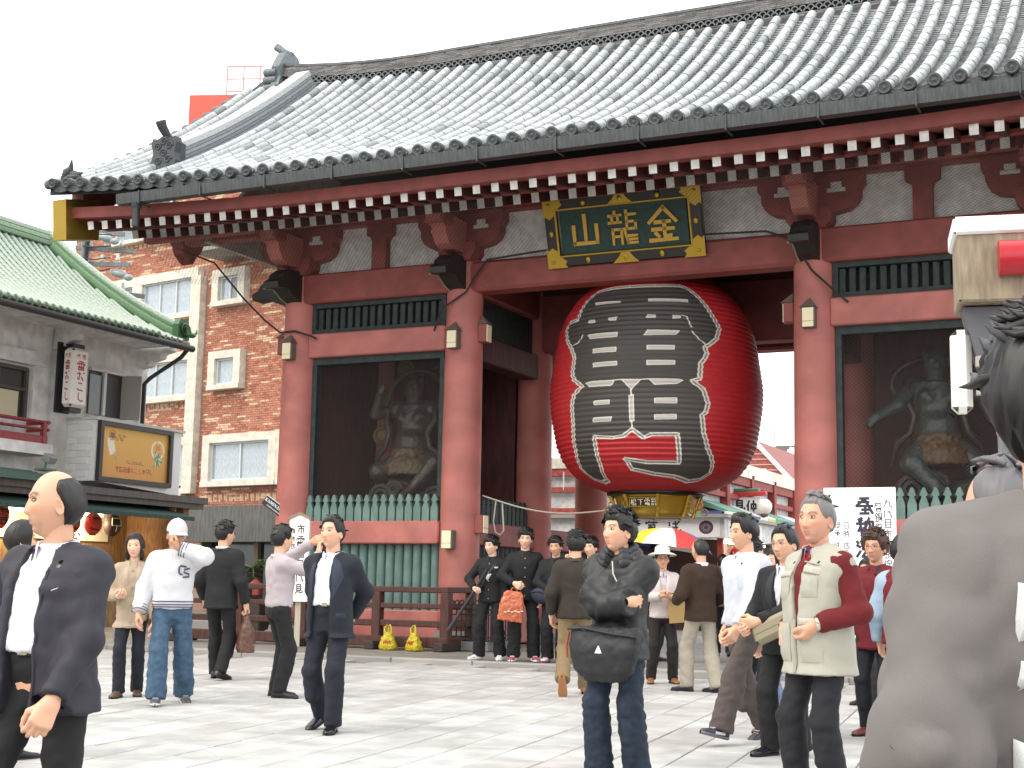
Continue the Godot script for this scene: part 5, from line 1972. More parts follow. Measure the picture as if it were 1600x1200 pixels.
# ================================================================ HOTEL BEHIND, NAKAMISE STREET, SIGNS
func build_hotel() -> void:
	var a := deg_to_rad(11.0)
	var f := Transform3D(Basis(Vector3(cos(a), 0, sin(a)), Vector3.UP, Vector3(-sin(a), 0, cos(a))), Vector3(-24.12, 0, -20.16))
	var t := thing("brick_hotel", "tall red brick building with cream framed windows behind the gate", "building")
	var brickm := mat("c78468", 0.8, "stain", 0.8)
	var cream := mat("e8e0cf", 0.7, "stain", 1.2)
	var b := Buf.new()
	lbox(b, f, -7.9, 9.0, 0.0, 15.6, -9.0, 0.0)
	put("wall", b, mat("ad8475", 0.85, "fine", 0.6), t)
	# bricks: courses of 8.2 cm, left out where a window frame stands
	var holes := [[-8.0, -0.1, 10.7, 12.5], [-0.6, 0.05, 5.0, 12.5], [-8.0, -0.3, 7.6, 9.2], [0.62, 2.32, 10.9, 12.24], [0.62, 2.28, 7.86, 9.25], [0.54, 6.0, 4.4, 6.22], [-5.2, -2.0, 13.95, 15.7], [-8.0, -0.5, 4.0, 6.3], [1.0, 9.0, 0.0, 3.7]]
	var cells := []
	for r in 190:
		var y := 0.06 + r * 0.082
		for k in 76:
			var x := -7.78 + k * 0.222 + 0.111 * (r % 2)
			var ok := x < 6.6 and y > 1.5
			for h in holes:
				if x > h[0] - 0.08 and x < h[1] + 0.08 and y > h[2] - 0.03 and y < h[3] + 0.03:
					ok = false
			if ok:
				cells.append([x, y])
	var brick := Buf.new()
	brick.box(Vector3.ZERO, Vector3(0.212, 0.07, 0.03))
	var tones := [brickm, mat("bb745a", 0.8, "blotch", 0.8), mat("cf9078", 0.8, "blotch", 0.8), mat("f0cda8", 0.8, "blotch", 0.8)]
	var bm := to_mesh([[brick, brickm]])
	var xs := []
	var cs := []
	var n := 0
	for k in cells.size():
		var q: Array = cells[k]
		var light := fposmod(sin(floor(q[0] * 2.2 + q[1] * 9.0) * 12.99 + floor(q[1] / 0.082) * 78.2) * 43758.5, 1.0) < 0.17
		var m: StandardMaterial3D = tones[3] if light else tones[[0, 0, 1, 2][rng.randi() % 4]]
		var x := Transform3D(f.basis, f * Vector3(q[0], q[1], 0.004 + rng.randf_range(0, 0.006)))
		if n < 300 and q[0] > 2.4 and q[0] < 4.4 and q[1] > 6.4 and q[1] < 12.3:
			place("brick", bm, t, x, m)
			n += 1
		else:
			xs.append(x)
			cs.append(m.albedo_color.srgb_to_linear())
	crowd("bricks", to_mesh([[brick, tinted("brick_tones", 0.8, "blotch", 0.8)]]), t, xs, cs)
	# soldier course above the windows
	for q in [[-7.8, -0.5, 10.62], [-2.9, -0.6, 7.55], [-5.2, -2.0, 13.86], [0.5, 4.4, 4.06]]:
		b = Buf.new()
		var k := 0
		while q[0] + k * 0.09 < q[1]:
			if k % 3 != 1:
				lbox(b, f, q[0] + k * 0.09, q[0] + k * 0.09 + 0.075, q[2] - 0.17, q[2] + 0.08, 0.0, 0.024)
			k += 1
		put("soldier_course", b, tones[3], t)
	# cream frames
	for q in [[-7.9, -0.16, 12.16, 12.5], [-0.5, 0.02, 4.2, 12.17], [-3.85, -3.3, 10.7, 12.17], [-7.9, -0.5, 10.68, 10.84], [-7.9, -0.5, 9.08, 9.4], [-7.9, -0.5, 7.6, 7.78], [-7.9, -0.5, 5.95, 6.25], [-7.9, -0.5, 4.0, 4.4], [-5.3, -1.9, 13.9, 14.02]]:
		b = Buf.new()
		lbox(b, f, q[0], q[1], q[2], q[3], 0.0, 0.3)
		put("window_surround", b, cream, t)
	for q in [[0.62, 2.32, 10.9, 12.24, 0.34], [0.62, 2.28, 7.86, 9.25, 0.34], [0.54, 4.25, 4.4, 6.24, 0.36]]:
		b = Buf.new()
		lbox(b, f, q[0], q[1], q[3] - q[4] * 0.8, q[3], 0.0, 0.3)
		lbox(b, f, q[0], q[1], q[2], q[2] + q[4] * 0.5, 0.0, 0.34)
		lbox(b, f, q[0], q[0] + q[4], q[2] + q[4] * 0.5, q[3] - q[4] * 0.8, 0.0, 0.3)
		lbox(b, f, q[1] - q[4], q[1], q[2] + q[4] * 0.5, q[3] - q[4] * 0.8, 0.0, 0.3)
		put("window_surround", b, cream, t)
	b = Buf.new()
	lbox(b, f, 4.25, 6.2, 4.4, 6.24, 0.0, 0.29)
	put("window_surround", b, cream, t)
	# windows: [x0, x1, y0, y1, panes]
	for q in [[-7.7, -3.85, 10.84, 12.17, 4], [-3.3, -0.5, 10.84, 12.17, 3], [-3.3, -0.5, 7.78, 9.08, 3], [-7.7, -3.8, 7.78, 9.08, 3], [0.97, 1.97, 11.07, 11.96, 2], [0.97, 1.94, 8.03, 8.97, 1], [0.9, 3.88, 4.6, 5.95, 2], [-3.0, -0.5, 4.5, 5.95, 3], [-5.2, -2.0, 14.02, 15.4, 3], [4.3, 6.0, 4.6, 5.95, 2]]:
		var w := put("window", wall_hole(f, q[0], q[1], q[2], q[3], 0.03), mat("3b4043", 0.4), t)
		var open: bool = q[0] < -6.0 and q[2] > 10.0
		for k in q[4]:
			var x0 := lerpf(q[0], q[1], float(k) / q[4])
			var x1 := lerpf(q[0], q[1], (k + 1.0) / q[4])
			if open and k == 3 or q[2] > 13.0 or q[0] == 0.97 and q[2] > 11.0 and k == 1:
				continue
			b = Buf.new()
			var l := PackedVector3Array()
			for j in 13:
				for e in 2:
					l.append(f * Vector3(lerpf(x0 + 0.04, x1 - 0.04, j / 12.0), q[2] if e == 0 else q[3], 0.09 + 0.02 * sin(j * 2.3 + k) * (1.0 if e == 0 else 0.6)))
			b.grid(l, 2, 13)
			put("curtain", b, mat("ccd3dc", 0.8, "streak", 0.4), w)
		b = Buf.new()
		for k in q[4] + 1:
			var x := lerpf(q[0] + 0.03, q[1] - 0.03, float(k) / q[4])
			lbox(b, f, x - 0.035, x + 0.035, q[2], q[3], 0.1, 0.18)
		lbox(b, f, q[0], q[1], q[2] - 0.0, q[2] + 0.07, 0.1, 0.19)
		lbox(b, f, q[0], q[1], q[3] - 0.06, q[3] + 0.0, 0.1, 0.19)
		put("frame", b, mat("c6c9c8", 0.5), w)
		b = Buf.new()
		lbox(b, f, q[0], q[1], q[2], q[3], 0.13, 0.135)
		var gl := StandardMaterial3D.new()
		gl.resource_name = "window_glass"
		gl.albedo_color = Color(0.8, 0.88, 0.9, 0.12)
		gl.transparency = BaseMaterial3D.TRANSPARENCY_ALPHA
		gl.roughness = 0.05
		put("pane", b, gl, w)
	b = Buf.new()
	lbox(b, f, 0.9, 9.0, 12.6, 12.86, 0.0, 1.6)
	put("ledge", b, mat("9b9791", 0.7, "stain", 0.9), t)
	b = Buf.new()
	lbox(b, f, 0.9, 9.0, 2.42, 3.62, 0.0, 1.6)
	put("entrance_canopy", b, mat("6d6a66", 0.35, "streak", 1.4, 0.0, 0.3), t)
	b = Buf.new()
	lbox(b, f, 0.9, 9.0, 0.4, 2.42, 0.01, 0.05)
	put("entrance_glass", b, mat("27302f", 0.1), t)
	b = Buf.new()
	lbox(b, f, 0.7, 1.0, 0.4, 3.5, 0.0, 0.5)
	put("entrance_post", b, mat("8a7c6c", 0.6), t)
	b = Buf.new()
	lbox(b, f, 3.3, 3.5, 0.4, 2.42, 0.0, 0.2)
	put("entrance_post", b, mat("8a7c6c", 0.6), t)
	# street furniture near it
	var s := thing("utility_pole", "grey utility pole crowded with brackets, lamps and insulators left of the brick building", "pole", Vector3(-15.95, gy(-5.0), -5.0))
	var grey := mat("8c9294", 0.5, "streak", 0.4)
	b = Buf.new()
	b.tube([Vector3(0, 0, 0), Vector3(0, 10.5, 0)], [0.14, 0.1], 12)
	put("pole", b, grey, s)
	for q in [[8.9, 1.2, 0.1], [8.5, 1.3, 0.4], [7.85, 1.3, -0.2], [9.3, 1.0, 0.3]]:
		b = Buf.new()
		b.bar(Vector3(-0.3, q[0], 0), Vector3(q[1], q[0] - 0.14, -0.5 + q[2]), 0.09, 0.1)
		put("crossarm", b, grey, s)
		b = Buf.new()
		for k in 3:
			b.lathe([Vector2(0, 0), Vector2(0.05, 0.02), Vector2(0.06, 0.08), Vector2(0.03, 0.1), Vector2(0.05, 0.16), Vector2(0, 0.2)], 8, Transform3D(Basis.IDENTITY, Vector3(0.1 + k * 0.4, q[0] - 0.02, -0.1 - 0.1 * k + q[2] * 0.4)))
		put("insulator", b, mat("c9cccb", 0.3), s)
	for q in [[0.5, 9.1, -0.1], [0.9, 8.2, -0.2]]:
		b = Buf.new()
		b.ball(Vector3(q[0], q[1], q[2]), Vector3(0.28, 0.1, 0.13), Basis(Vector3(0, 0, 1), -0.25))
		b.ball(Vector3(q[0] + 0.3, q[1] - 0.12, q[2]), Vector3(0.12, 0.08, 0.1))
		put("street_lamp_head", b, mat("9da4a6", 0.4), s)
	b = Buf.new()
	for k in 5:
		b.tube([Vector3(0, 8.0 + k * 0.3, 0.1), Vector3(0.4, 7.9 + k * 0.3, 0.1 + 0.05 * k), Vector3(0.8, 8.0 + k * 0.28, 0)], 0.015, 5)
	b.tube([Vector3(0.1, 7.2, 0.1), Vector3(0.14, 9.4, 0.1)], 0.05, 8)
	put("cable_loop", b, mat("2b2c2d", 0.7), s)
	# rooftop sign far behind
	s = thing("rooftop_sign", "salmon red rooftop sign with a white oval emblem, half hidden by the gate roof", "sign", Vector3(-36.8, 25.4, -38.0), 0.36)
	var im := sheet(512, 256, "cf5a4a")
	for k in 60:
		var a0 := k * TAU / 60
		var a1 := (k + 1) * TAU / 60
		line(im, Vector2(372, 128) + Vector2(cos(a0) * 104, sin(a0) * 104), Vector2(372, 128) + Vector2(cos(a1) * 104, sin(a1) * 104), 9, Color("f1e6e0"))
	for q in [[320, 150, 20], [344, 150, 10], [364, 150, 10], [384, 160, 12], [408, 140, 10], [428, 140, 14]]:
		line(im, Vector2(q[0], 78), Vector2(q[0], q[1] + 40), q[2], Color("f1e6e0"))
	line(im, Vector2(384, 190), Vector2(412, 190), 10, Color("f1e6e0"))
	b = Buf.new()
	b.box(Vector3(0, 0, -0.2), Vector3(5.0, 2.8, 0.3))
	put("backing", b, mat("a84a3e", 0.6), s)
	b = Buf.new()
	panel(b, Vector3(-2.5, -1.4, -0.04), Vector3(5, 0, 0), Vector3(0, 2.8, 0))
	put("face", b, print_mat(im), s)
	b = Buf.new()
	for x in [-0.6, 0.3, 1.2]:
		b.box(Vector3(x, 2.2, -0.4), Vector3(0.07, 1.9, 0.07))
	for y in [1.7, 2.4, 3.1]:
		b.box(Vector3(0.4, y, -0.4), Vector3(1.9, 0.06, 0.072))
	put("lattice", b, mat("c98d84", 0.6), s)
	b = Buf.new()
	b.box(Vector3(0, 0, 0), Vector3(9, 24.6, 8))
	s = put("office_block", b, mat("b9b6b0", 0.7, "stain", 3.0))
	s.position = Vector3(-36.5, 11.7, -43)
	tag(s, "pale office block under the red rooftop sign, hidden behind the gate roof", "building")

func build_signs() -> void:
	# white wooden post sign with black writing beside the leftmost column
	var s := thing("post_sign", "narrow white post sign with a pointed top and black writing beside the leftmost column", "sign", Vector3(-4.9, 0.15, 1.75), 0.2)
	var b := Buf.new()
	b.prism(PackedVector2Array([Vector2(-0.17, 0.7), Vector2(0.17, 0.7), Vector2(0.17, 2.0), Vector2(0, 2.07), Vector2(-0.17, 2.0)]), -0.03, 0.03)
	put("board", b, mat("ebe8e1", 0.6), s)
	b = Buf.new()
	b.box(Vector3(0, 0.35, -0.045), Vector3(0.09, 0.7, 0.028))
	put("post", b, mat("b0a898", 0.7), s)
	b = Buf.new()
	b.prism(PackedVector2Array([Vector2(-0.2, 1.98), Vector2(0, 2.07), Vector2(0.2, 1.98), Vector2(0.2, 2.02), Vector2(0, 2.11), Vector2(-0.2, 2.02)]), -0.05, 0.05)
	put("roof_board", b, mat("8a7a62", 0.7), s)
	var im := sheet(96, 360, "efece5")
	var ink := Color("2c2a2a")
	for k in 6:
		glyph(im, ["ichi", "kaminari", "tate", "hi", "dai", "mi"][k], Vector2(38, 20 + k * 54), Vector2(36, 40), 5, ink)
	for k in 7:
		glyph(im, ["naka", "ichi", "yon", "tsuki", "me", "hou", "ho"][k], Vector2(10, 40 + k * 34), Vector2(18, 22), 3, ink)
	b = Buf.new()
	panel(b, Vector3(-0.16, 0.72, 0.033), Vector3(0.32, 0, 0), Vector3(0, 1.26, 0))
	put("lettering", b, print_mat(im), s)
	# tilted black name board
	s = thing("tilted_name_board", "tilted black board with white capitals reading KAMINARIMON left of the gate", "sign", Vector3(-6.36, 2.4, 0.3), 0.45)
	var bas := Basis(Vector3(0, 0, 1), -0.62)
	b = Buf.new()
	b.bev(Vector3.ZERO, Vector3(0.56, 0.17, 0.05), 0.006, bas)
	put("board", b, mat("26262b", 0.5), s)
	b = Buf.new()
	b.box(bas * Vector3(0, 0.088, 0), Vector3(0.57, 0.014, 0.07), bas)
	put("trim", b, mat("cfcfcf", 0.5), s)
	b = Buf.new()
	b.tube([Vector3(0.2, -2.3, -0.05), Vector3(0.2, 0.0, -0.05)], 0.025, 8)
	put("post", b, mat("55524e", 0.5), s)
	for k in 2:
		var tm := TextMesh.new()
		tm.text = "KAMINARIMON" if k == 0 else "ASAKUSA KAMINARIMON"
		var fnt := SystemFont.new()
		fnt.font_names = PackedStringArray(["Droid Serif"])
		fnt.font_weight = 700
		tm.font = fnt
		tm.font_size = 32
		tm.pixel_size = 0.0021 if k == 0 else 0.0009
		tm.depth = 0.004
		var o := place("lettering", tm, s, Transform3D(bas, bas * Vector3(0, 0.02 if k == 0 else -0.05, 0.027)), mat("f0f0f0", 0.6))
	# large white notice board with brush writing
	s = thing("notice_board", "large white notice board with bold black brush characters behind the grey-haired man", "notice board", Vector3(4.58, 0, 5.0), 0.0)
	b = Buf.new()
	b.bev(Vector3(0, 1.48, 0), Vector3(0.78, 1.64, 0.03), 0.004)
	put("board", b, mat("eeedeb", 0.6), s)
	b = Buf.new()
	for e in [-1, 1]:
		b.box(Vector3(e * 0.3, 0.72, -0.035), Vector3(0.05, 1.5, 0.03))
	put("leg", b, mat("9c8a6c", 0.7), s)
	im = sheet(384, 800, "f5f4f2")
	for k in 4:
		glyph(im, ["ho", "no", "hou", "yo"][k], Vector2(176, 44 + k * 116), Vector2(88, 92), 15, Color("2c2638"))
	for k in 8:
		glyph(im, ["ku", "dai", "me", "ichi", "yo", "dou", "zo", "ho"][k], Vector2(322, 60 + k * 54), Vector2(42, 44), 5, Color("3a3540"))
	for k in 4:
		glyph(im, ["zan", "dou", "zo", "mi"][k], Vector2(276, 78 + k * 56), Vector2(36, 46), 5, Color("3a3540"))
	line(im, Vector2(272, 70), Vector2(290, 70), 3, Color("3a3540"))
	for k in 6:
		glyph(im, ["hi", "toki", "yon", "tsuki", "hi", "n"][k], Vector2(106, 184 + k * 44 + (18 if k > 1 else 0)), Vector2(28, 34), 4, Color("3a3540"))
		glyph(im, ["ba", "tokoro", "asa", "kusa", "naka", "mi"][k], Vector2(58, 184 + k * 44 + (18 if k > 1 else 0)), Vector2(28, 34), 4, Color("3a3540"))
	b = Buf.new()
	panel(b, Vector3(-0.385, 0.67, 0.017), Vector3(0.77, 0, 0), Vector3(0, 1.62, 0))
	put("writing", b, print_mat(im), s)
	# potted cycad by the fence
	s = thing("cycad", "green palm-like cycad in a dark pot behind the fence", "plant", Vector3(-8.4, 0.1, -1.9))
	b = Buf.new()
	b.lathe([Vector2(0, 0), Vector2(0.24, 0), Vector2(0.3, 0.5), Vector2(0.27, 0.52), Vector2(0, 0.5)], 18)
	put("pot", b, mat("3f3b38", 0.7), s)
	b = Buf.new()
	for k in 9:
		b.lathe([Vector2(0.13, 0.5 + k * 0.09), Vector2(0.19, 0.53 + k * 0.09), Vector2(0.14, 0.585 + k * 0.09)], 14)
	put("trunk", b, mat("4c4238", 0.9, "blotch", 0.2), s)
	for k in 22:
		b = Buf.new()
		var a := k * 2.4
		var up := 0.25 + 0.75 * fposmod(k * 0.37, 1.0)
		var d := Vector3(cos(a), 0, sin(a))
		var sp := []
		for j in 9:
			var q := j / 8.0
			sp.append(Vector3(0, 1.28, 0) + d * (0.55 * q) + Vector3(0, up * 0.5 * q - 0.32 * q * q, 0))
		b.tube(sp, 0.008, 5)
		for j in range(1, 9):
			for m in 2:
				for e in [-1.0, 1.0]:
					var p0: Vector3 = sp[j - 1].lerp(sp[j], m * 0.5 + 0.5)
					var side = d.cross(Vector3.UP) * e
					var tip: Vector3 = p0 + side * 0.13 * sin(PI * clampf(j / 9.0 + 0.08, 0.0, 1.0)) + d * 0.06 + Vector3(0, 0.03, 0)
					var w: Vector3 = d * 0.011
					b.face([p0 - w, p0 + w, tip])
					b.face([p0 + w, p0 - w, tip])
		var lf := mat(["5d7d3c", "6f8f45", "4c6c36"][k % 3], 0.5)
		put("frond", b, lf, s)
	# low hedge of shrubs and a stand of parked bicycles stay out of sight behind the people: one dark planter shows
	s = thing("planter_box", "dark planter box with a red lid behind the rail fence", "planter", Vector3(-7.6, 0.15, -0.9))
	b = Buf.new()
	b.bev(Vector3(0, 0.3, 0), Vector3(0.5, 0.6, 0.4), 0.02)
	put("box", b, mat("4a4440", 0.7, "blotch", 0.3), s)
	b = Buf.new()
	b.bev(Vector3(0.05, 0.85, 0), Vector3(0.16, 0.22, 0.16), 0.02)
	b.lathe([Vector2(0.14, 0.96), Vector2(0.0, 1.06)], 4)
	put("lid_lamp", b, mat("8d3f36", 0.6), s)
	# boxes on a pole at the right edge, close to the viewer
	s = thing("signal_pole", "grey pole with a beige control box and red cylinder, right edge", "pole", Vector3(7.0, -0.03, 13.3), 0.2)
	var grey := mat("8a8a8c", 0.5, "streak", 0.4)
	b = Buf.new()
	b.tube([Vector3(0.06, 0, -0.12), Vector3(0.06, 2.6, -0.12)], 0.075, 14)
	b.tube([Vector3(-0.03, 1.6, 0.05), Vector3(-0.03, 2.6, 0.05)], 0.022, 8)
	put("pole", b, grey, s)
	b = Buf.new()
	b.bev(Vector3(0.3, 2.81, 0), Vector3(1.05, 0.38, 0.4), 0.01)
	put("control_box", b, mat("ac9a80", 0.6, "streak", 0.5), s)
	b = Buf.new()
	b.bev(Vector3(0.3, 3.0, 0), Vector3(1.09, 0.09, 0.44), 0.012)
	put("lid", b, mat("e3e3e3", 0.5), s)
	b = Buf.new()
	b.tube([Vector3(-0.04, 2.82, 0.25), Vector3(0.9, 2.82, 0.25)], 0.085, 20)
	put("red_cylinder", b, mat("c01c2c", 0.3, "fine", 0.3), s)
	b = Buf.new()
	b.prism(PackedVector2Array([Vector2(-0.2, 2.61), Vector2(-0.14, 2.35), Vector2(-0.1, 2.25), Vector2(0.02, 2.25), Vector2(0.02, 2.61)]), -0.1, 0.1)
	put("bracket", b, mat("55545a", 0.5), s)
	b = Buf.new()
	b.bev(Vector3(0.13, 2.33, 0.06), Vector3(0.3, 0.34, 0.16), 0.03)
	put("junction_box", b, mat("cdc6b4", 0.5), s)
	b = Buf.new()
	b.bev(Vector3(-0.21, 2.3, 0.0), Vector3(0.1, 0.42, 0.12), 0.03)
	put("white_lamp", b, mat("e6e2da", 0.4), s)
	for y in [2.22, 2.36]:
		b = Buf.new()
		b.tube([Vector3(-0.11, y - 0.05, 0.1), Vector3(-0.11, y, 0.1)], 0.04, 12)
		b.tube([Vector3(-0.13, y - 0.02, 0.06), Vector3(0.1, y - 0.03, 0.0)], 0.018, 6)
		put("loudspeaker_knob", b, mat("9c968c", 0.5), s)

func build_street() -> void:
	# left row of stalls behind the gate, and what hangs over them
	var s := thing("market_stall", "corner stall behind the gate with a white sign band, lit counter and striped trim", "stall", Vector3(0, gy(-14.0), 0))
	var y0 := -0.66
	var white := mat("d6d6d4", 0.6, "stain", 0.8)
	var b := Buf.new()
	b.prism(PackedVector2Array([Vector2(-9.5, 2.78), Vector2(-2.95, 2.78), Vector2(-2.68, 2.78), Vector2(-2.68, 3.3), Vector2(-9.5, 3.3)]), -30.0, -14.0, Transform3D(Basis.IDENTITY, Vector3(0, y0, 0)))
	put("sign_band", b, white, s)
	b = Buf.new()
	b.box(Vector3(-6.1, 3.34 + y0, -22.0), Vector3(7.1, 0.09, 16.3))
	put("coping", b, mat("8f8d89", 0.6), s)
	for k in 7:
		b = Buf.new()
		b.box(Vector3(-6.0 + k * 0.5, 3.42 + y0, -13.95), Vector3(0.49, 0.09, 0.06))
		put("trim_stripe", b, mat(["d9d7d0", "cbb65a", "4f9a6a", "d9d7d0", "4a4a86", "4f9a6a", "4a4a86"][k], 0.6), s)
	for k in 8:
		b = Buf.new()
		b.box(Vector3(-2.66, 3.42 + y0, -14.4 - k * 0.8), Vector3(0.06, 0.09, 0.78))
		put("trim_stripe", b, mat(["d9d7d0", "cbb65a", "4f9a6a", "4a4a86"][k % 4], 0.6), s)
	var im := sheet(512, 110, "dcdcdb")
	glyph(im, "kusa", Vector2(120, 22), Vector2(62, 60), 9, Color("2b2b30"))
	glyph(im, "asa", Vector2(244, 22), Vector2(62, 60), 9, Color("2b2b30"))
	for k in 40:
		var a0 := k * TAU / 40
		line(im, Vector2(440, 55), Vector2(440, 55) + Vector2(cos(a0), sin(a0)) * 36, 6, Color("4a3346"))
	for k in 12:
		var a0 := k * TAU / 12
		line(im, Vector2(440, 55) + Vector2(cos(a0), sin(a0)) * 12, Vector2(440, 55) + Vector2(cos(a0 + 0.7), sin(a0 + 0.7)) * 26, 2, Color("b0a2ac"))
	for k in 5:
		line(im, Vector2(60 + k * 30, 92), Vector2(60 + k * 30, 104), 3, Color("c05050"))
	b = Buf.new()
	panel(b, Vector3(-5.4, 2.8 + y0, -13.99), Vector3(2.6, 0, 0), Vector3(0, 0.5, 0))
	put("lettering", b, print_mat(im), s)
	im = sheet(256, 64, "dcdcdb")
	for k in 8:
		glyph(im, ["ba", "n", "mi", "hon", "ko", "shi", "o", "ki"][k], Vector2(10 + k * 30, 20), Vector2(16, 24), 3, Color("77727a"))
	b = Buf.new()
	panel(b, Vector3(-2.672, 2.82 + y0, -14.3), Vector3(0, 0, -3.2), Vector3(0, 0.42, 0))
	put("lettering", b, print_mat(im), s)
	b = Buf.new()
	b.box(Vector3(-6.3, 1.3 + y0, -22.2), Vector3(6.4, 3.0, 14.0))
	put("stall_back", b, mat("4a2f28", 0.7, "streak", 0.8), s)
	for x in [-2.85, -4.55]:
		b = Buf.new()
		b.box(Vector3(x, 1.3 + y0, -14.2), Vector3(0.13, 3.0, 0.14))
		put("post", b, mat("8a2f2a", 0.6), s)
	b = Buf.new()
	b.box(Vector3(-2.72, 1.0 + y0, -19.0), Vector3(0.5, 0.7, 8.0))
	put("counter", b, mat("5a4634", 0.7, "blotch", 0.4), s)
	for k in 60:  # wares on the counter and shelves
		var w := put("ware", boxed(Vector3(rng.randf_range(-2.9, -2.5), 1.42 + y0 + (0.0 if k % 2 else 0.4), -15.4 - k * 0.1), Vector3(0.14, rng.randf_range(0.08, 0.2), 0.12)), mat(["b9a06a", "a5473c", "c9bda0", "5a6a50", "8a3a4a", "d8d0c0"][rng.randi() % 6], 0.6), s)
	for k in 2:
		var m := mat("fffdf2", 0.5).duplicate()
		m.emission_enabled = true
		m.emission = Color("fff6dc")
		m.emission_energy_multiplier = 2.2
		b = Buf.new()
		var z := -15.3 - k * 2.2
		b.box(Vector3(-2.85, 2.36, z), Vector3(0.07, 0.06, 1.7))
		tag(put("strip_light", b, m), ["white strip light under the market stall's band, the nearer one", "white strip light under the market stall's band, the farther one"][k], "strip light")
		var l := OmniLight3D.new()
		l.name = "strip_glow"
		l.position = Vector3(-2.85, 2.28, z)
		l.light_energy = 0.7
		l.light_size = 0.1
		l.omni_range = 6.0
		l.omni_attenuation = 2.0
		l.light_color = Color("fff0d0")
		l.shadow_enabled = true
		add_child(l, true)
	s = thing("red_paper_lantern", "round red paper lantern with white lettering hanging in the market stall", "lantern", Vector3(-2.44, 2.08, -14.6))
	b = Buf.new()
	var pr := []
	for j in 15:
		pr.append(Vector2(0.28 * sqrt(sin(clampf(j / 14.0, 0.05, 0.95) * PI)) + (0.006 if j % 2 else 0.0), -0.25 + j / 14.0 * 0.5))
	b.lathe(pr, 24)
	put("paper_body", b, mat("cf2f22", 0.5), s)
	b = Buf.new()
	for k in 6:
		b.box(Vector3(0.05 - 0.16 + k * 0.06, 0.0, 0.272 - absf(k - 2.5) * 0.006), Vector3(0.035, 0.05, 0.012))
	put("lettering", b, mat("f2e9e2", 0.6), s)
	b = Buf.new()
	b.tube([Vector3(0, 0.24, 0), Vector3(0, 0.62, 0)], 0.012, 5)
	put("cord", b, mat("222222"), s)
	# street signs hung across: white boards with red roofs, globes
	for k in 2:
		s = thing("street_sign", ["white street sign with three black characters under a red bar beyond the gate", "white street sign half hidden behind the lantern's gilded foot"][k], "sign", Vector3(-4.0 if k == 0 else -5.3, 3.6 if k == 0 else 3.85, -20.0 if k == 0 else -19.0))
		b = Buf.new()
		b.box(Vector3.ZERO, Vector3(1.2, 0.5, 0.12))
		put("board", b, mat("e2e2e4", 0.6), s)
		b = Buf.new()
		b.bev(Vector3(0.0, 0.34, 0.05), Vector3(1.6, 0.13, 0.24), 0.02, Basis(Vector3(0, 0, 1), 0.03))
		b.bev(Vector3(0.0, -0.31, 0.05), Vector3(1.5, 0.09, 0.2), 0.02, Basis(Vector3(0, 0, 1), 0.02))
		put("red_bar", b, mat("b5342f", 0.5), s)
		b = Buf.new()
		b.bev(Vector3(-0.1, 0.47, -0.1), Vector3(1.3, 0.1, 0.3), 0.02)
		put("green_roof", b, mat("4d7a68", 0.6), s)
		im = sheet(256, 100, "e6e6e8")
		for j in 3:
			glyph(im, ["yo", "mi", "naka"][j], Vector2(14 + j * 80, 18), Vector2(62, 64), 11, Color("22222a"))
		b = Buf.new()
		panel(b, Vector3(-0.6, -0.24, 0.062), Vector3(1.2, 0, 0), Vector3(0, 0.48, 0))
		put("lettering", b, print_mat(im), s)
		b = Buf.new()
		b.box(Vector3(-1.2, 0.1, -0.02), Vector3(1.4, 0.05, 0.05))
		b.tube([Vector3(-1.8, -3.7, 0), Vector3(-1.8, 0.6, 0)], 0.05, 8)
		put("arm", b, mat("6a2f2c", 0.6), s)
		s = thing("globe_lamp", ["white globe lamp to the right of the three-character street sign", "white globe lamp just right of the lantern's gilded foot"][k], "lamp", Vector3(-3.22 if k == 0 else -4.6, 3.56 if k == 0 else 3.9, -19.8 if k == 0 else -18.8), 0.0, "globe lamps of the shopping street")
		b = Buf.new()
		b.ball(Vector3.ZERO, Vector3(0.22, 0.24, 0.22), Basis.IDENTITY, 16, 11)
		put("globe", b, mat("ece4dc", 0.4), s)
		b = Buf.new()
		b.lathe([Vector2(0, -0.3), Vector2(0.1, -0.28), Vector2(0.12, -0.2), Vector2(0, -0.2)], 12)
		b.tube([Vector3(0, -0.28, 0), Vector3(-0.3, -0.3, 0)], 0.02, 6)
		put("fitting", b, mat("6a5a4c", 0.5), s)
	# shop row roofs: a long red building receding on the left of the street
	s = thing("shop_row", "long row of shops with red beams and white walls receding behind the gate", "building", Vector3(0, 0.0, 0))
	var red := mat("a8473e", 0.65, "blotch", 1.0)
	b = Buf.new()
	b.box(Vector3(-8.0, 2.9, -36.0), Vector3(7.6, 3.0, 40.0))
	put("wall", b, mat("d2d0cd", 0.7, "stain", 1.0), s)
	for q in [[4.36, 0.24], [3.85, 0.14], [3.2, 0.26]]:
		b = Buf.new()
		b.box(Vector3(-4.12, q[0], -36.0), Vector3(0.2, q[1], 40.2))
		b.box(Vector3(-8.0, q[0] + 0.002, -15.93), Vector3(7.7, q[1], 0.2))
		put("red_beam", b, red, s)
	for k in 14:
		b = Buf.new()
		b.box(Vector3(-4.1, 3.8, -16.1 - k * 2.6), Vector3(0.26, 1.6, 0.26))
		put("red_post", b, red, s)
		b = Buf.new()
		b.prism(PackedVector2Array([Vector2(-4.2, 3.45), Vector2(-3.3, 3.2), Vector2(-3.3, 3.28), Vector2(-4.2, 3.62)]), -1.2, 1.2, Transform3D(Basis.IDENTITY, Vector3(0, 0, -17.6 - k * 2.6)))
		put("canopy", b, mat("cfd6d2" if k % 2 else "5f8a78", 0.6), s)
	b = Buf.new()
	b.box(Vector3(-7.95, 4.6, -36.0), Vector3(7.8, 0.3, 40.4))
	put("parapet", b, mat("d5cfc0", 0.7, "stain", 0.7), s)
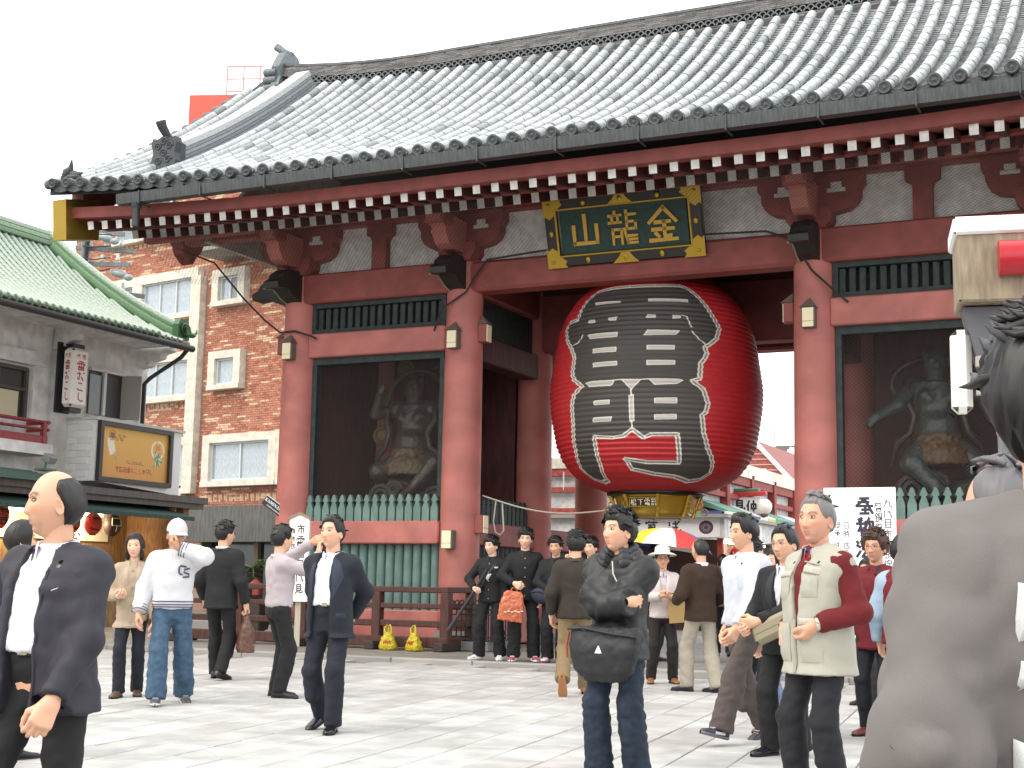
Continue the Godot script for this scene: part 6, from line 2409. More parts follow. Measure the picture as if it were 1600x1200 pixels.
	for k in 14:
		b = Buf.new()
		b.box(Vector3(-4.0, 4.69, -16.4 - k * 2.9), Vector3(0.06, 0.4, 2.86))
		put("cladding_panel", b, mat(["e5dfcf", "dcd6c6"][k % 2], 0.6), s)
	# pieces seen between the back columns: white lattice and red beams of the row's end wall
	b = Buf.new()
	for k in 12:
		b.box(Vector3(-10.0 + k * 0.52, 4.1, -15.84), Vector3(0.03, 0.5, 0.03))
	put("lattice", b, white, s)
	# gabled building and black sign farther up
	s = thing("gabled_house", "pink-red gabled house with pale trim farther up the shopping street", "house", Vector3(-6.5, 0.0, -30.0))
	b = Buf.new()
	b.box(Vector3(0, 2.6, -4), Vector3(3.0, 5.0, 8))
	put("wall", b, mat("d9c9b8", 0.7, "stain", 1.0), s)
	b = Buf.new()
	b.prism(PackedVector2Array([Vector2(-1.6, 4.98), Vector2(1.6, 4.98), Vector2(0, 6.7)]), -8.0, 0.15)
	put("gable", b, mat("b96a64", 0.7, "streak", 0.5), s)
	for e in [-1.0, 1.0]:
		b = Buf.new()
		b.bar(Vector3(0, 6.78, 0.2), Vector3(e * 1.75, 4.9, 0.2), 0.14, 0.16, Vector3(0, 0, 1))
		put("verge", b, mat("e8e2dc", 0.6), s)
	for k in 7:
		b = Buf.new()
		b.box(Vector3(0, 5.1 + k * 0.2, 0.16), Vector3(2.9 - k * 0.37, 0.04, 0.04))
		put("siding_board", b, mat("d59a92", 0.7), s)
	for k in 3:
		b = Buf.new()
		b.box(Vector3(-0.5 + k * 0.5, 5.3, 0.18), Vector3(0.28, 0.5, 0.06))
		put("window", b, mat("e2d9c6", 0.6), s)
	s = thing("dark_rooftop_sign", "dark grey sign with white characters above the shops beside the right column", "sign", Vector3(-7.2, 6.95, -42.0))
	b = Buf.new()
	b.box(Vector3(0, 0, 0), Vector3(3.0, 1.35, 0.2))
	put("board", b, mat("6f6c68", 0.6), s)
	im = sheet(384, 172, "6b6864")
	for k in 3:
		glyph(im, ["jo", "ko", "zo"][k], Vector2(70 + k * 96, 12), Vector2(66, 70), 14, Color("f4f4f4"))
	glyph(im, "hon", Vector2(140, 96), Vector2(56, 56), 12, Color("f4f4f4"))
	b = Buf.new()
	panel(b, Vector3(-1.48, -0.66, 0.103), Vector3(2.96, 0, 0), Vector3(0, 1.32, 0))
	put("lettering", b, print_mat(im), s)
	b = Buf.new()
	b.ball(Vector3(-0.5, 0.8, 0), Vector3(0.12, 0.12, 0.12))
	b.ball(Vector3(0.4, 0.76, 0), Vector3(0.1, 0.1, 0.1))
	for k in 4:
		b.box(Vector3(-1.3 + k * 0.85, -1.6, -0.2), Vector3(0.1, 2.2, 0.1))
	put("support", b, mat("8a8682", 0.6), s)
	b = Buf.new()
	b.box(Vector3(0, 2.9, -3.4), Vector3(9, 5.8, 6))
	s = put("far_block", b, mat("b9aca8", 0.7, "stain", 2.0))
	s.position = Vector3(-5.0, 0.1, -42.0)
	tag(s, "pale grey building block below the dark rooftop sign", "building")
	b = Buf.new()
	b.bev(Vector3(0, 0, 0), Vector3(1.5, 1.3, 0.14), 0.02)
	s = put("blank_hoarding", b, mat("e9e8e6", 0.6))
	s.position = Vector3(-5.6, 5.0, -33.0)
	tag(s, "blank white hoarding beside the right middle column", "hoarding")
	# lattice mast on the skyline
	s = thing("antenna_mast", "thin grey antenna mast with short crossbars on the skyline", "mast", Vector3(-23.3, 12.0, -97.0))
	b = Buf.new()
	b.tube([Vector3(0, -12, 0), Vector3(0, 4.9, 0)], [0.12, 0.05], 6)
	put("mast_pole", b, mat("b9babb", 0.7), s)
	for k in 10:
		b = Buf.new()
		b.box(Vector3(0, 1.2 + k * 0.36, 0), Vector3(0.5 + 0.25 * sin(k * 1.3), 0.04, 0.04))
		put("crossbar", b, mat("b9babb", 0.7), s)

func boxed(at: Vector3, size: Vector3) -> Buf:
	var b := Buf.new()
	b.bev(at, size, 0.008)
	return b
# ================================================================ PEOPLE (built 1.72 m tall, facing +z, then scaled)
var hand_cache := {}
var head_cache := {}

func ik(a: Vector3, t: Vector3, l1: float, l2: float, pole: Vector3) -> Array:
	var d := t - a
	var l := clampf(d.length(), 0.05, l1 + l2 - 0.004)
	d = d.normalized()
	var c := (l1 * l1 + l * l - l2 * l2) / (2.0 * l)
	var hh := sqrt(maxf(l1 * l1 - c * c, 0.0))
	var p := (pole - d * pole.dot(d)).normalized()
	return [a + d * c + p * hh, a + d * l]

func hand_buf(pose: String) -> Buf:  # left hand: wrist at 0, fingers to -y, palm to +z, thumb to +x
	if hand_cache.has(pose):
		return hand_cache[pose]
	var curl := [0.45, 0.5, 0.55, 0.6]
	var spread := 0.06
	match pose:
		"grip":
			curl = [1.35, 1.4, 1.45, 1.5]
		"v":
			curl = [0.05, 0.05, 1.6, 1.65]
			spread = 0.3
		"hold":
			curl = [0.8, 0.85, 0.9, 0.95]
	var f := Field.new(Vector3(-0.08, -0.24, -0.05), Vector3(0.1, 0.03, 0.11), 0.0055)
	var kn := []
	for k in 4:
		var x := 0.03 - k * 0.021
		kn.append(Vector3(x, -0.092 + absf(k - 1.2) * 0.005, 0.0))
		f.cap(Vector3(x * 0.55, -0.015, 0.0), kn[k], 0.018, 0.0135, 0.016)
	f.cap(Vector3(0, 0.03, 0), Vector3(0, -0.02, 0), 0.028, 0.024, 0.02)
	var ln := [[0.042, 0.026, 0.021], [0.047, 0.029, 0.023], [0.043, 0.027, 0.022], [0.034, 0.02, 0.018]]
	for k in 4:
		var p: Vector3 = kn[k]
		var ang := 0.1
		var sx := (0.5 - k / 3.0) * spread * (1.6 if pose == "v" and k < 2 else 1.0)
		for j in 3:
			ang += curl[k] * (0.75 if j == 0 else 0.9)
			var d := Vector3(sx, -cos(ang), sin(ang)).normalized()
			var q: Vector3 = p + d * ln[k][j]
			f.cap(p, q, 0.0105 - j * 0.0012, 0.0095 - j * 0.0012, 0.005)
			p = q
	var tb := Vector3(0.022, -0.03, 0.008)
	var t1 := tb + Vector3(0.028, -0.03, 0.018)
	var t2 := t1 + (Vector3(-0.002, -0.026, 0.018) if pose != "grip" else Vector3(-0.016, -0.02, 0.022))
	var t3 := t2 + (Vector3(-0.004, -0.022, 0.008) if pose != "grip" else Vector3(-0.022, -0.008, 0.004))
	f.cap(tb, t1, 0.017, 0.0125, 0.014)
	f.cap(t1, t2, 0.0125, 0.011, 0.005)
	f.cap(t2, t3, 0.011, 0.0085, 0.005)
	var b := Buf.new()
	f.mesh_into(b)
	hand_cache[pose] = b
	return b

func gs2(x: float, s: float) -> float:
	return exp(-x * x / (s * s))

func head_pts(fem: bool) -> Array:  # [positions, lips, brows, cheeks], face to +z, centre of the head at 0
	if head_cache.has(fem):
		return head_cache[fem]
	var nu := 64
	var nv := 56
	var p := PackedVector3Array()
	var w := []
	for j in nv:
		var e := PI * (float(j) / (nv - 1) - 0.5)
		for k in nu:
			var a0 := TAU * k / nu - PI
			var a := a0 - 0.62 * sin(a0)
			var d := Vector3(sin(a) * cos(e), sin(e), cos(a) * cos(e))
			var q := Vector3(d.x * 0.077, d.y * 0.122, d.z * 0.098)
			if d.y < 0.0:
				var t := pow(-d.y, 1.35)
				q.x *= 1.0 - 0.3 * t
				if d.z < 0.0:
					q.z *= 1.0 - 0.42 * t
				else:
					q.z *= 1.0 - 0.06 * t
			else:
				q.x *= 1.0 + 0.02 * d.y
			if d.z > 0.0:
				var fx := q.x
				var fy := q.y
				var fr := smoothstep(0.0, 0.5, d.z)
				q.z -= 0.008 * pow(d.z, 3.0)
				var nose := clampf((0.022 - fy) / 0.055, 0.0, 1.0)
				nose = nose * smoothstep(-0.046, -0.034, fy)
				q.z += fr * (0.0185 if not fem else 0.0145) * nose * gs2(fx, 0.0115 + 0.005 * nose)
				q.z += fr * 0.0055 * (gs2(fx - 0.0125, 0.007) + gs2(fx + 0.0125, 0.007)) * gs2(fy + 0.033, 0.009)
				q.z -= fr * 0.0105 * (gs2(fx - 0.032, 0.017) + gs2(fx + 0.032, 0.017)) * gs2(fy - 0.012, 0.012)
				q.z += fr * (0.005 if not fem else 0.002) * gs2(fy - 0.031, 0.009) * gs2(fx, 0.05)
				q.z += fr * 0.0055 * (gs2(fx - 0.04, 0.018) + gs2(fx + 0.04, 0.018)) * gs2(fy + 0.016, 0.018)
				q.z += fr * 0.0075 * gs2(fx, 0.021) * (gs2(fy + 0.054, 0.006) + gs2(fy + 0.067, 0.007))
				q.z -= fr * 0.006 * gs2(fx, 0.024) * gs2(fy + 0.0605, 0.0028)
				q.z += fr * 0.011 * gs2(fx, 0.028) * gs2(fy + 0.1, 0.02)
				q.z -= fr * 0.004 * gs2(fx, 0.02) * gs2(fy + 0.08, 0.007)
			p.append(q)
			var fz := 1.0 if q.z > 0.04 else 0.0
			var lip := fz * smoothstep(1.0, 0.5, Vector2(q.x / 0.026, (q.y + 0.0605) / 0.0125).length())
			var by := q.y - 0.032 - 0.004 * sin((absf(q.x) - 0.014) / 0.04 * PI)
			var brow := fz * smoothstep(1.0, 0.4, absf(by) / (0.0062 if not fem else 0.0045)) * smoothstep(0.01, 0.016, absf(q.x)) * smoothstep(0.058, 0.048, absf(q.x))
			var chk := fz * (gs2(absf(q.x) - 0.042, 0.022) * gs2(q.y + 0.02, 0.02)) + fz * gs2(q.x, 0.014) * gs2(q.y + 0.03, 0.014) * 0.7
			var beard := fz * smoothstep(-0.045, -0.075, q.y) * smoothstep(-0.125, -0.1, q.y) + fz * gs2(q.y + 0.047, 0.006) * gs2(q.x, 0.025)
			w.append([lip, brow, chk, beard])
	head_cache[fem] = [p, w, nu, nv]
	return head_cache[fem]

func hair_buf(st: Dictionary, sd: int) -> Buf:
	var b := Buf.new()
	var nz := FastNoiseLite.new()
	nz.seed = sd
	nz.frequency = 1.0
	var nu := 84
	var nv := 14
	var thick: float = st.get("thick", 0.02)
	var front: float = st.get("front", 0.62)   # elevation of the hairline at the forehead, in radians
	var side: float = st.get("side", 0.05)
	var back: float = st.get("back", -0.55)
	var top: float = st.get("top", 1.5708)
	var drop: float = st.get("drop", 0.0)
	var mess: float = st.get("mess", 0.006)
	var part: float = st.get("part", 0.0)
	var p := PackedVector3Array()
	var rows := nv + (8 if drop > 0.0 else 0)
	for j in rows:
		for k in nu:
			var a := TAU * k / nu - PI   # 0 = front
			var f := absf(a)
			var e0: float
			if f < 0.75:
				e0 = front - 0.04 * (f / 0.75) + 0.035 * nz.get_noise_1d(a * 14.0) * st.get("fringe", 1.0)
			elif f < 1.15:
				e0 = lerpf(front - 0.04, side, smoothstep(0.75, 1.15, f))
			elif f < 1.5:
				e0 = side - 0.18 * sin((f - 1.15) / 0.35 * PI) * (0.6 if drop <= 0.0 else 0.0)
			else:
				e0 = lerpf(side, back, smoothstep(1.5, 2.1, f))
			e0 += 0.03 * nz.get_noise_1d(a * 23.0 + 40.0)
			var jj := j - (rows - nv)
			var t := clampf(float(jj) / (nv - 1), 0.0, 1.0)
			var tp := top
			if top < 1.5:
				tp = lerpf(top * 0.72, top, smoothstep(0.8, 2.6, f))
				tp = maxf(tp, e0 + 0.02)
			var e := lerpf(e0, tp, t)
			var d := Vector3(sin(a) * cos(e), sin(e), cos(a) * cos(e))
			var q := Vector3(d.x * 0.079, d.y * 0.124, d.z * 0.1)
			if d.y < 0.0:
				var tt := pow(-d.y, 1.35)
				q.x *= 1.0 - 0.22 * tt
				if d.z < 0.0:
					q.z *= 1.0 - 0.3 * tt
			var lift := thick * (0.25 + 0.75 * smoothstep(0.0, 0.35, t))
			if top < 1.5:
				lift *= 1.0 - 0.85 * smoothstep(0.55, 1.0, t)
				lift = lerpf(-0.02, lift, smoothstep(1.3, 1.6, f))
			if j == 0 and drop <= 0.0:
				lift = -0.006
			var str_ := nz.get_noise_2d(a * 16.0, t * 2.2 + 3.0) * mess + nz.get_noise_2d(a * 42.0, t * 3.0) * mess * 0.6
			if part != 0.0:
				lift += 0.012 * smoothstep(0.0, 0.5, d.z) * smoothstep(0.3, 0.9, d.y) * (1.0 if d.x * part > 0.0 else 0.35)
			q += d * (lift + str_)
			if jj < 0:  # the hanging part
				var hang := clampf(-jj / 8.0, 0.0, 1.0)
				var amt := smoothstep(0.95, 1.25, f)
				q.y -= drop * hang * amt
				q.x *= 1.0 + 0.1 * sin(hang * PI) * amt - 0.1 * hang * amt
				q += Vector3(d.x, 0, d.z) * (0.012 * amt * sin(hang * 2.6) + nz.get_noise_2d(a * 30.0, hang * 2.0) * mess)
				if j == 0:
					q = Vector3(q.x * 0.8, q.y + 0.012, q.z * 0.8)
			p.append(q)
	b.grid(p, nu, rows, true)
	# short tufts break the outline
	for k in int(st.get("tufts", 0)):
		var a := nz.get_noise_1d(k * 7.3) * 5.0 + k * 2.4
		var e := 0.25 + 1.2 * fposmod(k * 0.618, 1.0)
		if cos(a) > 0.5 and e < front + 0.1:
			continue
		var d := Vector3(sin(a) * cos(e), sin(e), cos(a) * cos(e))
		var q := Vector3(d.x * 0.08, d.y * 0.124, d.z * 0.1) + d * thick * 0.7
		var tn := (d.cross(Vector3(nz.get_noise_1d(k * 3.1), 1, nz.get_noise_1d(k * 5.7)))).normalized()
		b.tube([q - tn * 0.02, q + d * 0.01, q + d * 0.014 + tn * 0.03, q + d * (0.012 + mess) + tn * 0.045], [0.009, 0.009, 0.006, 0.001], 5, false)
	return b

const TORSO := [[-0.14, 0.16, 0.118, 0.0], [0.0, 0.154, 0.11, 0.0], [0.1, 0.144, 0.104, 0.004], [0.22, 0.152, 0.113, 0.006], [0.33, 0.163, 0.116, 0.0], [0.39, 0.156, 0.1, -0.006], [0.44, 0.112, 0.078, -0.012], [0.5, 0.06, 0.06, -0.014]]

func torso_rows(add: float, hem: float, flare: float, wide: float, belly: float, cut_top := 9.0) -> Array:
	var out := []
	for r in TORSO:
		if r[0] <= hem + 0.01 or r[0] > cut_top:
			continue
		var bl: float = belly * gs2(r[0] - 0.08, 0.14)
		var ad := add * (0.3 if r[0] > 0.48 else (0.75 if r[0] > 0.42 else 1.0))
		out.append([r[0], r[1] * wide + ad + bl * 0.5, r[2] * wide + ad + bl, r[3] + bl * 0.6])
	var lowest: float = -0.14
	var q := clampf((hem - lowest) / 0.6, -0.6, 1.0)
	var base := torso_at(out, maxf(hem, -0.1)) if out.size() else [0.17, 0.12, 0.0]
	out.push_front([hem, base[0] + flare, base[1] + flare, base[2]])
	return out

func torso_at(rows: Array, y: float) -> Array:
	var j := 0
	while j < rows.size() - 2 and y > rows[j + 1][0]:
		j += 1
	var t := clampf((y - rows[j][0]) / (rows[j + 1][0] - rows[j][0]), 0.0, 1.0)
	t = t * t * (3.0 - 2.0 * t) * 0.5 + t * 0.5
	return [lerpf(rows[j][1], rows[j + 1][1], t), lerpf(rows[j][2], rows[j + 1][2], t), lerpf(rows[j][3], rows[j + 1][3], t)]

func on_front(rows: Array, x: float, y: float, lift: float, back := 1.0) -> Vector3:
	var s := torso_at(rows, y)
	var q: float = clampf(absf(x) / s[0], 0.0, 0.995)
	return Vector3(x, y, s[2] + back * (s[1] * pow(1.0 - pow(q, 2.5), 0.4) + lift))

func patch(b: Buf, T: Transform3D, rows: Array, c: Array, lift := 0.007, back := 1.0) -> void:  # four corners on the chest
	var n := 6
	var p := PackedVector3Array()
	for y in n:
		for x in n:
			var u := x / (n - 1.0)
			var v := y / (n - 1.0)
			var q: Vector2 = (c[0] as Vector2).lerp(c[1], u).lerp((c[3] as Vector2).lerp(c[2], u), v)
			var edge := 0.0 if (x == 0 or y == 0 or x == n - 1 or y == n - 1) else lift
			p.append(T * on_front(rows, q.x, q.y, edge + 0.002, back))
	b.grid(p, n, n)

func shoe_buf(sole: bool, boot := 0.0) -> Buf:
	var b := Buf.new()
	var p := PackedVector3Array()
	var n := 14
	var secs := [[-0.078, 0.012, 0.03], [-0.072, 0.026, 0.07], [-0.05, 0.035, 0.1 + boot], [-0.005, 0.037, 0.105 + boot], [0.03, 0.037, 0.095 + boot * 0.9], [0.055, 0.04, 0.078], [0.09, 0.045, 0.064], [0.14, 0.047, 0.052], [0.178, 0.039, 0.046], [0.2, 0.02, 0.036], [0.206, 0.006, 0.026]]
	for s in secs:
		for k in n:
			var a := TAU * k / n
			var c := cos(a)
			var sn := sin(a)
			var x: float = signf(c) * pow(absf(c), 0.7) * s[1]
			var hh: float = s[2] if not sole else 0.024
			var y: float = (sn * 0.5 + 0.5)
			if sole:
				x *= 1.07
			p.append(Vector3(x, -0.08 + pow(y, 0.8) * hh, s[0] * (1.02 if sole else 1.0)))
	b.grid(p, n, secs.size(), true)
	return b

func clothed(f: Field, amp: float, fr: Vector3, sd: int) -> Buf:
	var b := Buf.new()
	f.mesh_into(b, amp, fr, sd)
	return b

func person(o: Dictionary) -> Node3D:
	var s: float = o.get("h", 1.72) / 1.72
	var yaw := deg_to_rad(25.5 + o.get("face", 0.0))
	var at: Vector3 = o.at
	var t := thing("person", o.label, "person", at, yaw, o.get("group", ""))
	t.scale = Vector3(s, s, s)
	var cell: float = o.get("cell", 0.02)
	var sd: int = o.get("seed", int(absf(at.x * 131.0 + at.z * 977.0)) % 9000)
	var fem: bool = o.get("fem", false)
	var wide: float = o.get("wide", 0.93 if fem else 1.0)
	var belly: float = o.get("belly", 0.0)
	# skeleton
	var lean: Vector2 = o.get("lean", Vector2.ZERO)
	var pv = Vector3(0, 0.92, 0) + o.get("hip", Vector3.ZERO)
	var T := Transform3D(Basis(Vector3.UP, o.get("twist", 0.0)) * Basis(Vector3.RIGHT, lean.x) * Basis(Vector3(0, 0, 1), lean.y), pv)
	var sh := {}
	var el := {}
	var wr := {}
	var kn := {}
	var an := {}
	var hp := {}
	for e in [1, -1]:
		var key := "l" if e == 1 else "r"
		sh[e] = T * Vector3(0.158 * wide * e, 0.405, -0.012)
		var tw: Vector3 = o.get("w" + key, Vector3(0.25 * e, 0.83, 0.05))
		var pole: Vector3 = o.get("p" + key, Vector3(0.5 * e, -0.1, -1.0))
		var r := ik(sh[e], tw, 0.285, 0.25, pole)
		el[e] = r[0]
		wr[e] = r[1]
		hp[e] = pv + Vector3(0.088 * wide * e, -0.03, 0)
		var ft: Vector3 = o.get("f" + key, Vector3(0.1 * e, 0.08, 0.0))
		r = ik(hp[e], ft, 0.425, 0.405, o.get("k" + key, Vector3(0.12 * e, 0, 1)))
		kn[e] = r[0]
		an[e] = r[1]
	var skin_hex: String = o.get("skin", "d9a98c")
	var skin := lin(skin_hex)
	# ---- skin: head, neck, hands and the hidden core in one mesh
	var body := Buf.new()
	var hd: Vector3 = o.get("head", Vector3.ZERO)  # yaw, pitch, roll in degrees
	var hs: float = o.get("headsize", 1.06)
	var HB := T.basis * Basis(Vector3.UP, deg_to_rad(hd.x)) * Basis(Vector3.RIGHT, deg_to_rad(hd.y)) * Basis(Vector3(0, 0, 1), deg_to_rad(hd.z))
	var nb := T * Vector3(0, 0.47, -0.012)
	var hc := T * Vector3(0, 0.614, 0.0) + HB * Vector3(0, 0.035, 0.018)
	var HX := Transform3D(HB * Basis.from_scale(Vector3(hs * o.get("headwide", 1.0), hs, hs)), hc)
	var hh := head_pts(fem)
	var hp_ := PackedVector3Array()
	var hcol := PackedColorArray()
	var lipc := Color(skin.r * 0.72, skin.g * 0.5, skin.b * 0.5)
	var browc := lin(o.get("browhex", "2a2220"))
	var cheek := Color(skin.r * 1.02, skin.g * 0.84, skin.b * 0.8)
	var beardc := Color(skin.r * 0.8, skin.g * 0.82, skin.b * 0.86)
	for k in hh[0].size():
		hp_.append(HX * hh[0][k])
		var w: Array = hh[1][k]
		var c := skin.lerp(cheek, clampf(w[2], 0, 1) * 0.7)
		if not fem:
			c = c.lerp(beardc, w[3] * o.get("beard", 0.4))
		c = c.lerp(lipc, w[0] * 0.75)
		c = c.lerp(browc, w[1] * 0.85)
		hcol.append(c)
	body.grid(hp_, hh[2], hh[3], true, hcol)
	body.tint = skin
	for e in [-1.0, 1.0]:
		var er := Basis(Vector3.UP, -0.35 * e)
		var ep := PackedVector3Array()
		for j in 9:
			for k in 10:
				var a := TAU * k / 10
				var q := j / 8.0
				var rr := sin(q * PI * 0.94 + 0.06) * (1.0 + 0.12 * sin(a * 2.0))
				ep.append(HX * (Vector3(e * 0.076, -0.004, -0.006) + er * Vector3(e * (0.012 * (1.0 - cos(q * PI)) * 0.5 - 0.004 - (0.006 if q > 0.75 else 0.0)), sin(a) * 0.031 * rr - 0.004, cos(a) * 0.018 * rr + 0.004 * sin(a))))
		body.grid(ep, 10, 9, true)
	body.tube([nb + Vector3(0, -0.05, 0), nb + Vector3(0, 0.03, 0.0), hc + HB * Vector3(0, -0.06, -0.02)], [0.07, 0.057, 0.055], 16, false)
	for e in [1, -1]:
		var key := "l" if e == 1 else "r"
		var fd: Vector3 = (wr[e] - el[e]).normalized()
		body.tube([el[e].lerp(wr[e], 0.5), el[e].lerp(wr[e], 0.85), wr[e] + fd * 0.012], [0.04, 0.03, 0.027], 12, false)
		var pose: String = o.get("h" + key, "relax")
		if pose != "none":
			var hdir: Vector3 = o.get("d" + key, fd)
			hdir = hdir.normalized()
			var th: Vector3 = o.get("t" + key, Vector3(0, 0.1, 1))
			th = (th - hdir * th.dot(hdir)).normalized()
			var yy := -hdir
			var zz := th.cross(yy) * float(e)
			body.add(tinted_copy(hand_buf(pose), skin), Transform3D(Basis(th, yy, zz).scaled(Vector3.ONE * o.get("handsize", 1.05)), wr[e] + fd * 0.012))
	var core := Field.new(Vector3(-0.45, 0.05, -0.5), Vector3(0.45, 1.5, 0.5), 0.04)
	core.loft(torso_rows(-0.03, -0.1, 0.0, wide, belly * 0.8), T, 0.03)
	for e in [1, -1]:
		core.cap(hp[e], kn[e], 0.065, 0.045, 0.04)
		core.cap(kn[e], an[e], 0.045, 0.04, 0.03)
		core.cap(sh[e], el[e], 0.05, 0.045, 0.03)
	core.mesh_into(body)
	put("body", body, tinted("skin", 0.5), t)
	# eyes
	var hb := hair_mat(o.get("hairhex", "1d1917"))
	for e in [-1.0, 1.0]:
		var wb := Buf.new()
		var open: float = o.get("eye", 0.52)
		wb.ball(HX * Vector3(e * 0.032, 0.0115, 0.079), Vector3(0.0145, 0.0062 * open, 0.006) * hs, HB * Basis(Vector3.UP, e * 0.32), 12, 8)
		var ib := Buf.new()
		ib.ball(HX * Vector3(e * 0.0315, 0.0118, 0.0822), Vector3(0.0058, 0.0058 * open + 0.0006, 0.0042) * hs, HB, 10, 8)
		var lid := []
		for k in 7:
			var q := k / 6.0 - 0.5
			lid.append(HX * Vector3(e * (0.032 + q * 0.031), 0.0115 + 0.0066 * open * (1.0 - 4.0 * q * q) + e * 0.0 + 0.001, 0.0845 - 0.0022 - absf(q) * 0.009 - maxf(q, 0.0) * 0.008))
		ib.tube(lid, 0.0015, 5)
		put("eye", [[wb, mat("b5aca4", 0.3)], [ib, mat("17110f", 0.3)]], null, t)
	# hair
	if o.has("hair"):
		var st: Dictionary = o.hair
		var hbuf := Buf.new()
		hbuf.add(hair_buf(st, sd), HX)
		put("hair", hbuf, hb, t)
	# ---- trousers
	var tr: Dictionary = o.get("trousers", {"hex": "26262a"})
	var fat: float = tr.get("fat", 1.0)
	var lo: Vector3 = pv + Vector3(-0.3, 0, -0.3)
	var hi: Vector3 = pv + Vector3(0.3, 0.2, 0.3)
	for e in [1, -1]:
		for q in [kn[e], an[e]]:
			lo = lo.min(q - Vector3(0.16, 0.13, 0.16))
			hi = hi.max(q + Vector3(0.16, 0.1, 0.16))
	var f := Field.new(lo, hi, cell)
	f.loft([[-0.13, 0.138 * wide, 0.108, -0.005], [-0.05, 0.15 * wide, 0.112, -0.004], [0.04, 0.146 * wide, 0.104 + belly * 0.7, belly * 0.5], [0.1, 0.14 * wide, 0.1 + belly * 0.8, belly * 0.5]], Transform3D(Basis.IDENTITY, pv), 0.05)
	for e in [1, -1]:
		var low: Vector3 = an[e] + (an[e] - kn[e]).normalized() * 0.03
		f.cap(hp[e] + Vector3(0, -0.03, -0.005), kn[e], 0.085 * (0.75 + 0.25 * fat), 0.065 * fat, 0.05)
		f.cap(kn[e], low + (low - kn[e]).normalized() * 0.05, 0.068 * fat, tr.get("cuff", 0.064) * fat, 0.03)
		f.cap(kn[e] + Vector3(0, -0.1, -0.02), kn[e] + Vector3(0, -0.2, -0.015), 0.06 * fat, 0.05 * fat, 0.04)
		var nd: Vector3 = (an[e] - kn[e]).normalized()
		f.cut(nd, nd.dot(low), low, 0.15)
	put("trousers", clothed(f, tr.get("fold", 0.008) * 0.6, Vector3(6, 8, 6), sd + 1), mat(deep(tr.hex), tr.get("rough", 0.85), tr.get("grain", "weave"), tr.get("size", 0.25)), t)
	if tr.has("belt"):
		var bb := Buf.new()
		var ring := []
		for k in 29:
			var a := TAU * k / 28
			ring.append(pv + Vector3(sin(a) * (0.146 * wide + 0.004), 0.085, belly * 0.5 + cos(a) * (0.108 + belly * 0.8)))
		var rp := PackedVector3Array()
		for y in [-0.017, 0.017]:
			for q in ring:
				rp.append(q + Vector3(0, y, 0))
		bb.grid(rp, 29, 2)
		var bk := Buf.new()
		bk.bev(pv + Vector3(0.0, 0.085, belly * 1.3 + 0.11), Vector3(0.05, 0.034, 0.012), 0.004)
		put("belt", [[bb, mat(tr.belt, 0.4)], [bk, mat("a39a80", 0.35, "", 1.0, 0.0, 0.7)]], null, t)
	# ---- shoes
	var shoe: Dictionary = o.get("shoes", {"hex": "1d1b1b"})
	for e in [1, -1]:
		var key := "l" if e == 1 else "r"
		var ang: Vector2 = o.get("s" + key, Vector2(0.2 * e, 0.0))   # toe-out yaw, heel-lift pitch
		var X := Transform3D(Basis(Vector3.UP, ang.x) * Basis(Vector3.RIGHT, ang.y), an[e])
		var up := Buf.new()
		up.add(shoe_buf(false, shoe.get("boot", 0.0)), X)
		var so := Buf.new()
		so.add(shoe_buf(true), X)
		var sn := put("shoe", up, mat(shoe.hex, shoe.get("rough", 0.4), "fine", 0.2), t)
		put("sole", so, mat(shoe.get("sole", "15131a"), 0.7), sn)
		if shoe.has("trim"):
			var lb := Buf.new()
			for k in 4:
				lb.bar(X * Vector3(-0.026, 0.008 - 0.011 * k, 0.045 + 0.022 * k), X * Vector3(0.026, 0.008 - 0.011 * k, 0.045 + 0.022 * k), 0.008, 0.006)
			lb.bar(X * Vector3(0.046, -0.045, 0.0), X * Vector3(0.048, -0.05, 0.1), 0.006, 0.02)
			lb.bar(X * Vector3(-0.046, -0.045, 0.0), X * Vector3(-0.048, -0.05, 0.1), 0.006, 0.02)
			put("trim", lb, mat(shoe.trim, 0.5), sn)
	# ---- shirt under the jacket
	if o.has("shirt"):
		var sr := torso_rows(0.003, 0.078, 0.0, wide, belly)
		var sf := Field.new(T * Vector3(0, 0.2, 0) - Vector3(0.34, 0.36, 0.34), T * Vector3(0, 0.2, 0) + Vector3(0.34, 0.42, 0.34), cell)
		sf.loft(sr, T, 0.03)
		put("shirt", clothed(sf, 0.006, Vector3(10, 7, 10), sd + 5), mat(o.shirt, 0.8, "fine", 0.3), t)
	# ---- top layers, inner to outer
	var layers: Array = o.get("tops", [])
	for li in layers.size():
		var g: Dictionary = layers[li]
		var add: float = g.get("add", 0.014)
		var hem: float = g.get("hem", -0.1)
		var rows := torso_rows(add, hem, g.get("flare", 0.012), wide, belly, g.get("top", 9.0))
		lo = T * Vector3(0, 0.2, 0) - Vector3(0.36, 0.2, 0.34)
		hi = T * Vector3(0, 0.2, 0) + Vector3(0.36, 0.42, 0.34)
		lo.y = minf(lo.y, pv.y + hem - 0.06)
		var sl: float = g.get("sleeve", 1.0)
		if sl > 0.0:
			for e in [1, -1]:
				for q in [el[e], wr[e]]:
					lo = lo.min(q - Vector3(0.13, 0.13, 0.13))
					hi = hi.max(q + Vector3(0.13, 0.13, 0.13))
		f = Field.new(lo, hi, cell)
		if not g.get("sleeves_only", false):
			f.loft(rows, T, 0.03)
			for e in [1, -1]:
				f.cap(T * Vector3(0.045 * e, 0.446, -0.015), sh[e] + T.basis * Vector3(0.008 * e, -0.004, 0), 0.042 + add * 0.8, 0.055 + add * 0.7, 0.05)
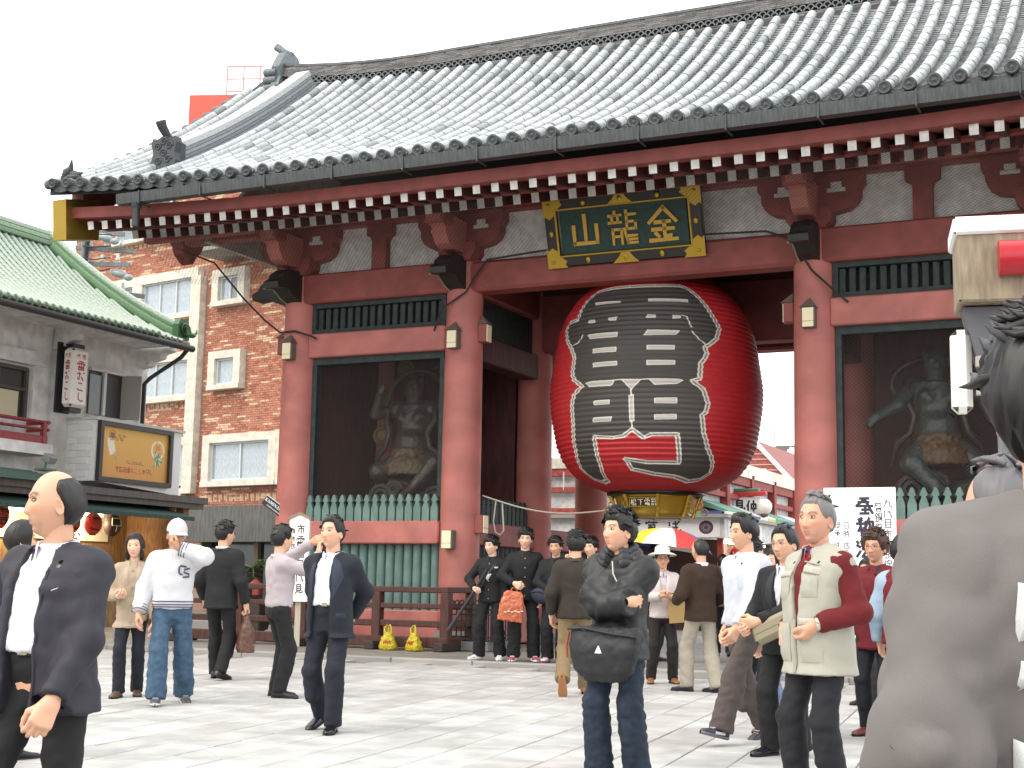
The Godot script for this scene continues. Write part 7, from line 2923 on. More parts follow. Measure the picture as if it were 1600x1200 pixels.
		if sl > 0.0:
			for e in [1, -1]:
				var fd: Vector3 = (wr[e] - el[e]).normalized()
				var endp: Vector3 = wr[e].lerp(el[e], 1.0 - sl) - fd * 0.005
				var sr2: float = g.get("arm", 1.0)
				f.cap(sh[e], el[e], (0.056 + add * 0.85) * sr2, (0.044 + add * 0.85) * sr2, 0.05)
				f.cap(el[e], endp + fd * 0.03, (0.044 + add * 0.85) * sr2, (0.033 + add * 0.8) * sr2 * g.get("cuff", 1.0), 0.03)
				f.cut(fd, fd.dot(endp), endp + fd * 0.05, 0.115)
		if g.has("open"):
			var op: Array = g.open
			f.open_front(T, op[0], op[1], op[2], op[3], 0.0, op[4] if op.size() > 4 else 0.0)
		var gm := mat(deep(g.hex), g.get("rough", 0.85), g.get("grain", "weave"), g.get("size", 0.25))
		var gn := put(g.get("name", "jacket"), clothed(f, g.get("fold", 0.009) * 0.55, Vector3(5, 5, 5), sd + 11 + li), gm, t)
		for pc in g.get("patches", []):   # [name, colour, four corners, lift, back?]
			var pb := Buf.new()
			var cs: Array = pc[2]
			patch(pb, T, rows, [Vector2(cs[0], cs[1]), Vector2(cs[2], cs[3]), Vector2(cs[4], cs[5]), Vector2(cs[6], cs[7])], pc[3] if pc.size() > 3 else 0.008, pc[4] if pc.size() > 4 else 1.0)
			put(pc[0], pb, gm if pc[1] == "" else mat(pc[1], 0.75, "weave", 0.25), gn)
		if g.has("collar"):
			var cb := Buf.new()
			collar(cb, T, g.get("collar_rise", 0.035), g.get("collar_gap", 0.4), 0.063 + add * 0.35)
			put("collar", cb, mat(g.collar, 0.8, "fine", 0.3), gn)
		for k in int(g.get("buttons", 0)):
			var y := lerpf(0.4, hem + 0.06, k / maxf(g.buttons - 1.0, 1.0))
			var nb2 := Buf.new()
			nb2.ball(T * on_front(rows, g.get("button_x", 0.0), y, 0.008), Vector3(0.009, 0.009, 0.006), T.basis, 8, 6)
			put("button", nb2, mat(g.get("button_hex", "b79a4a"), 0.35, "", 1.0, 0.0, 0.6 if not g.has("button_hex") else 0.0), gn)
		if g.has("band"):   # ribbed hem and cuffs with stripes
			for q in [0.0, 0.022, 0.05]:
				var rb := Buf.new()
				var rp := PackedVector3Array()
				for yy in [hem + 0.012 + q, hem + 0.022 + q]:
					for k in 33:
						var a := TAU * k / 32
						var sec := torso_at(rows, yy)
						var cx := sin(a)
						var cz := cos(a)
						var ll := pow(pow(absf(cx), 2.5) + pow(absf(cz), 2.5), -0.4)
						rp.append(T * Vector3(cx * ll * (sec[0] + 0.006), yy, sec[2] + cz * ll * (sec[1] + 0.006)))
				rb.grid(rp, 33, 2)
				for e in [1, -1]:
					var fd: Vector3 = (wr[e] - el[e]).normalized()
					var c: Vector3 = wr[e] - fd * (0.02 + q)
					rb.tube([c, c + fd * 0.009], 0.0415 + add, 16, false)
				put("stripe", rb, mat(g.band, 0.8), gn)
	if o.has("collar"):
		var cb := Buf.new()
		collar(cb, T, 0.042, o.get("collar_gap", 0.5), 0.064)
		put("shirt_collar", cb, mat(o.collar, 0.75, "fine", 0.3), t)
	if o.has("glasses"):
		var gb := Buf.new()
		for e in [-1.0, 1.0]:
			var ring := []
			for k in 17:
				var a := TAU * k / 16
				ring.append(HX * Vector3(e * 0.033 + cos(a) * 0.023, 0.008 + sin(a) * 0.017, 0.099 - 0.006 * (cos(a) * e + 1.0)))
			gb.tube(ring, 0.0016, 5, false)
			gb.tube([HX * Vector3(e * 0.056, 0.012, 0.088), HX * Vector3(e * 0.082, 0.012, 0.05), HX * Vector3(e * 0.083, 0.01, -0.02)], 0.0016, 5)
		gb.tube([HX * Vector3(-0.01, 0.012, 0.101), HX * Vector3(0.01, 0.012, 0.101)], 0.0016, 5)
		put("glasses", gb, mat(o.glasses, 0.3, "", 1.0, 0.0, 0.5), t)
	t.set_meta("rig", [T, sh, el, wr, HX, pv, an, kn])
	return t

func tinted_copy(b: Buf, c: Color) -> Buf:
	var o := Buf.new()
	o.v = b.v
	o.n = b.n
	o.u = b.u
	o.i = b.i
	o.c = b.c.duplicate()
	o.c.fill(c)
	return o

func deep(hex: String) -> String:  # dark cloth and hair are nearly black
	var c := Color(hex)
	return c.darkened(0.3).to_html(false) if c.get_luminance() < 0.3 else hex

func hair_mat(hex: String) -> StandardMaterial3D:
	return mat(deep(hex), 0.5, "fine", 0.06)

func collar(b: Buf, T: Transform3D, rise: float, gap: float, r: float) -> void:  # folded collar, open at the throat
	var n := 28
	var p := PackedVector3Array()
	for j in 4:
		for k in n:
			var q := k / (n - 1.0)
			var a := gap * 0.5 + (TAU - gap) * q
			var frontness := pow(absf(q - 0.5) * 2.0, 3.0)
			var rr: float = r + [0.0, 0.004, 0.014, 0.024][j]
			var y: float = 0.472 + [0.0, rise, rise + 0.002, 0.004 - 0.028 * frontness][j] - 0.03 * frontness
			p.append(T * Vector3(sin(a) * rr * 1.02, y, cos(a) * rr - 0.012 + 0.012 * frontness))
	b.grid(p, n, 4)
const SHORT := {"front": 0.62, "thick": 0.02, "mess": 0.006, "tufts": 60}
const NEAT := {"front": 0.74, "thick": 0.018, "mess": 0.003, "part": 1.0, "tufts": 16, "fringe": 0.4}
const SPIKY := {"front": 0.5, "thick": 0.026, "mess": 0.012, "tufts": 150, "back": -0.6}
const BOB := {"front": 0.66, "side": -0.2, "back": -0.75, "thick": 0.022, "drop": 0.1, "mess": 0.004, "part": 1.0}

func lapels(hex: String, low: float, wide := 0.115) -> Array:
	return [["lapel", hex, [0.05, 0.485, 0.09, 0.45, wide, 0.27, 0.035, low]], ["lapel", hex, [-0.05, 0.485, -0.09, 0.45, -wide, 0.27, -0.035, low]]]

func stand(x: float, z: float) -> Vector3:
	return Vector3(x, gy(z) if z > 3.5 else FL, z)

func build_people() -> void:
	var t: Node3D
	var b: Buf
	var r: Array
	# --- left side
	var bald_ring := {"front": 0.2, "side": 0.3, "back": -0.62, "top": 0.95, "thick": 0.013, "mess": 0.003, "fringe": 0.0}
	person({"label": "balding man in an open dark jacket and white shirt striding left, nearest the camera", "at": stand(3.87, 16.45) , "face": -27.0, "h": 1.66, "head": Vector3(-42, -2, 0), "hair": bald_ring, "hairhex": "241f1e", "skin": "d2a184", "cell": 0.013, "belly": 0.025, "wide": 1.06, "eye": 0.5, "beard": 0.9, "headsize": 1.1,
		"wl": Vector3(0.2, 0.84, 0.17), "pl": Vector3(0.8, 0.0, -0.8), "hl": "hold", "tl": Vector3(-0.4, 0, 0.6), "wr": Vector3(-0.3, 0.86, -0.12), "fl": Vector3(0.1, 0.08, -0.12), "fr": Vector3(-0.1, 0.1, 0.3), "sr": Vector2(-0.1, -0.1), "twist": 0.08,
		"shirt": "eeedf2", "collar": "f2f1f5", "collar_gap": 0.75, "trousers": {"hex": "232327", "belt": "17151a", "fat": 1.1},
		"tops": [{"hex": "3f3c4c", "add": 0.024, "hem": -0.15, "flare": 0.02, "open": [-0.16, 0.075, 0.47, 0.07, -0.02], "fold": 0.012, "rough": 0.7, "collar": "3a3746", "collar_rise": 0.03, "collar_gap": 1.3, "patches": [["embroidered_mark", "d8d4dc", [0.1, 0.31, 0.13, 0.325, 0.13, 0.33, 0.1, 0.318], 0.003], ["zip_edge", "2c2a36", [0.062, 0.4, 0.072, 0.4, 0.078, -0.13, 0.066, -0.13], 0.004]]}]})
	person({"label": "black-haired woman in navy, back turned, at the far left edge", "at": stand(0.66, 13.39), "face": 150.0, "h": 1.58, "fem": true, "head": Vector3(-30, 0, 0), "hair": BOB, "hairhex": "1c1818", "trousers": {"hex": "2a2c36"}, "tops": [{"hex": "2a2f42", "add": 0.02, "hem": -0.12}], "cell": 0.02})
	person({"label": "beige-coated woman with dark bobbed hair left of the man in a white cap", "at": stand(-1.64, 9.49), "face": 8.0, "h": 1.6, "fem": true, "head": Vector3(-6, 0, 3), "hair": BOB, "hairhex": "2b1f1c", "skin": "dcae93", "wl": Vector3(0.24, 0.8, 0.06), "wr": Vector3(-0.13, 1.05, 0.2), "hr": "hold", "fl": Vector3(0.08, 0.08, -0.1), "fr": Vector3(-0.08, 0.08, 0.12), "trousers": {"hex": "2b3142", "fat": 0.95, "cuff": 0.07}, "shoes": {"hex": "6a5040"}, "tops": [{"hex": "c0ab92", "add": 0.018, "hem": -0.2, "flare": 0.03, "collar": "c6b299", "collar_gap": 1.0, "buttons": 4, "button_hex": "8f7c68", "patches": lapels("c6b299", 0.25, 0.1)}]})
	t = person({"label": "man in a white cap and white striped jacket raising a fist to his mouth", "at": stand(-0.87, 9.83), "face": 10.0, "h": 1.72, "head": Vector3(14, 10, 0), "hair": {"front": 0.25, "side": 0.1, "back": -0.35, "thick": 0.012, "mess": 0.003}, "skin": "c08f72", "wl": Vector3(0.05, 1.44, 0.2), "pl": Vector3(1.0, -0.45, -0.25), "hl": "grip", "dl": Vector3(-0.7, 0.5, 0.1), "tl": Vector3(0, 0.6, 1), "wr": Vector3(-0.3, 0.84, 0.06), "fl": Vector3(0.13, 0.1, -0.2), "sl": Vector2(0.3, 0.25), "fr": Vector3(-0.1, 0.08, 0.18), "sr": Vector2(0.05, -0.05),
		"trousers": {"hex": "46637c", "fat": 1.3, "cuff": 0.075, "fold": 0.014, "grain": "blotch", "size": 0.5}, "shoes": {"hex": "5a5658", "trim": "b9b9bd", "sole": "cfcfcf"}, "tops": [{"hex": "e9e8ec", "add": 0.032, "hem": -0.04, "flare": -0.008, "fold": 0.012, "arm": 1.15, "band": "343a54", "collar": "e3e3ea", "collar_rise": 0.03, "collar_gap": 0.5}]})
	r = t.get_meta("rig")
	var HX: Transform3D = r[4]
	b = Buf.new()
	var dome := []
	for k in 9:
		dome.append(Vector2(0.1 * cos(k / 8.0 * PI / 2), 0.04 + 0.115 * sin(k / 8.0 * PI / 2)))
	b.lathe(dome, 26, HX * Transform3D(Basis.from_scale(Vector3(0.92, 1, 1.12)) , Vector3(0, 0, 0.0)))
	var brim := PackedVector3Array()
	for j in 6:
		for k in 15:
			var a := lerpf(-1.15, 1.15, k / 14.0)
			var q := j / 5.0
			brim.append(HX * Vector3(sin(a) * (0.085 + 0.01 * q), 0.048 - 0.018 * q * cos(a) - 0.03 * pow(absf(a) / 1.15, 2.0) * q, cos(a) * (0.104 + 0.085 * q)))
	b.grid(brim, 15, 6)
	b.ball(HX * Vector3(0, 0.155, 0), Vector3(0.01, 0.006, 0.01))
	put("cap", b, mat("e4dedd", 0.8, "weave", 0.2), t)
	# sewn letters on his chest: an angular C with an S overlapping it
	b = Buf.new()
	var cap_rows := torso_rows(0.032, -0.04, -0.008, 1.0, 0.0)
	for st in [[[0.045, 0.35], [-0.005, 0.36], [-0.02, 0.345], [-0.02, 0.295], [-0.005, 0.28], [0.015, 0.28]], [[0.075, 0.335], [0.03, 0.325], [0.025, 0.3], [0.07, 0.285], [0.072, 0.258], [0.02, 0.255]]]:
		var l := []
		for q in st:
			l.append(r[0] * on_front(cap_rows, q[0] + 0.07, q[1], 0.009))
		b.tube(l, 0.0085, 5)
	put("sewn_letters", b, mat("4a4860", 0.8), t)
	t = person({"label": "man in a black suit walking away holding a brown briefcase", "at": stand(-2.21, 7.3), "face": 168.0, "h": 1.8, "head": Vector3(-38, 0, 0), "hair": SHORT, "skin": "d0a085", "glasses": "3a3a3a", "wr": Vector3(-0.28, 0.82, 0.02), "hr": "grip", "wl": Vector3(0.24, 0.86, 0.1), "fl": Vector3(0.1, 0.08, 0.15), "fr": Vector3(-0.08, 0.1, -0.12), "sr": Vector2(-0.2, 0.15), "trousers": {"hex": "222224", "fat": 1.05}, "collar": "e8e8ee", "collar_gap": 0.3, "tops": [{"hex": "2b2b2f", "add": 0.024, "hem": -0.16, "flare": 0.02, "collar": "2b2b2f", "collar_rise": 0.02, "collar_gap": 1.2}]})
	held_bag(t, "briefcase", "tall brown leather briefcase held by the man in the black suit", "r", "6f4a3a")
	t = person({"label": "man in a pale pink sweater seen from behind raising a camera", "at": stand(-0.41, 8.76), "face": 118.0, "h": 1.7, "head": Vector3(6, -2, 0), "hair": {"front": 0.6, "thick": 0.026, "mess": 0.005, "tufts": 40}, "skin": "d6a78a", "wl": Vector3(0.1, 1.55, 0.36), "pl": Vector3(1.0, -0.3, 0.1), "hl": "hold", "dl": Vector3(-0.9, 0.25, 0.2), "tl": Vector3(0, -1, 0.2), "wr": Vector3(-0.12, 1.44, 0.36), "pr": Vector3(-0.7, -1.0, 0.0), "hr": "hold", "dr": Vector3(0.3, 0.9, 0.1), "tr": Vector3(1, 0, 0.2), "fl": Vector3(0.1, 0.08, 0.04), "sl": Vector2(-0.5, 0), "fr": Vector3(-0.12, 0.08, 0.0), "sr": Vector2(-0.75, 0), "trousers": {"hex": "242427", "fat": 1.12}, "shoes": {"hex": "2c2a2c"}, "tops": [{"name": "sweater", "hex": "c9bcc0", "add": 0.02, "hem": -0.03, "flare": -0.01, "fold": 0.014, "rough": 0.95, "collar": "cdc1c5", "collar_rise": 0.03, "collar_gap": 0.3}]})
	r = t.get_meta("rig")
	var cx: Transform3D = t.transform * Transform3D(Basis.IDENTITY, (r[3][1] + r[3][-1]) * 0.5 + Vector3(0.0, 0.0, 0.09))
	var cam := thing("camera", "black compact camera held up by the man in the pale pink sweater", "camera", cx.origin, t.rotation.y)
	b = Buf.new()
	b.bev(Vector3.ZERO, Vector3(0.12, 0.09, 0.05), 0.012)
	b.bev(Vector3(0, 0.052, 0), Vector3(0.05, 0.03, 0.045), 0.008)
	put("camera_body", b, mat("1c1c1e", 0.4), cam)
	b = Buf.new()
	b.tube([Vector3(0, 0, 0.02), Vector3(0, 0, 0.06), Vector3(0, 0, 0.062), Vector3(0, 0, 0.1)], [0.037, 0.037, 0.041, 0.041], 18)
	put("lens", b, mat("121214", 0.3), cam)
	b = Buf.new()
	b.tube([Vector3(0.06, 0.02, 0), Vector3(0.075, -0.1, 0.0), Vector3(0.07, -0.24, -0.01), Vector3(0.06, -0.3, -0.02)], 0.006, 5)
	put("strap", b, mat("202022", 0.7), cam)
	person({"label": "man in an open navy suit walking with his hands behind his back", "at": stand(1.58, 10.92), "face": -14.0, "h": 1.7, "head": Vector3(-16, -7, 2), "hair": NEAT, "hairhex": "1b1918", "skin": "d8a78b", "belly": 0.02, "eye": 0.45, "cell": 0.016, "wl": Vector3(0.1, 0.9, -0.24), "pl": Vector3(1.0, 0.0, -0.5), "hl": "grip", "wr": Vector3(-0.08, 0.92, -0.24), "pr": Vector3(-1.0, 0.0, -0.5), "hr": "grip", "fl": Vector3(0.1, 0.08, 0.12), "sl": Vector2(0.15, 0), "fr": Vector3(-0.1, 0.13, -0.14), "sr": Vector2(-0.35, 0.35),
		"shirt": "efeef4", "collar": "f3f2f7", "collar_gap": 0.8, "trousers": {"hex": "262c3d", "belt": "2a2220", "fat": 1.1}, "shoes": {"hex": "17161a", "rough": 0.25}, "tops": [{"hex": "2a3042", "add": 0.026, "hem": -0.18, "flare": 0.03, "fold": 0.008, "open": [-0.2, 0.085, 0.47, 0.06, -0.03], "collar": "2a3042", "collar_rise": 0.015, "collar_gap": 1.7, "patches": [["lapel", "2d3447", [0.045, 0.48, 0.1, 0.45, 0.15, 0.3, 0.07, 0.12]], ["lapel", "2d3447", [-0.1, 0.48, -0.13, 0.45, -0.15, 0.3, -0.11, 0.12]], ["pocket_flap", "252b3c", [0.1, 0.015, 0.172, 0.02, 0.172, -0.025, 0.1, -0.035], 0.009]]}]})
	# --- students on the step
	var uni := {"hex": "1d1e22", "add": 0.02, "hem": -0.14, "flare": 0.014, "fold": 0.008, "buttons": 5, "collar": "1d1e22", "collar_rise": 0.036, "collar_gap": 0.35}
	var slack := {"hex": "1b1b1f", "fat": 1.2, "cuff": 0.075, "fold": 0.012}
	var tag1 := uni.duplicate()
	tag1.patches = [["name_tag", "d9d9dc", [0.075, 0.36, 0.125, 0.36, 0.125, 0.338, 0.075, 0.338], 0.006]]
	t = person({"label": "student in black uniform and white shoes holding a long dark stick", "at": stand(-0.9, 2.95), "face": -18.0, "h": 1.7, "head": Vector3(-22, 4, 0), "hair": SPIKY, "skin": "e0b49a", "wr": Vector3(-0.2, 0.98, 0.16), "pr": Vector3(-1.0, 0, -0.6), "hr": "grip", "wl": Vector3(0.24, 0.8, 0.08), "fl": Vector3(0.16, 0.08, 0.05), "fr": Vector3(-0.14, 0.08, 0.08), "sr": Vector2(-0.5, 0), "trousers": slack, "shoes": {"hex": "dfdcda", "sole": "e6e4e2", "trim": "f0f0f0"}, "tops": [tag1]})
	strap(t, Vector2(0.13, 0.46), Vector2(-0.16, 0.02), "23232a", 0.034)
	strap(t, Vector2(0.02, 0.27), Vector2(-0.035, 0.18), "c8c8ce", 0.05)
	r = t.get_meta("rig")
	var wp: Vector3 = t.transform * (r[3][-1] + Vector3(0, -0.06, 0.03))
	b = Buf.new()
	b.tube([wp + Vector3(0.2, 0.32, 0.0), wp, wp + Vector3(-0.34, -0.52, 0.08)], [0.018, 0.021, 0.026], 10)
	tag(put("cased_stick", b, mat("2b2b30", 0.6)), "long dark cased stick slanting down from the leftmost student's hand", "stick")
	t = person({"label": "tallest student in black uniform with an orange bag, middle of the row", "at": stand(-0.42, 2.9), "face": 0.0, "h": 1.8, "head": Vector3(-4, 2, -3), "hair": SPIKY, "skin": "dcae92", "wr": Vector3(-0.14, 1.0, 0.22), "pr": Vector3(-1, 0, -0.5), "hr": "grip", "tr": Vector3(0.6, 0, 0.5), "wl": Vector3(0.24, 0.84, 0.06), "trousers": slack, "shoes": {"hex": "b0525c", "sole": "dcdada", "trim": "e8e6e6"}, "tops": [uni], "fl": Vector3(0.13, 0.08, 0.04), "fr": Vector3(-0.13, 0.08, 0.06)})
	carrier(t, "orange carrier bag with a pale band held by the tallest student", "e07a52", 1.0)
	var tag3 := uni.duplicate()
	tag3.patches = [["name_tag", "e0dcc8", [0.07, 0.33, 0.11, 0.33, 0.11, 0.28, 0.07, 0.28], 0.006]]
	t = person({"label": "shorter student in a black uniform with a navy shoulder bag strap", "at": stand(0.02, 2.85), "face": -10.0, "h": 1.69, "head": Vector3(-6, 4, 4), "hair": {"front": 0.52, "thick": 0.024, "mess": 0.01, "tufts": 110}, "skin": "cf9e80", "wr": Vector3(-0.06, 0.98, 0.24), "pr": Vector3(-1, 0, -0.4), "hr": "hold", "wl": Vector3(0.2, 0.93, 0.16), "hl": "grip", "trousers": slack, "shoes": {"hex": "dcd8d8", "sole": "a8425a", "trim": "c05a6c"}, "tops": [tag3]})
	strap(t, Vector2(0.12, 0.46), Vector2(-0.15, 0.08), "2a3146", 0.05)
	carrier(t, "brownish orange carrier bag with pale writing in the shorter student's hand", "c98058", -1.0)
	b = Buf.new()
	b.ball(Vector3.ZERO, Vector3(0.16, 0.11, 0.08), Basis(Vector3(0, 0, 1), -0.2), 18, 12)
	t = thing("shoulder_bag", "navy shoulder bag at the shorter student's hip", "bag", t.transform * Vector3(-0.17, 0.9, 0.17))
	put("pouch", b, mat("242b40", 0.7, "weave", 0.2), t)
	b = Buf.new()
	b.tube([Vector3(-0.14, 0.05, 0.06), Vector3(0, 0.06, 0.085), Vector3(0.14, 0.02, 0.06)], 0.007, 5)
	put("flap_edge", b, mat("1a2032", 0.6), t)
	person({"label": "student half hidden behind the man in the brown jacket, making a V sign", "at": stand(0.6, 3.0), "face": -20.0, "h": 1.68, "head": Vector3(-10, 3, 0), "hair": SPIKY, "skin": "dcae92", "wr": Vector3(-0.24, 1.36, 0.2), "pr": Vector3(-0.8, -1.0, 0), "hr": "v", "dr": Vector3(-0.1, 1, 0.1), "tr": Vector3(1, 0, 0.1), "trousers": slack, "shoes": {"hex": "dfdcda", "sole": "e6e4e2"}, "tops": [uni]})
	person({"label": "man in a dark brown jacket and khaki trousers walking away", "at": stand(2.02, 6.91), "face": 172.0, "h": 1.7, "head": Vector3(6, 0, 0), "hair": {"front": 0.6, "back": -0.62, "thick": 0.024, "mess": 0.008, "tufts": 90}, "skin": "d0a085", "wl": Vector3(0.26, 0.84, 0.05), "wr": Vector3(-0.26, 0.86, 0.1), "fl": Vector3(0.1, 0.19, -0.26), "sl": Vector2(0.0, 0.95), "fr": Vector3(-0.09, 0.08, 0.2), "trousers": {"hex": "8f7a58", "fat": 1.1, "cuff": 0.07, "fold": 0.011}, "shoes": {"hex": "9a6a44", "sole": "a87448"}, "tops": [{"hex": "4a4033", "add": 0.024, "hem": -0.13, "flare": 0.016, "collar": "453b2f", "collar_rise": 0.02, "collar_gap": 0.6, "patches": [["back_vent", "3d3429", [-0.004, 0.02, 0.004, 0.02, 0.006, -0.12, -0.006, -0.12], 0.004, -1.0]]}]})
	# --- middle foreground
	var xa := {"wl": Vector3(-0.17, 1.17, 0.15), "wr": Vector3(0.15, 1.12, 0.2)}
	t = person({"label": "young man in a black hooded windbreaker standing with his arms crossed", "at": stand(4.5, 12.1), "face": -30.0, "h": 1.68, "cell": 0.014, "head": Vector3(-24, -4, 0), "hair": {"front": 0.56, "back": -0.6, "thick": 0.026, "mess": 0.011, "tufts": 170}, "skin": "d8a587", "eye": 0.8, "headsize": 1.1, "wl": xa.wl, "wr": xa.wr, "pl": Vector3(0.6, -1.0, 0.2), "pr": Vector3(-0.6, -1.0, 0.2), "hl": "relax", "hr": "relax", "dl": Vector3(-0.5, 0.1, -1.0), "dr": Vector3(0.35, 0.05, -1.0), "tl": Vector3(0, 1, 0.2), "tr": Vector3(0, 1, 0.2), "fl": Vector3(0.12, 0.08, -0.02), "fr": Vector3(-0.12, 0.08, 0.04),
		"trousers": {"hex": "2f4460", "fat": 1.22, "cuff": 0.078, "fold": 0.015, "grain": "blotch", "size": 0.4}, "shoes": {"hex": "2a2830"}, "tops": [{"hex": "2c2d31", "add": 0.034, "hem": -0.17, "flare": 0.012, "fold": 0.02, "rough": 0.55, "arm": 1.22, "sleeve": 1.12, "cuff": 1.25, "grain": "fine", "patches": [["storm_flap", "26272b", [-0.02, 0.47, 0.03, 0.47, 0.03, 0.3, -0.02, 0.3], 0.008]]}]})
	r = t.get_meta("rig")
	b = Buf.new()   # hood bunched round the neck
	for q in [[0.105, 0.5, 0.05], [0.125, 0.47, 0.04], [0.09, 0.54, 0.035]]:
		var l := []
		var rr := []
		for k in 25:
			var a := 0.35 + (TAU - 0.7) * k / 24.0
			l.append(r[0] * Vector3(sin(a) * q[0], q[1] + 0.03 * cos(a) * -1.0 + 0.008 * sin(k * 1.9), cos(a) * q[0] * 0.95 - 0.015))
			rr.append(q[2] * (0.8 + 0.2 * sin(k * 1.3)))
		b.tube(l, rr, 10)
	put("hood", b, mat("2a2b2f", 0.55, "fine", 0.25), t)
	b = Buf.new()
	b.tube([r[0] * Vector3(0.02, 0.46, 0.155), r[0] * Vector3(0.035, 0.38, 0.175), r[0] * Vector3(0.06, 0.33, 0.172)], 0.004, 5)
	put("drawcord", b, mat("c8c4bc", 0.7), t)
	var wb := thing("waist_bag", "large black waist bag with a small white triangle on the arms-crossed man", "bag", t.transform * Vector3(-0.01, 0.82, 0.2), t.rotation.y)
	var f := Field.new(Vector3(-0.3, -0.24, -0.16), Vector3(0.3, 0.22, 0.16), 0.014)
	f.loft([[-0.2, 0.13, 0.04, 0.0], [-0.13, 0.2, 0.07, 0.0], [0.0, 0.235, 0.085, 0.0], [0.1, 0.235, 0.07, -0.01], [0.14, 0.22, 0.05, -0.02]], Transform3D.IDENTITY, 0.02, 3.0)
	b = Buf.new()
	f.mesh_into(b, 0.006, Vector3(8, 8, 8), 77)
	put("pouch", b, mat("1e1f22", 0.6, "weave", 0.15), wb)
	b = Buf.new()
	b.tube([Vector3(-0.24, 0.12, 0.03), Vector3(-0.12, 0.13, 0.062), Vector3(0.08, 0.1, 0.075), Vector3(0.24, 0.08, 0.04)], 0.009, 6)
	put("zip", b, mat("121316", 0.5), wb)
	b = Buf.new()
	b.prism(PackedVector2Array([Vector2(-0.02, -0.012), Vector2(0.02, -0.012), Vector2(0.0, 0.026)]), 0.08, 0.09)
	b.box(Vector3(0, -0.018, 0.085), Vector3(0.044, 0.006, 0.01))
	put("triangle_mark", b, mat("e6e6ea", 0.5), wb)
	b = Buf.new()
	b.tube([Vector3(-0.24, 0.1, 0.02), Vector3(-0.252, 0.02, 0.03), Vector3(-0.245, -0.06, 0.03)], 0.008, 6)
	put("zip_pull", b, mat("8a4a30", 0.6), wb)
	# --- right of the middle
	t = person({"label": "smiling woman in a white brimmed hat and pale jacket clasping her hands", "at": stand(2.27, 4.91), "face": 4.0, "h": 1.56, "fem": true, "head": Vector3(-4, 3, 0), "hair": {"front": 0.5, "side": 0.0, "back": -0.5, "thick": 0.016, "mess": 0.006}, "hairhex": "241d1b", "skin": "cf9f82", "glasses": "5a4a40", "wl": Vector3(0.04, 1.1, 0.24), "wr": Vector3(-0.05, 1.1, 0.22), "hl": "grip", "hr": "grip", "pl": Vector3(1, -0.8, -0.2), "pr": Vector3(-1, -0.8, -0.2), "fl": Vector3(0.14, 0.08, 0), "fr": Vector3(-0.14, 0.08, 0), "trousers": {"hex": "322a2a", "fat": 1.05}, "shoes": {"hex": "a2683e"}, "shirt": "d8ced0", "collar": "d8ced0", "collar_gap": 0.2, "tops": [{"hex": "e4d6d4", "add": 0.02, "hem": -0.1, "flare": 0.014, "open": [0.12, 0.0, 0.49, 0.06], "patches": lapels("e8dcda", 0.16)}]})
	r = t.get_meta("rig")
	HX = r[4]
	b = Buf.new()
	b.lathe([Vector2(0.0, 0.175), Vector2(0.06, 0.17), Vector2(0.092, 0.145), Vector2(0.1, 0.09), Vector2(0.106, 0.082), Vector2(0.15, 0.068), Vector2(0.185, 0.05), Vector2(0.185, 0.044), Vector2(0.105, 0.074)], 30, HX * Transform3D(Basis.from_scale(Vector3(0.95, 1, 1.1)) * Basis(Vector3.RIGHT, -0.12), Vector3(0, 0.0, 0)))
	put("sun_hat", b, mat("e6e1d6", 0.8, "weave", 0.2), t)
	tote(t)
	t = person({"label": "man in a brown cardigan and pale trousers facing away with a shoulder bag", "at": stand(3.02, 5.79), "face": -158.0, "h": 1.66, "head": Vector3(12, 2, 0), "hair": {"front": 0.3, "side": 0.25, "back": -0.5, "thick": 0.016, "mess": 0.003, "top": 1.32, "fringe": 0.0}, "hairhex": "2a2625", "skin": "cc9c80", "wl": Vector3(0.2, 1.0, 0.2), "wr": Vector3(-0.24, 0.98, 0.16), "fl": Vector3(0.12, 0.08, 0.1), "fr": Vector3(-0.12, 0.08, -0.14), "sl": Vector2(0.5, 0), "sr": Vector2(0.3, 0), "trousers": {"hex": "b3aa98", "fat": 1.15, "cuff": 0.07, "fold": 0.01}, "shoes": {"hex": "2d2436"}, "collar": "e6d4da", "collar_gap": 0.3, "tops": [{"name": "cardigan", "hex": "553a28", "add": 0.026, "hem": -0.14, "flare": 0.012, "rough": 0.95, "fold": 0.01, "arm": 1.1}]})
	held_bag(t, "shoulder_satchel", "dark brown shoulder bag hanging behind the man in the brown cardigan", "s", "33272a")
	t = person({"label": "person in a tan jacket with a black ponytail, seen from behind near the stall", "at": stand(1.33, -0.6), "face": 175.0, "h": 1.56, "fem": true, "cell": 0.026, "hair": {"front": 0.6, "back": -0.6, "thick": 0.016, "mess": 0.003}, "trousers": {"hex": "2b2c33"}, "tops": [{"hex": "8a6c48", "add": 0.026, "hem": -0.1}]})
	r = t.get_meta("rig")
	b = Buf.new()
	b.tube([r[4] * Vector3(0, -0.02, -0.1), r[4] * Vector3(0, -0.05, -0.15), r[4] * Vector3(0.01, -0.16, -0.16), r[4] * Vector3(0.02, -0.28, -0.14)], [0.03, 0.045, 0.042, 0.012], 10)
	put("ponytail", b, hair_mat("1d1917"), t)
	person({"label": "dark-haired person in black partly hidden beside the stall's red lantern", "at": stand(1.86, -0.2), "face": 150.0, "h": 1.58, "cell": 0.026, "hair": SHORT, "trousers": {"hex": "26262b"}, "tops": [{"hex": "26262c", "add": 0.024, "hem": -0.14}]})
	person({"label": "person in a grey coat standing just behind the man in the white shirt", "at": stand(3.5, 5.4), "face": 120.0, "h": 1.66, "cell": 0.022, "hair": SHORT, "trousers": {"hex": "33343a"}, "tops": [{"hex": "55565a", "add": 0.026, "hem": -0.16}]})
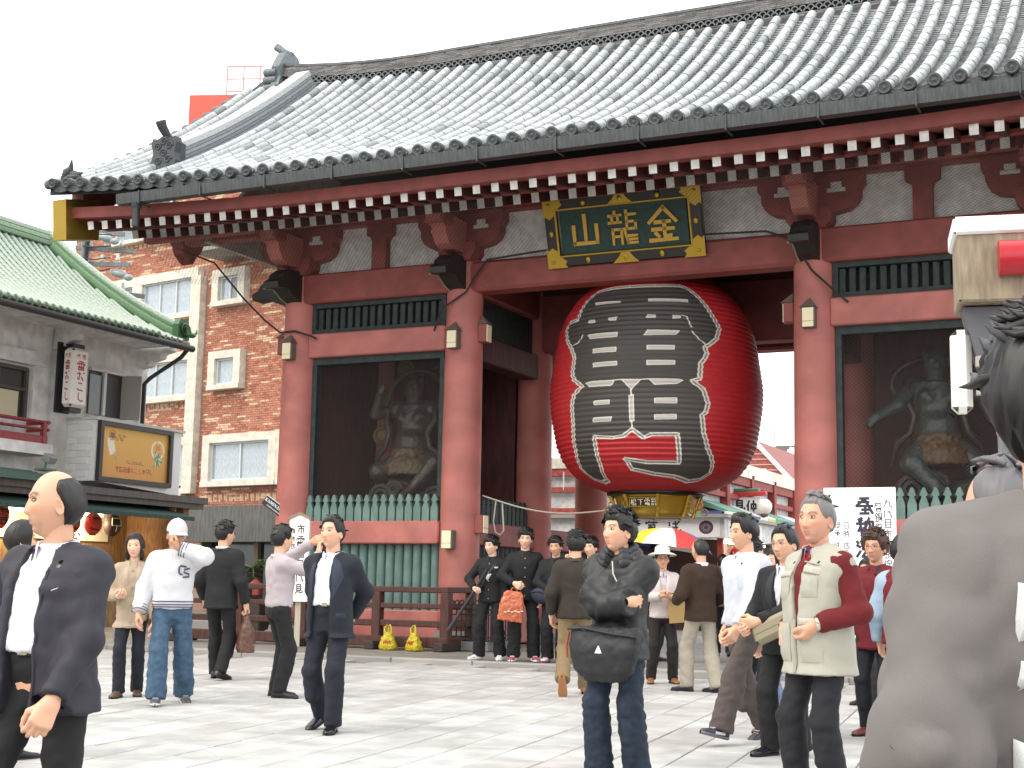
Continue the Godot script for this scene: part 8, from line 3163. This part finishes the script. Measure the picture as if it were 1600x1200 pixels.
	person({"label": "person holding up the striped umbrella, mostly hidden by the woman in the hat", "at": stand(0.95, 1.5), "face": 100.0, "h": 1.62, "cell": 0.024, "hair": SHORT, "wl": Vector3(0.12, 1.2, 0.26), "hl": "grip", "trousers": {"hex": "24252a"}, "tops": [{"hex": "1f2024", "add": 0.024, "hem": -0.12}]})
	umbrella()
	person({"label": "walking man in a pale blue-white shirt and brown trousers, left of the suited man", "at": stand(4.68, 9.85), "face": -58.0, "h": 1.74, "cell": 0.016, "head": Vector3(-12, 2, 0), "hair": {"front": 0.72, "thick": 0.028, "mess": 0.004, "part": -1.0, "tufts": 20, "fringe": 0.4}, "skin": "d5a486", "wl": Vector3(0.2, 0.86, 0.26), "pl": Vector3(0.4, -0.2, -1.0), "hl": "hold", "wr": Vector3(-0.24, 0.86, -0.02), "fl": Vector3(0.09, 0.085, 0.34), "sl": Vector2(0.1, -0.22), "fr": Vector3(-0.08, 0.12, -0.26), "sr": Vector2(0, 0.4), "trousers": {"hex": "5d524f", "fat": 1.18, "cuff": 0.078, "fold": 0.012}, "shoes": {"hex": "3d3440", "trim": "cbc6d2", "sole": "77727a"}, "tops": [{"name": "shirt", "hex": "dcdfec", "add": 0.022, "hem": -0.06, "flare": -0.008, "fold": 0.012, "arm": 1.05, "collar": "dfe2ef", "collar_rise": 0.034, "collar_gap": 0.6, "patches": [["pocket", "d4d8e6", [0.06, 0.32, 0.13, 0.32, 0.13, 0.22, 0.06, 0.22], 0.005]]}]})
	t = person({"label": "bespectacled man in a black suit with a beige clutch bag under his arm", "at": stand(5.17, 10.5), "face": -42.0, "h": 1.63, "cell": 0.014, "head": Vector3(-8, 2, 2), "hair": NEAT, "hairhex": "1c1a1a", "skin": "d6a587", "glasses": "6a6a6c", "headsize": 1.1, "wl": Vector3(-0.06, 1.0, 0.3), "pl": Vector3(1.0, -0.3, -0.7), "hl": "hold", "dl": Vector3(-0.8, -0.2, 0.4), "tl": Vector3(0, 1, 0.3), "wr": Vector3(-0.2, 0.96, 0.26), "hr": "grip", "fl": Vector3(0.12, 0.08, 0.0), "fr": Vector3(-0.12, 0.08, 0.05), "shirt": "e6e4ee", "collar": "e9e7f1", "collar_gap": 0.6, "trousers": {"hex": "232227", "fat": 1.15}, "shoes": {"hex": "1c1a20", "rough": 0.25}, "tops": [{"hex": "27272c", "add": 0.026, "hem": -0.17, "flare": 0.022, "open": [0.1, 0.0, 0.49, 0.065], "fold": 0.01, "patches": lapels("2a2a30", 0.12)}]})
	b = Buf.new()
	b.bev(Vector3.ZERO, Vector3(0.36, 0.15, 0.1), 0.03, Basis(Vector3(0, 0, 1), 0.42))
	var cb := thing("clutch_bag", "beige clutch bag gripped at the waist of the bespectacled man", "bag", t.transform * Vector3(0.06, 0.96, 0.27), t.rotation.y)
	put("pouch", b, mat("a39a80", 0.7, "weave", 0.2), cb)
	b = Buf.new()
	b.bev(Vector3(0, 0, 0.047), Vector3(0.3, 0.012, 0.012), 0.004, Basis(Vector3(0, 0, 1), 0.42))
	put("zip", b, mat("7f775f", 0.6), cb)
	person({"label": "person in pale jeans and brown boots, mostly hidden behind two men", "at": stand(4.72, 9.0), "face": -70.0, "h": 1.5, "fem": true, "cell": 0.02, "hair": BOB, "trousers": {"hex": "8fa3c4", "fat": 0.95, "grain": "blotch"}, "shoes": {"hex": "8a5c3a", "boot": 0.1}, "fl": Vector3(0.08, 0.08, 0.16), "fr": Vector3(-0.08, 0.1, -0.15), "tops": [{"hex": "4a4440", "add": 0.022, "hem": -0.1}]})
	t = person({"label": "grey-haired man in a pale pocketed vest over a red sweater", "at": stand(5.88, 12.55), "face": -62.0, "h": 1.74, "cell": 0.013, "head": Vector3(14, -2, -2), "headsize": 1.14, "hair": {"front": 0.72, "side": 0.12, "back": -0.5, "thick": 0.012, "mess": 0.004, "fringe": 0.6, "tufts": 30}, "hairhex": "7d7a78", "browhex": "4a423e", "skin": "cf9a80", "eye": 0.85, "beard": 0.7, "wl": Vector3(0.17, 1.0, 0.16), "pl": Vector3(0.5, 0.1, -1.0), "hl": "hold", "dl": Vector3(-0.5, -0.6, 0.1), "wr": Vector3(-0.17, 0.97, 0.1), "hr": "hold", "dr": Vector3(0.2, -0.9, 0.1), "fl": Vector3(0.12, 0.08, -0.02), "fr": Vector3(-0.12, 0.08, 0.06), "belly": 0.015, "wide": 1.05,
		"trousers": {"hex": "262833", "fat": 1.12}, "collar": "7d9bd0", "collar_gap": 0.5, "tops": [{"name": "sweater", "hex": "a3262c", "add": 0.02, "hem": -0.02, "flare": -0.01, "fold": 0.012, "rough": 0.95, "arm": 1.02, "collar": "a3262c", "collar_rise": 0.012, "collar_gap": 0.3}, {"name": "vest", "hex": "bdbaab", "add": 0.042, "hem": -0.2, "flare": 0.014, "sleeve": 0.0, "fold": 0.008, "rough": 0.85, "open": [-0.02, 0.0, 0.5, 0.06], "patches": [["pocket", "", [0.05, 0.36, 0.15, 0.35, 0.15, 0.22, 0.05, 0.22], 0.016], ["pocket_flap", "c4c1b3", [0.045, 0.4, 0.155, 0.385, 0.155, 0.345, 0.045, 0.355], 0.02], ["pocket", "", [-0.05, 0.36, -0.15, 0.35, -0.15, 0.2, -0.05, 0.2], 0.016], ["pocket_flap", "c4c1b3", [-0.045, 0.37, -0.155, 0.36, -0.155, 0.32, -0.045, 0.33], 0.02], ["pocket", "", [0.04, 0.08, 0.17, 0.08, 0.17, -0.13, 0.04, -0.13], 0.016], ["pocket_flap", "c4c1b3", [0.035, 0.11, 0.175, 0.11, 0.175, 0.06, 0.035, 0.06], 0.02], ["pocket", "", [-0.04, 0.08, -0.17, 0.08, -0.17, -0.13, -0.04, -0.13], 0.016], ["yoke_edge", "a9a698", [0.02, 0.425, 0.16, 0.4, 0.16, 0.393, 0.02, 0.418], 0.006], ["placket", "b2afa0", [-0.012, 0.1, 0.012, 0.1, 0.012, -0.19, -0.012, -0.19], 0.01]], "collar": "bdbaab", "collar_rise": 0.05, "collar_gap": 0.9}]})
	r = t.get_meta("rig")
	b = Buf.new()
	var wv: Vector3 = (r[3][1] - r[2][1]).normalized()
	b.tube([r[3][1] - wv * 0.005, r[3][1] + wv * 0.014], 0.037, 14)
	put("wristwatch", b, mat("cfcac0", 0.3, "", 1.0, 0.0, 0.6), t)
	person({"label": "brown-haired woman with glasses in a red jacket in front of the notice board", "at": stand(5.5, 8.9), "face": -38.0, "h": 1.64, "fem": true, "cell": 0.018, "hair": {"front": 0.55, "side": -0.1, "back": -0.5, "thick": 0.036, "mess": 0.016, "tufts": 120}, "hairhex": "6b4630", "skin": "cf9a80", "glasses": "3a2e2a", "wl": Vector3(0.2, 0.94, 0.14), "trousers": {"hex": "2a2c3a"}, "shoes": {"hex": "7d3a36"}, "collar": "2b2d3c", "collar_gap": 0.7, "tops": [{"hex": "a8202e", "add": 0.03, "hem": -0.2, "flare": 0.02, "fold": 0.012, "collar": "30303c", "collar_rise": 0.03, "collar_gap": 0.8}]})
	person({"label": "black-haired woman in a red vest with pale blue sleeves beside the brown-haired woman", "at": stand(5.78, 9.25), "face": 140.0, "h": 1.6, "fem": true, "cell": 0.018, "head": Vector3(-20, 0, 0), "hair": {"front": 0.6, "side": -0.2, "back": -0.7, "thick": 0.03, "drop": 0.07, "mess": 0.006}, "hairhex": "181416", "trousers": {"hex": "2a2a33"}, "tops": [{"name": "sweater", "hex": "a9bfd6", "add": 0.024, "hem": -0.05, "arm": 1.15, "fold": 0.012}, {"name": "vest", "hex": "b01c2a", "add": 0.04, "hem": -0.12, "sleeve": 0.0}]})
	person({"label": "small woman with glasses in grey, low in front of the notice board", "at": stand(4.92, 6.3), "face": -50.0, "h": 1.44, "fem": true, "cell": 0.02, "hair": BOB, "skin": "d6a88c", "glasses": "6a5a50", "wr": Vector3(-0.08, 1.1, 0.24), "wl": Vector3(0.08, 1.1, 0.24), "trousers": {"hex": "3a3a40"}, "tops": [{"hex": "8a8488", "add": 0.022, "hem": -0.1}]})
	# --- right foreground
	person({"label": "grey-haired balding man with glasses, only his head showing over the coat", "at": stand(7.34, 16.72), "face": -165.0, "h": 1.6, "cell": 0.016, "head": Vector3(6, 4, 0), "headsize": 1.1, "hair": {"front": 0.25, "side": 0.3, "back": -0.6, "thick": 0.014, "mess": 0.003, "top": 1.26, "fringe": 0.0, "tufts": 20}, "hairhex": "6b696c", "skin": "cf9b80", "glasses": "b9b4a4", "trousers": {"hex": "33333a"}, "tops": [{"hex": "8f8a86", "add": 0.024, "hem": -0.1}]})
	t = person({"label": "person in a grey festival coat with white crest, back turned, right edge", "at": stand(7.59, 18.3), "face": 178.0, "h": 1.7, "cell": 0.012, "head": Vector3(-10, -4, 0), "headsize": 1.08, "hair": {"front": 0.5, "back": -0.75, "thick": 0.034, "mess": 0.012, "tufts": 120}, "hairhex": "2a2224", "wl": Vector3(0.25, 0.84, 0.02), "pl": Vector3(0.3, 0.0, -1.0), "wr": Vector3(-0.25, 0.84, 0.02), "trousers": {"hex": "3a3a3c"}, "tops": [{"name": "festival_coat", "hex": "807a77", "add": 0.026, "hem": -0.26, "flare": 0.05, "fold": 0.018, "arm": 1.2, "rough": 0.95, "size": 0.12, "collar": "7b7572", "collar_rise": 0.02, "collar_gap": 0.8}]})
	r = t.get_meta("rig")
	var hr := torso_rows(0.026, -0.26, 0.05, 1.0, 0.0)
	for cs in [[[0.1, 0.42, 0.02, 0.43, 0.02, 0.385, 0.075, 0.375], [0.115, 0.395, 0.075, 0.375, 0.1, 0.3, 0.115, 0.29]], [[0.115, 0.275, 0.055, 0.262, 0.07, 0.25, 0.115, 0.225]], [[0.118, 0.16, 0.07, 0.14, 0.085, 0.12, 0.118, 0.06]], [[0.12, 0.0, 0.08, -0.03, 0.09, -0.15, 0.12, -0.22]]]:
		b = Buf.new()
		for q in cs:
			patch(b, r[0], hr, [Vector2(q[0], q[1]), Vector2(q[2], q[3]), Vector2(q[4], q[5]), Vector2(q[6], q[7])], 0.016, -1.0)
		put("crest_stroke", b, mat("eef1f1", 0.8, "weave", 0.2), t)

func strap(t: Node3D, a: Vector2, c: Vector2, hex: String, w: float) -> void:
	var r: Array = t.get_meta("rig")
	var rows := torso_rows(0.02, -0.14, 0.014, 1.0, 0.0)
	var b := Buf.new()
	var d := (c - a).normalized()
	var n := Vector2(-d.y, d.x) * w * 0.5
	patch(b, r[0], rows, [a + n, a - n, c - n, c + n], 0.012)
	put("strap", b, mat(hex, 0.6), t)

func held_bag(t: Node3D, called: String, label: String, how: String, hex: String) -> void:
	var r: Array = t.get_meta("rig")
	var at: Vector3
	if how == "r":
		at = t.transform * (r[3][-1] + Vector3(-0.01, -0.1, 0.02))
	else:
		at = t.transform * Vector3(-0.3, 1.02, -0.12)
	var o := thing(called, label, "bag", at, t.rotation.y + (0.5 if how == "r" else 0.3))
	var f := Field.new(Vector3(-0.2, -0.52, -0.16), Vector3(0.2, 0.1, 0.16), 0.016)
	f.loft([[-0.44, 0.1, 0.15 if how == "r" else 0.09, 0.0], [-0.2, 0.085, 0.13 if how == "r" else 0.1, 0.0], [-0.06, 0.03, 0.09, 0.0], [-0.03, 0.02, 0.07, 0.0]], Transform3D(Basis(Vector3.UP, 0.0 if how == "r" else PI / 2), Vector3.ZERO), 0.02, 3.0)
	var b := Buf.new()
	f.mesh_into(b, 0.008, Vector3(10, 6, 10), 5)
	put("leather_body", b, mat(hex, 0.45, "blotch", 0.2), o)
	b = Buf.new()
	if how == "r":
		b.tube([Vector3(0.0, -0.06, 0.06), Vector3(0.0, 0.02, 0.045), Vector3(0.0, 0.03, -0.045), Vector3(0.0, -0.06, -0.06)], 0.009, 6)
	else:
		b.tube([Vector3(0.02, -0.06, 0.0), Vector3(0.08, 0.2, 0.0), Vector3(0.16, 0.36, 0.03)], 0.012, 6)
	put("handle", b, mat(hex, 0.45, "blotch", 0.2), o)
	b = Buf.new()
	b.tube([Vector3(0.09, -0.4, 0.0), Vector3(0.086, -0.2, 0.0), Vector3(0.03, -0.05, 0.0)], 0.005, 5)
	put("seam", b, mat("2a1c18", 0.6), o)

func carrier(t: Node3D, label: String, hex: String, side: float) -> void:
	var r: Array = t.get_meta("rig")
	var at: Vector3 = t.transform * (r[3][-1 if side > 0 else 1] + Vector3(0, -0.09, 0.03))
	var o := thing("carrier_bag", label, "bag", at, t.rotation.y + 0.1)
	var f := Field.new(Vector3(-0.22, -0.46, -0.1), Vector3(0.22, 0.04, 0.1), 0.014)
	f.loft([[-0.42, 0.17, 0.035, 0.0], [-0.2, 0.165, 0.05, 0.0], [-0.05, 0.13, 0.03, 0.0], [-0.01, 0.1, 0.02, 0.0]], Transform3D(Basis(Vector3(0, 0, 1), -0.12 * side), Vector3.ZERO), 0.01, 3.5)
	var b := Buf.new()
	f.mesh_into(b, 0.01, Vector3(10, 10, 10), 9)
	put("sack", b, mat(hex, 0.35, "blotch", 0.2), o)
	b = Buf.new()
	b.tube([Vector3(-0.06, -0.04, 0.0), Vector3(-0.02, 0.03, 0.0), Vector3(0.02, 0.03, 0.0), Vector3(0.06, -0.04, 0.0)], 0.008, 6)
	put("handle", b, mat(hex, 0.35, "blotch", 0.2), o)
	for k in 6:
		b = Buf.new()
		if side > 0:
			b.box(Vector3(-0.12 + k * 0.045, -0.29 + 0.01 * (k % 2), 0.056), Vector3(0.036, 0.012, 0.004))
		else:
			b.box(Vector3(0.0 + 0.012 * (k % 2), -0.16 - k * 0.035, 0.058), Vector3(0.05, 0.012, 0.004))
		put("pale_print", b, mat("edd9cc", 0.6), o)

func tote(t: Node3D) -> void:
	var o := thing("straw_tote", "small tan tote bag hanging from the arm of the woman in the hat", "bag", t.transform * Vector3(0.23, 0.98, 0.2), t.rotation.y - 0.2)
	var b := Buf.new()
	b.prism(PackedVector2Array([Vector2(-0.15, -0.2), Vector2(0.15, -0.17), Vector2(0.19, 0.07), Vector2(-0.17, 0.05)]), -0.06, 0.06)
	put("basket", b, mat("bf9c62", 0.6, "weave", 0.15), o)
	for z in [-0.045, 0.045]:
		b = Buf.new()
		b.tube([Vector3(-0.08, 0.05, z), Vector3(-0.06, 0.16, z * 0.6), Vector3(0.0, 0.19, 0), Vector3(0.06, 0.15, z * 0.6), Vector3(0.09, 0.06, z)], 0.008, 6)
		put("handle", b, mat("a8844e", 0.6), o)
	b = Buf.new()
	b.box(Vector3(0.01, 0.045, 0.062), Vector3(0.33, 0.025, 0.008), Basis(Vector3(0, 0, 1), 0.06))
	put("rim", b, mat("a8844e", 0.6), o)

func umbrella() -> void:
	var o := thing("umbrella", "open umbrella with white, red, blue and yellow panels above the woman in the hat", "umbrella", Vector3(1.25, 1.66, 1.75), 0.5)
	o.rotation.z = -0.12
	var tip := Vector3(0, 0.36, 0)
	for k in 8:
		var b := Buf.new()
		var p := PackedVector3Array()
		for j in 9:
			for m in 7:
				var q := j / 8.0
				var a := TAU * (k + m / 6.0) / 8.0
				var sag := 0.045 * sin(m / 6.0 * PI) * q
				var rad := 0.62 * sin(q * 1.25) / sin(1.25)
				p.append(Vector3(cos(a) * rad * (1.0 - 0.06 * sin(m / 6.0 * PI)), 0.34 * cos(q * 1.4) + sag * 0.3, sin(a) * rad * (1.0 - 0.06 * sin(m / 6.0 * PI))))
		b.grid(p, 7, 9)
		var m := mat(["3f62c0", "dd4a48", "e9e6e0", "e8c63a", "e9e6e0", "3f62c0", "e9e6e0", "dd4a48"][k], 0.6)
		put("panel", b, m, o)
		b = Buf.new()
		var a := TAU * k / 8.0
		b.tube([tip, Vector3(cos(a) * 0.35, 0.24, sin(a) * 0.35), Vector3(cos(a) * 0.63, 0.05, sin(a) * 0.63)], 0.004, 5)
		put("rib", b, mat("8a8a8c", 0.4), o)
	var b2 := Buf.new()
	b2.tube([Vector3(0, -0.55, 0), Vector3(0, 0.42, 0)], 0.008, 8)
	put("shaft", b2, mat("b4b4b4", 0.35), o)
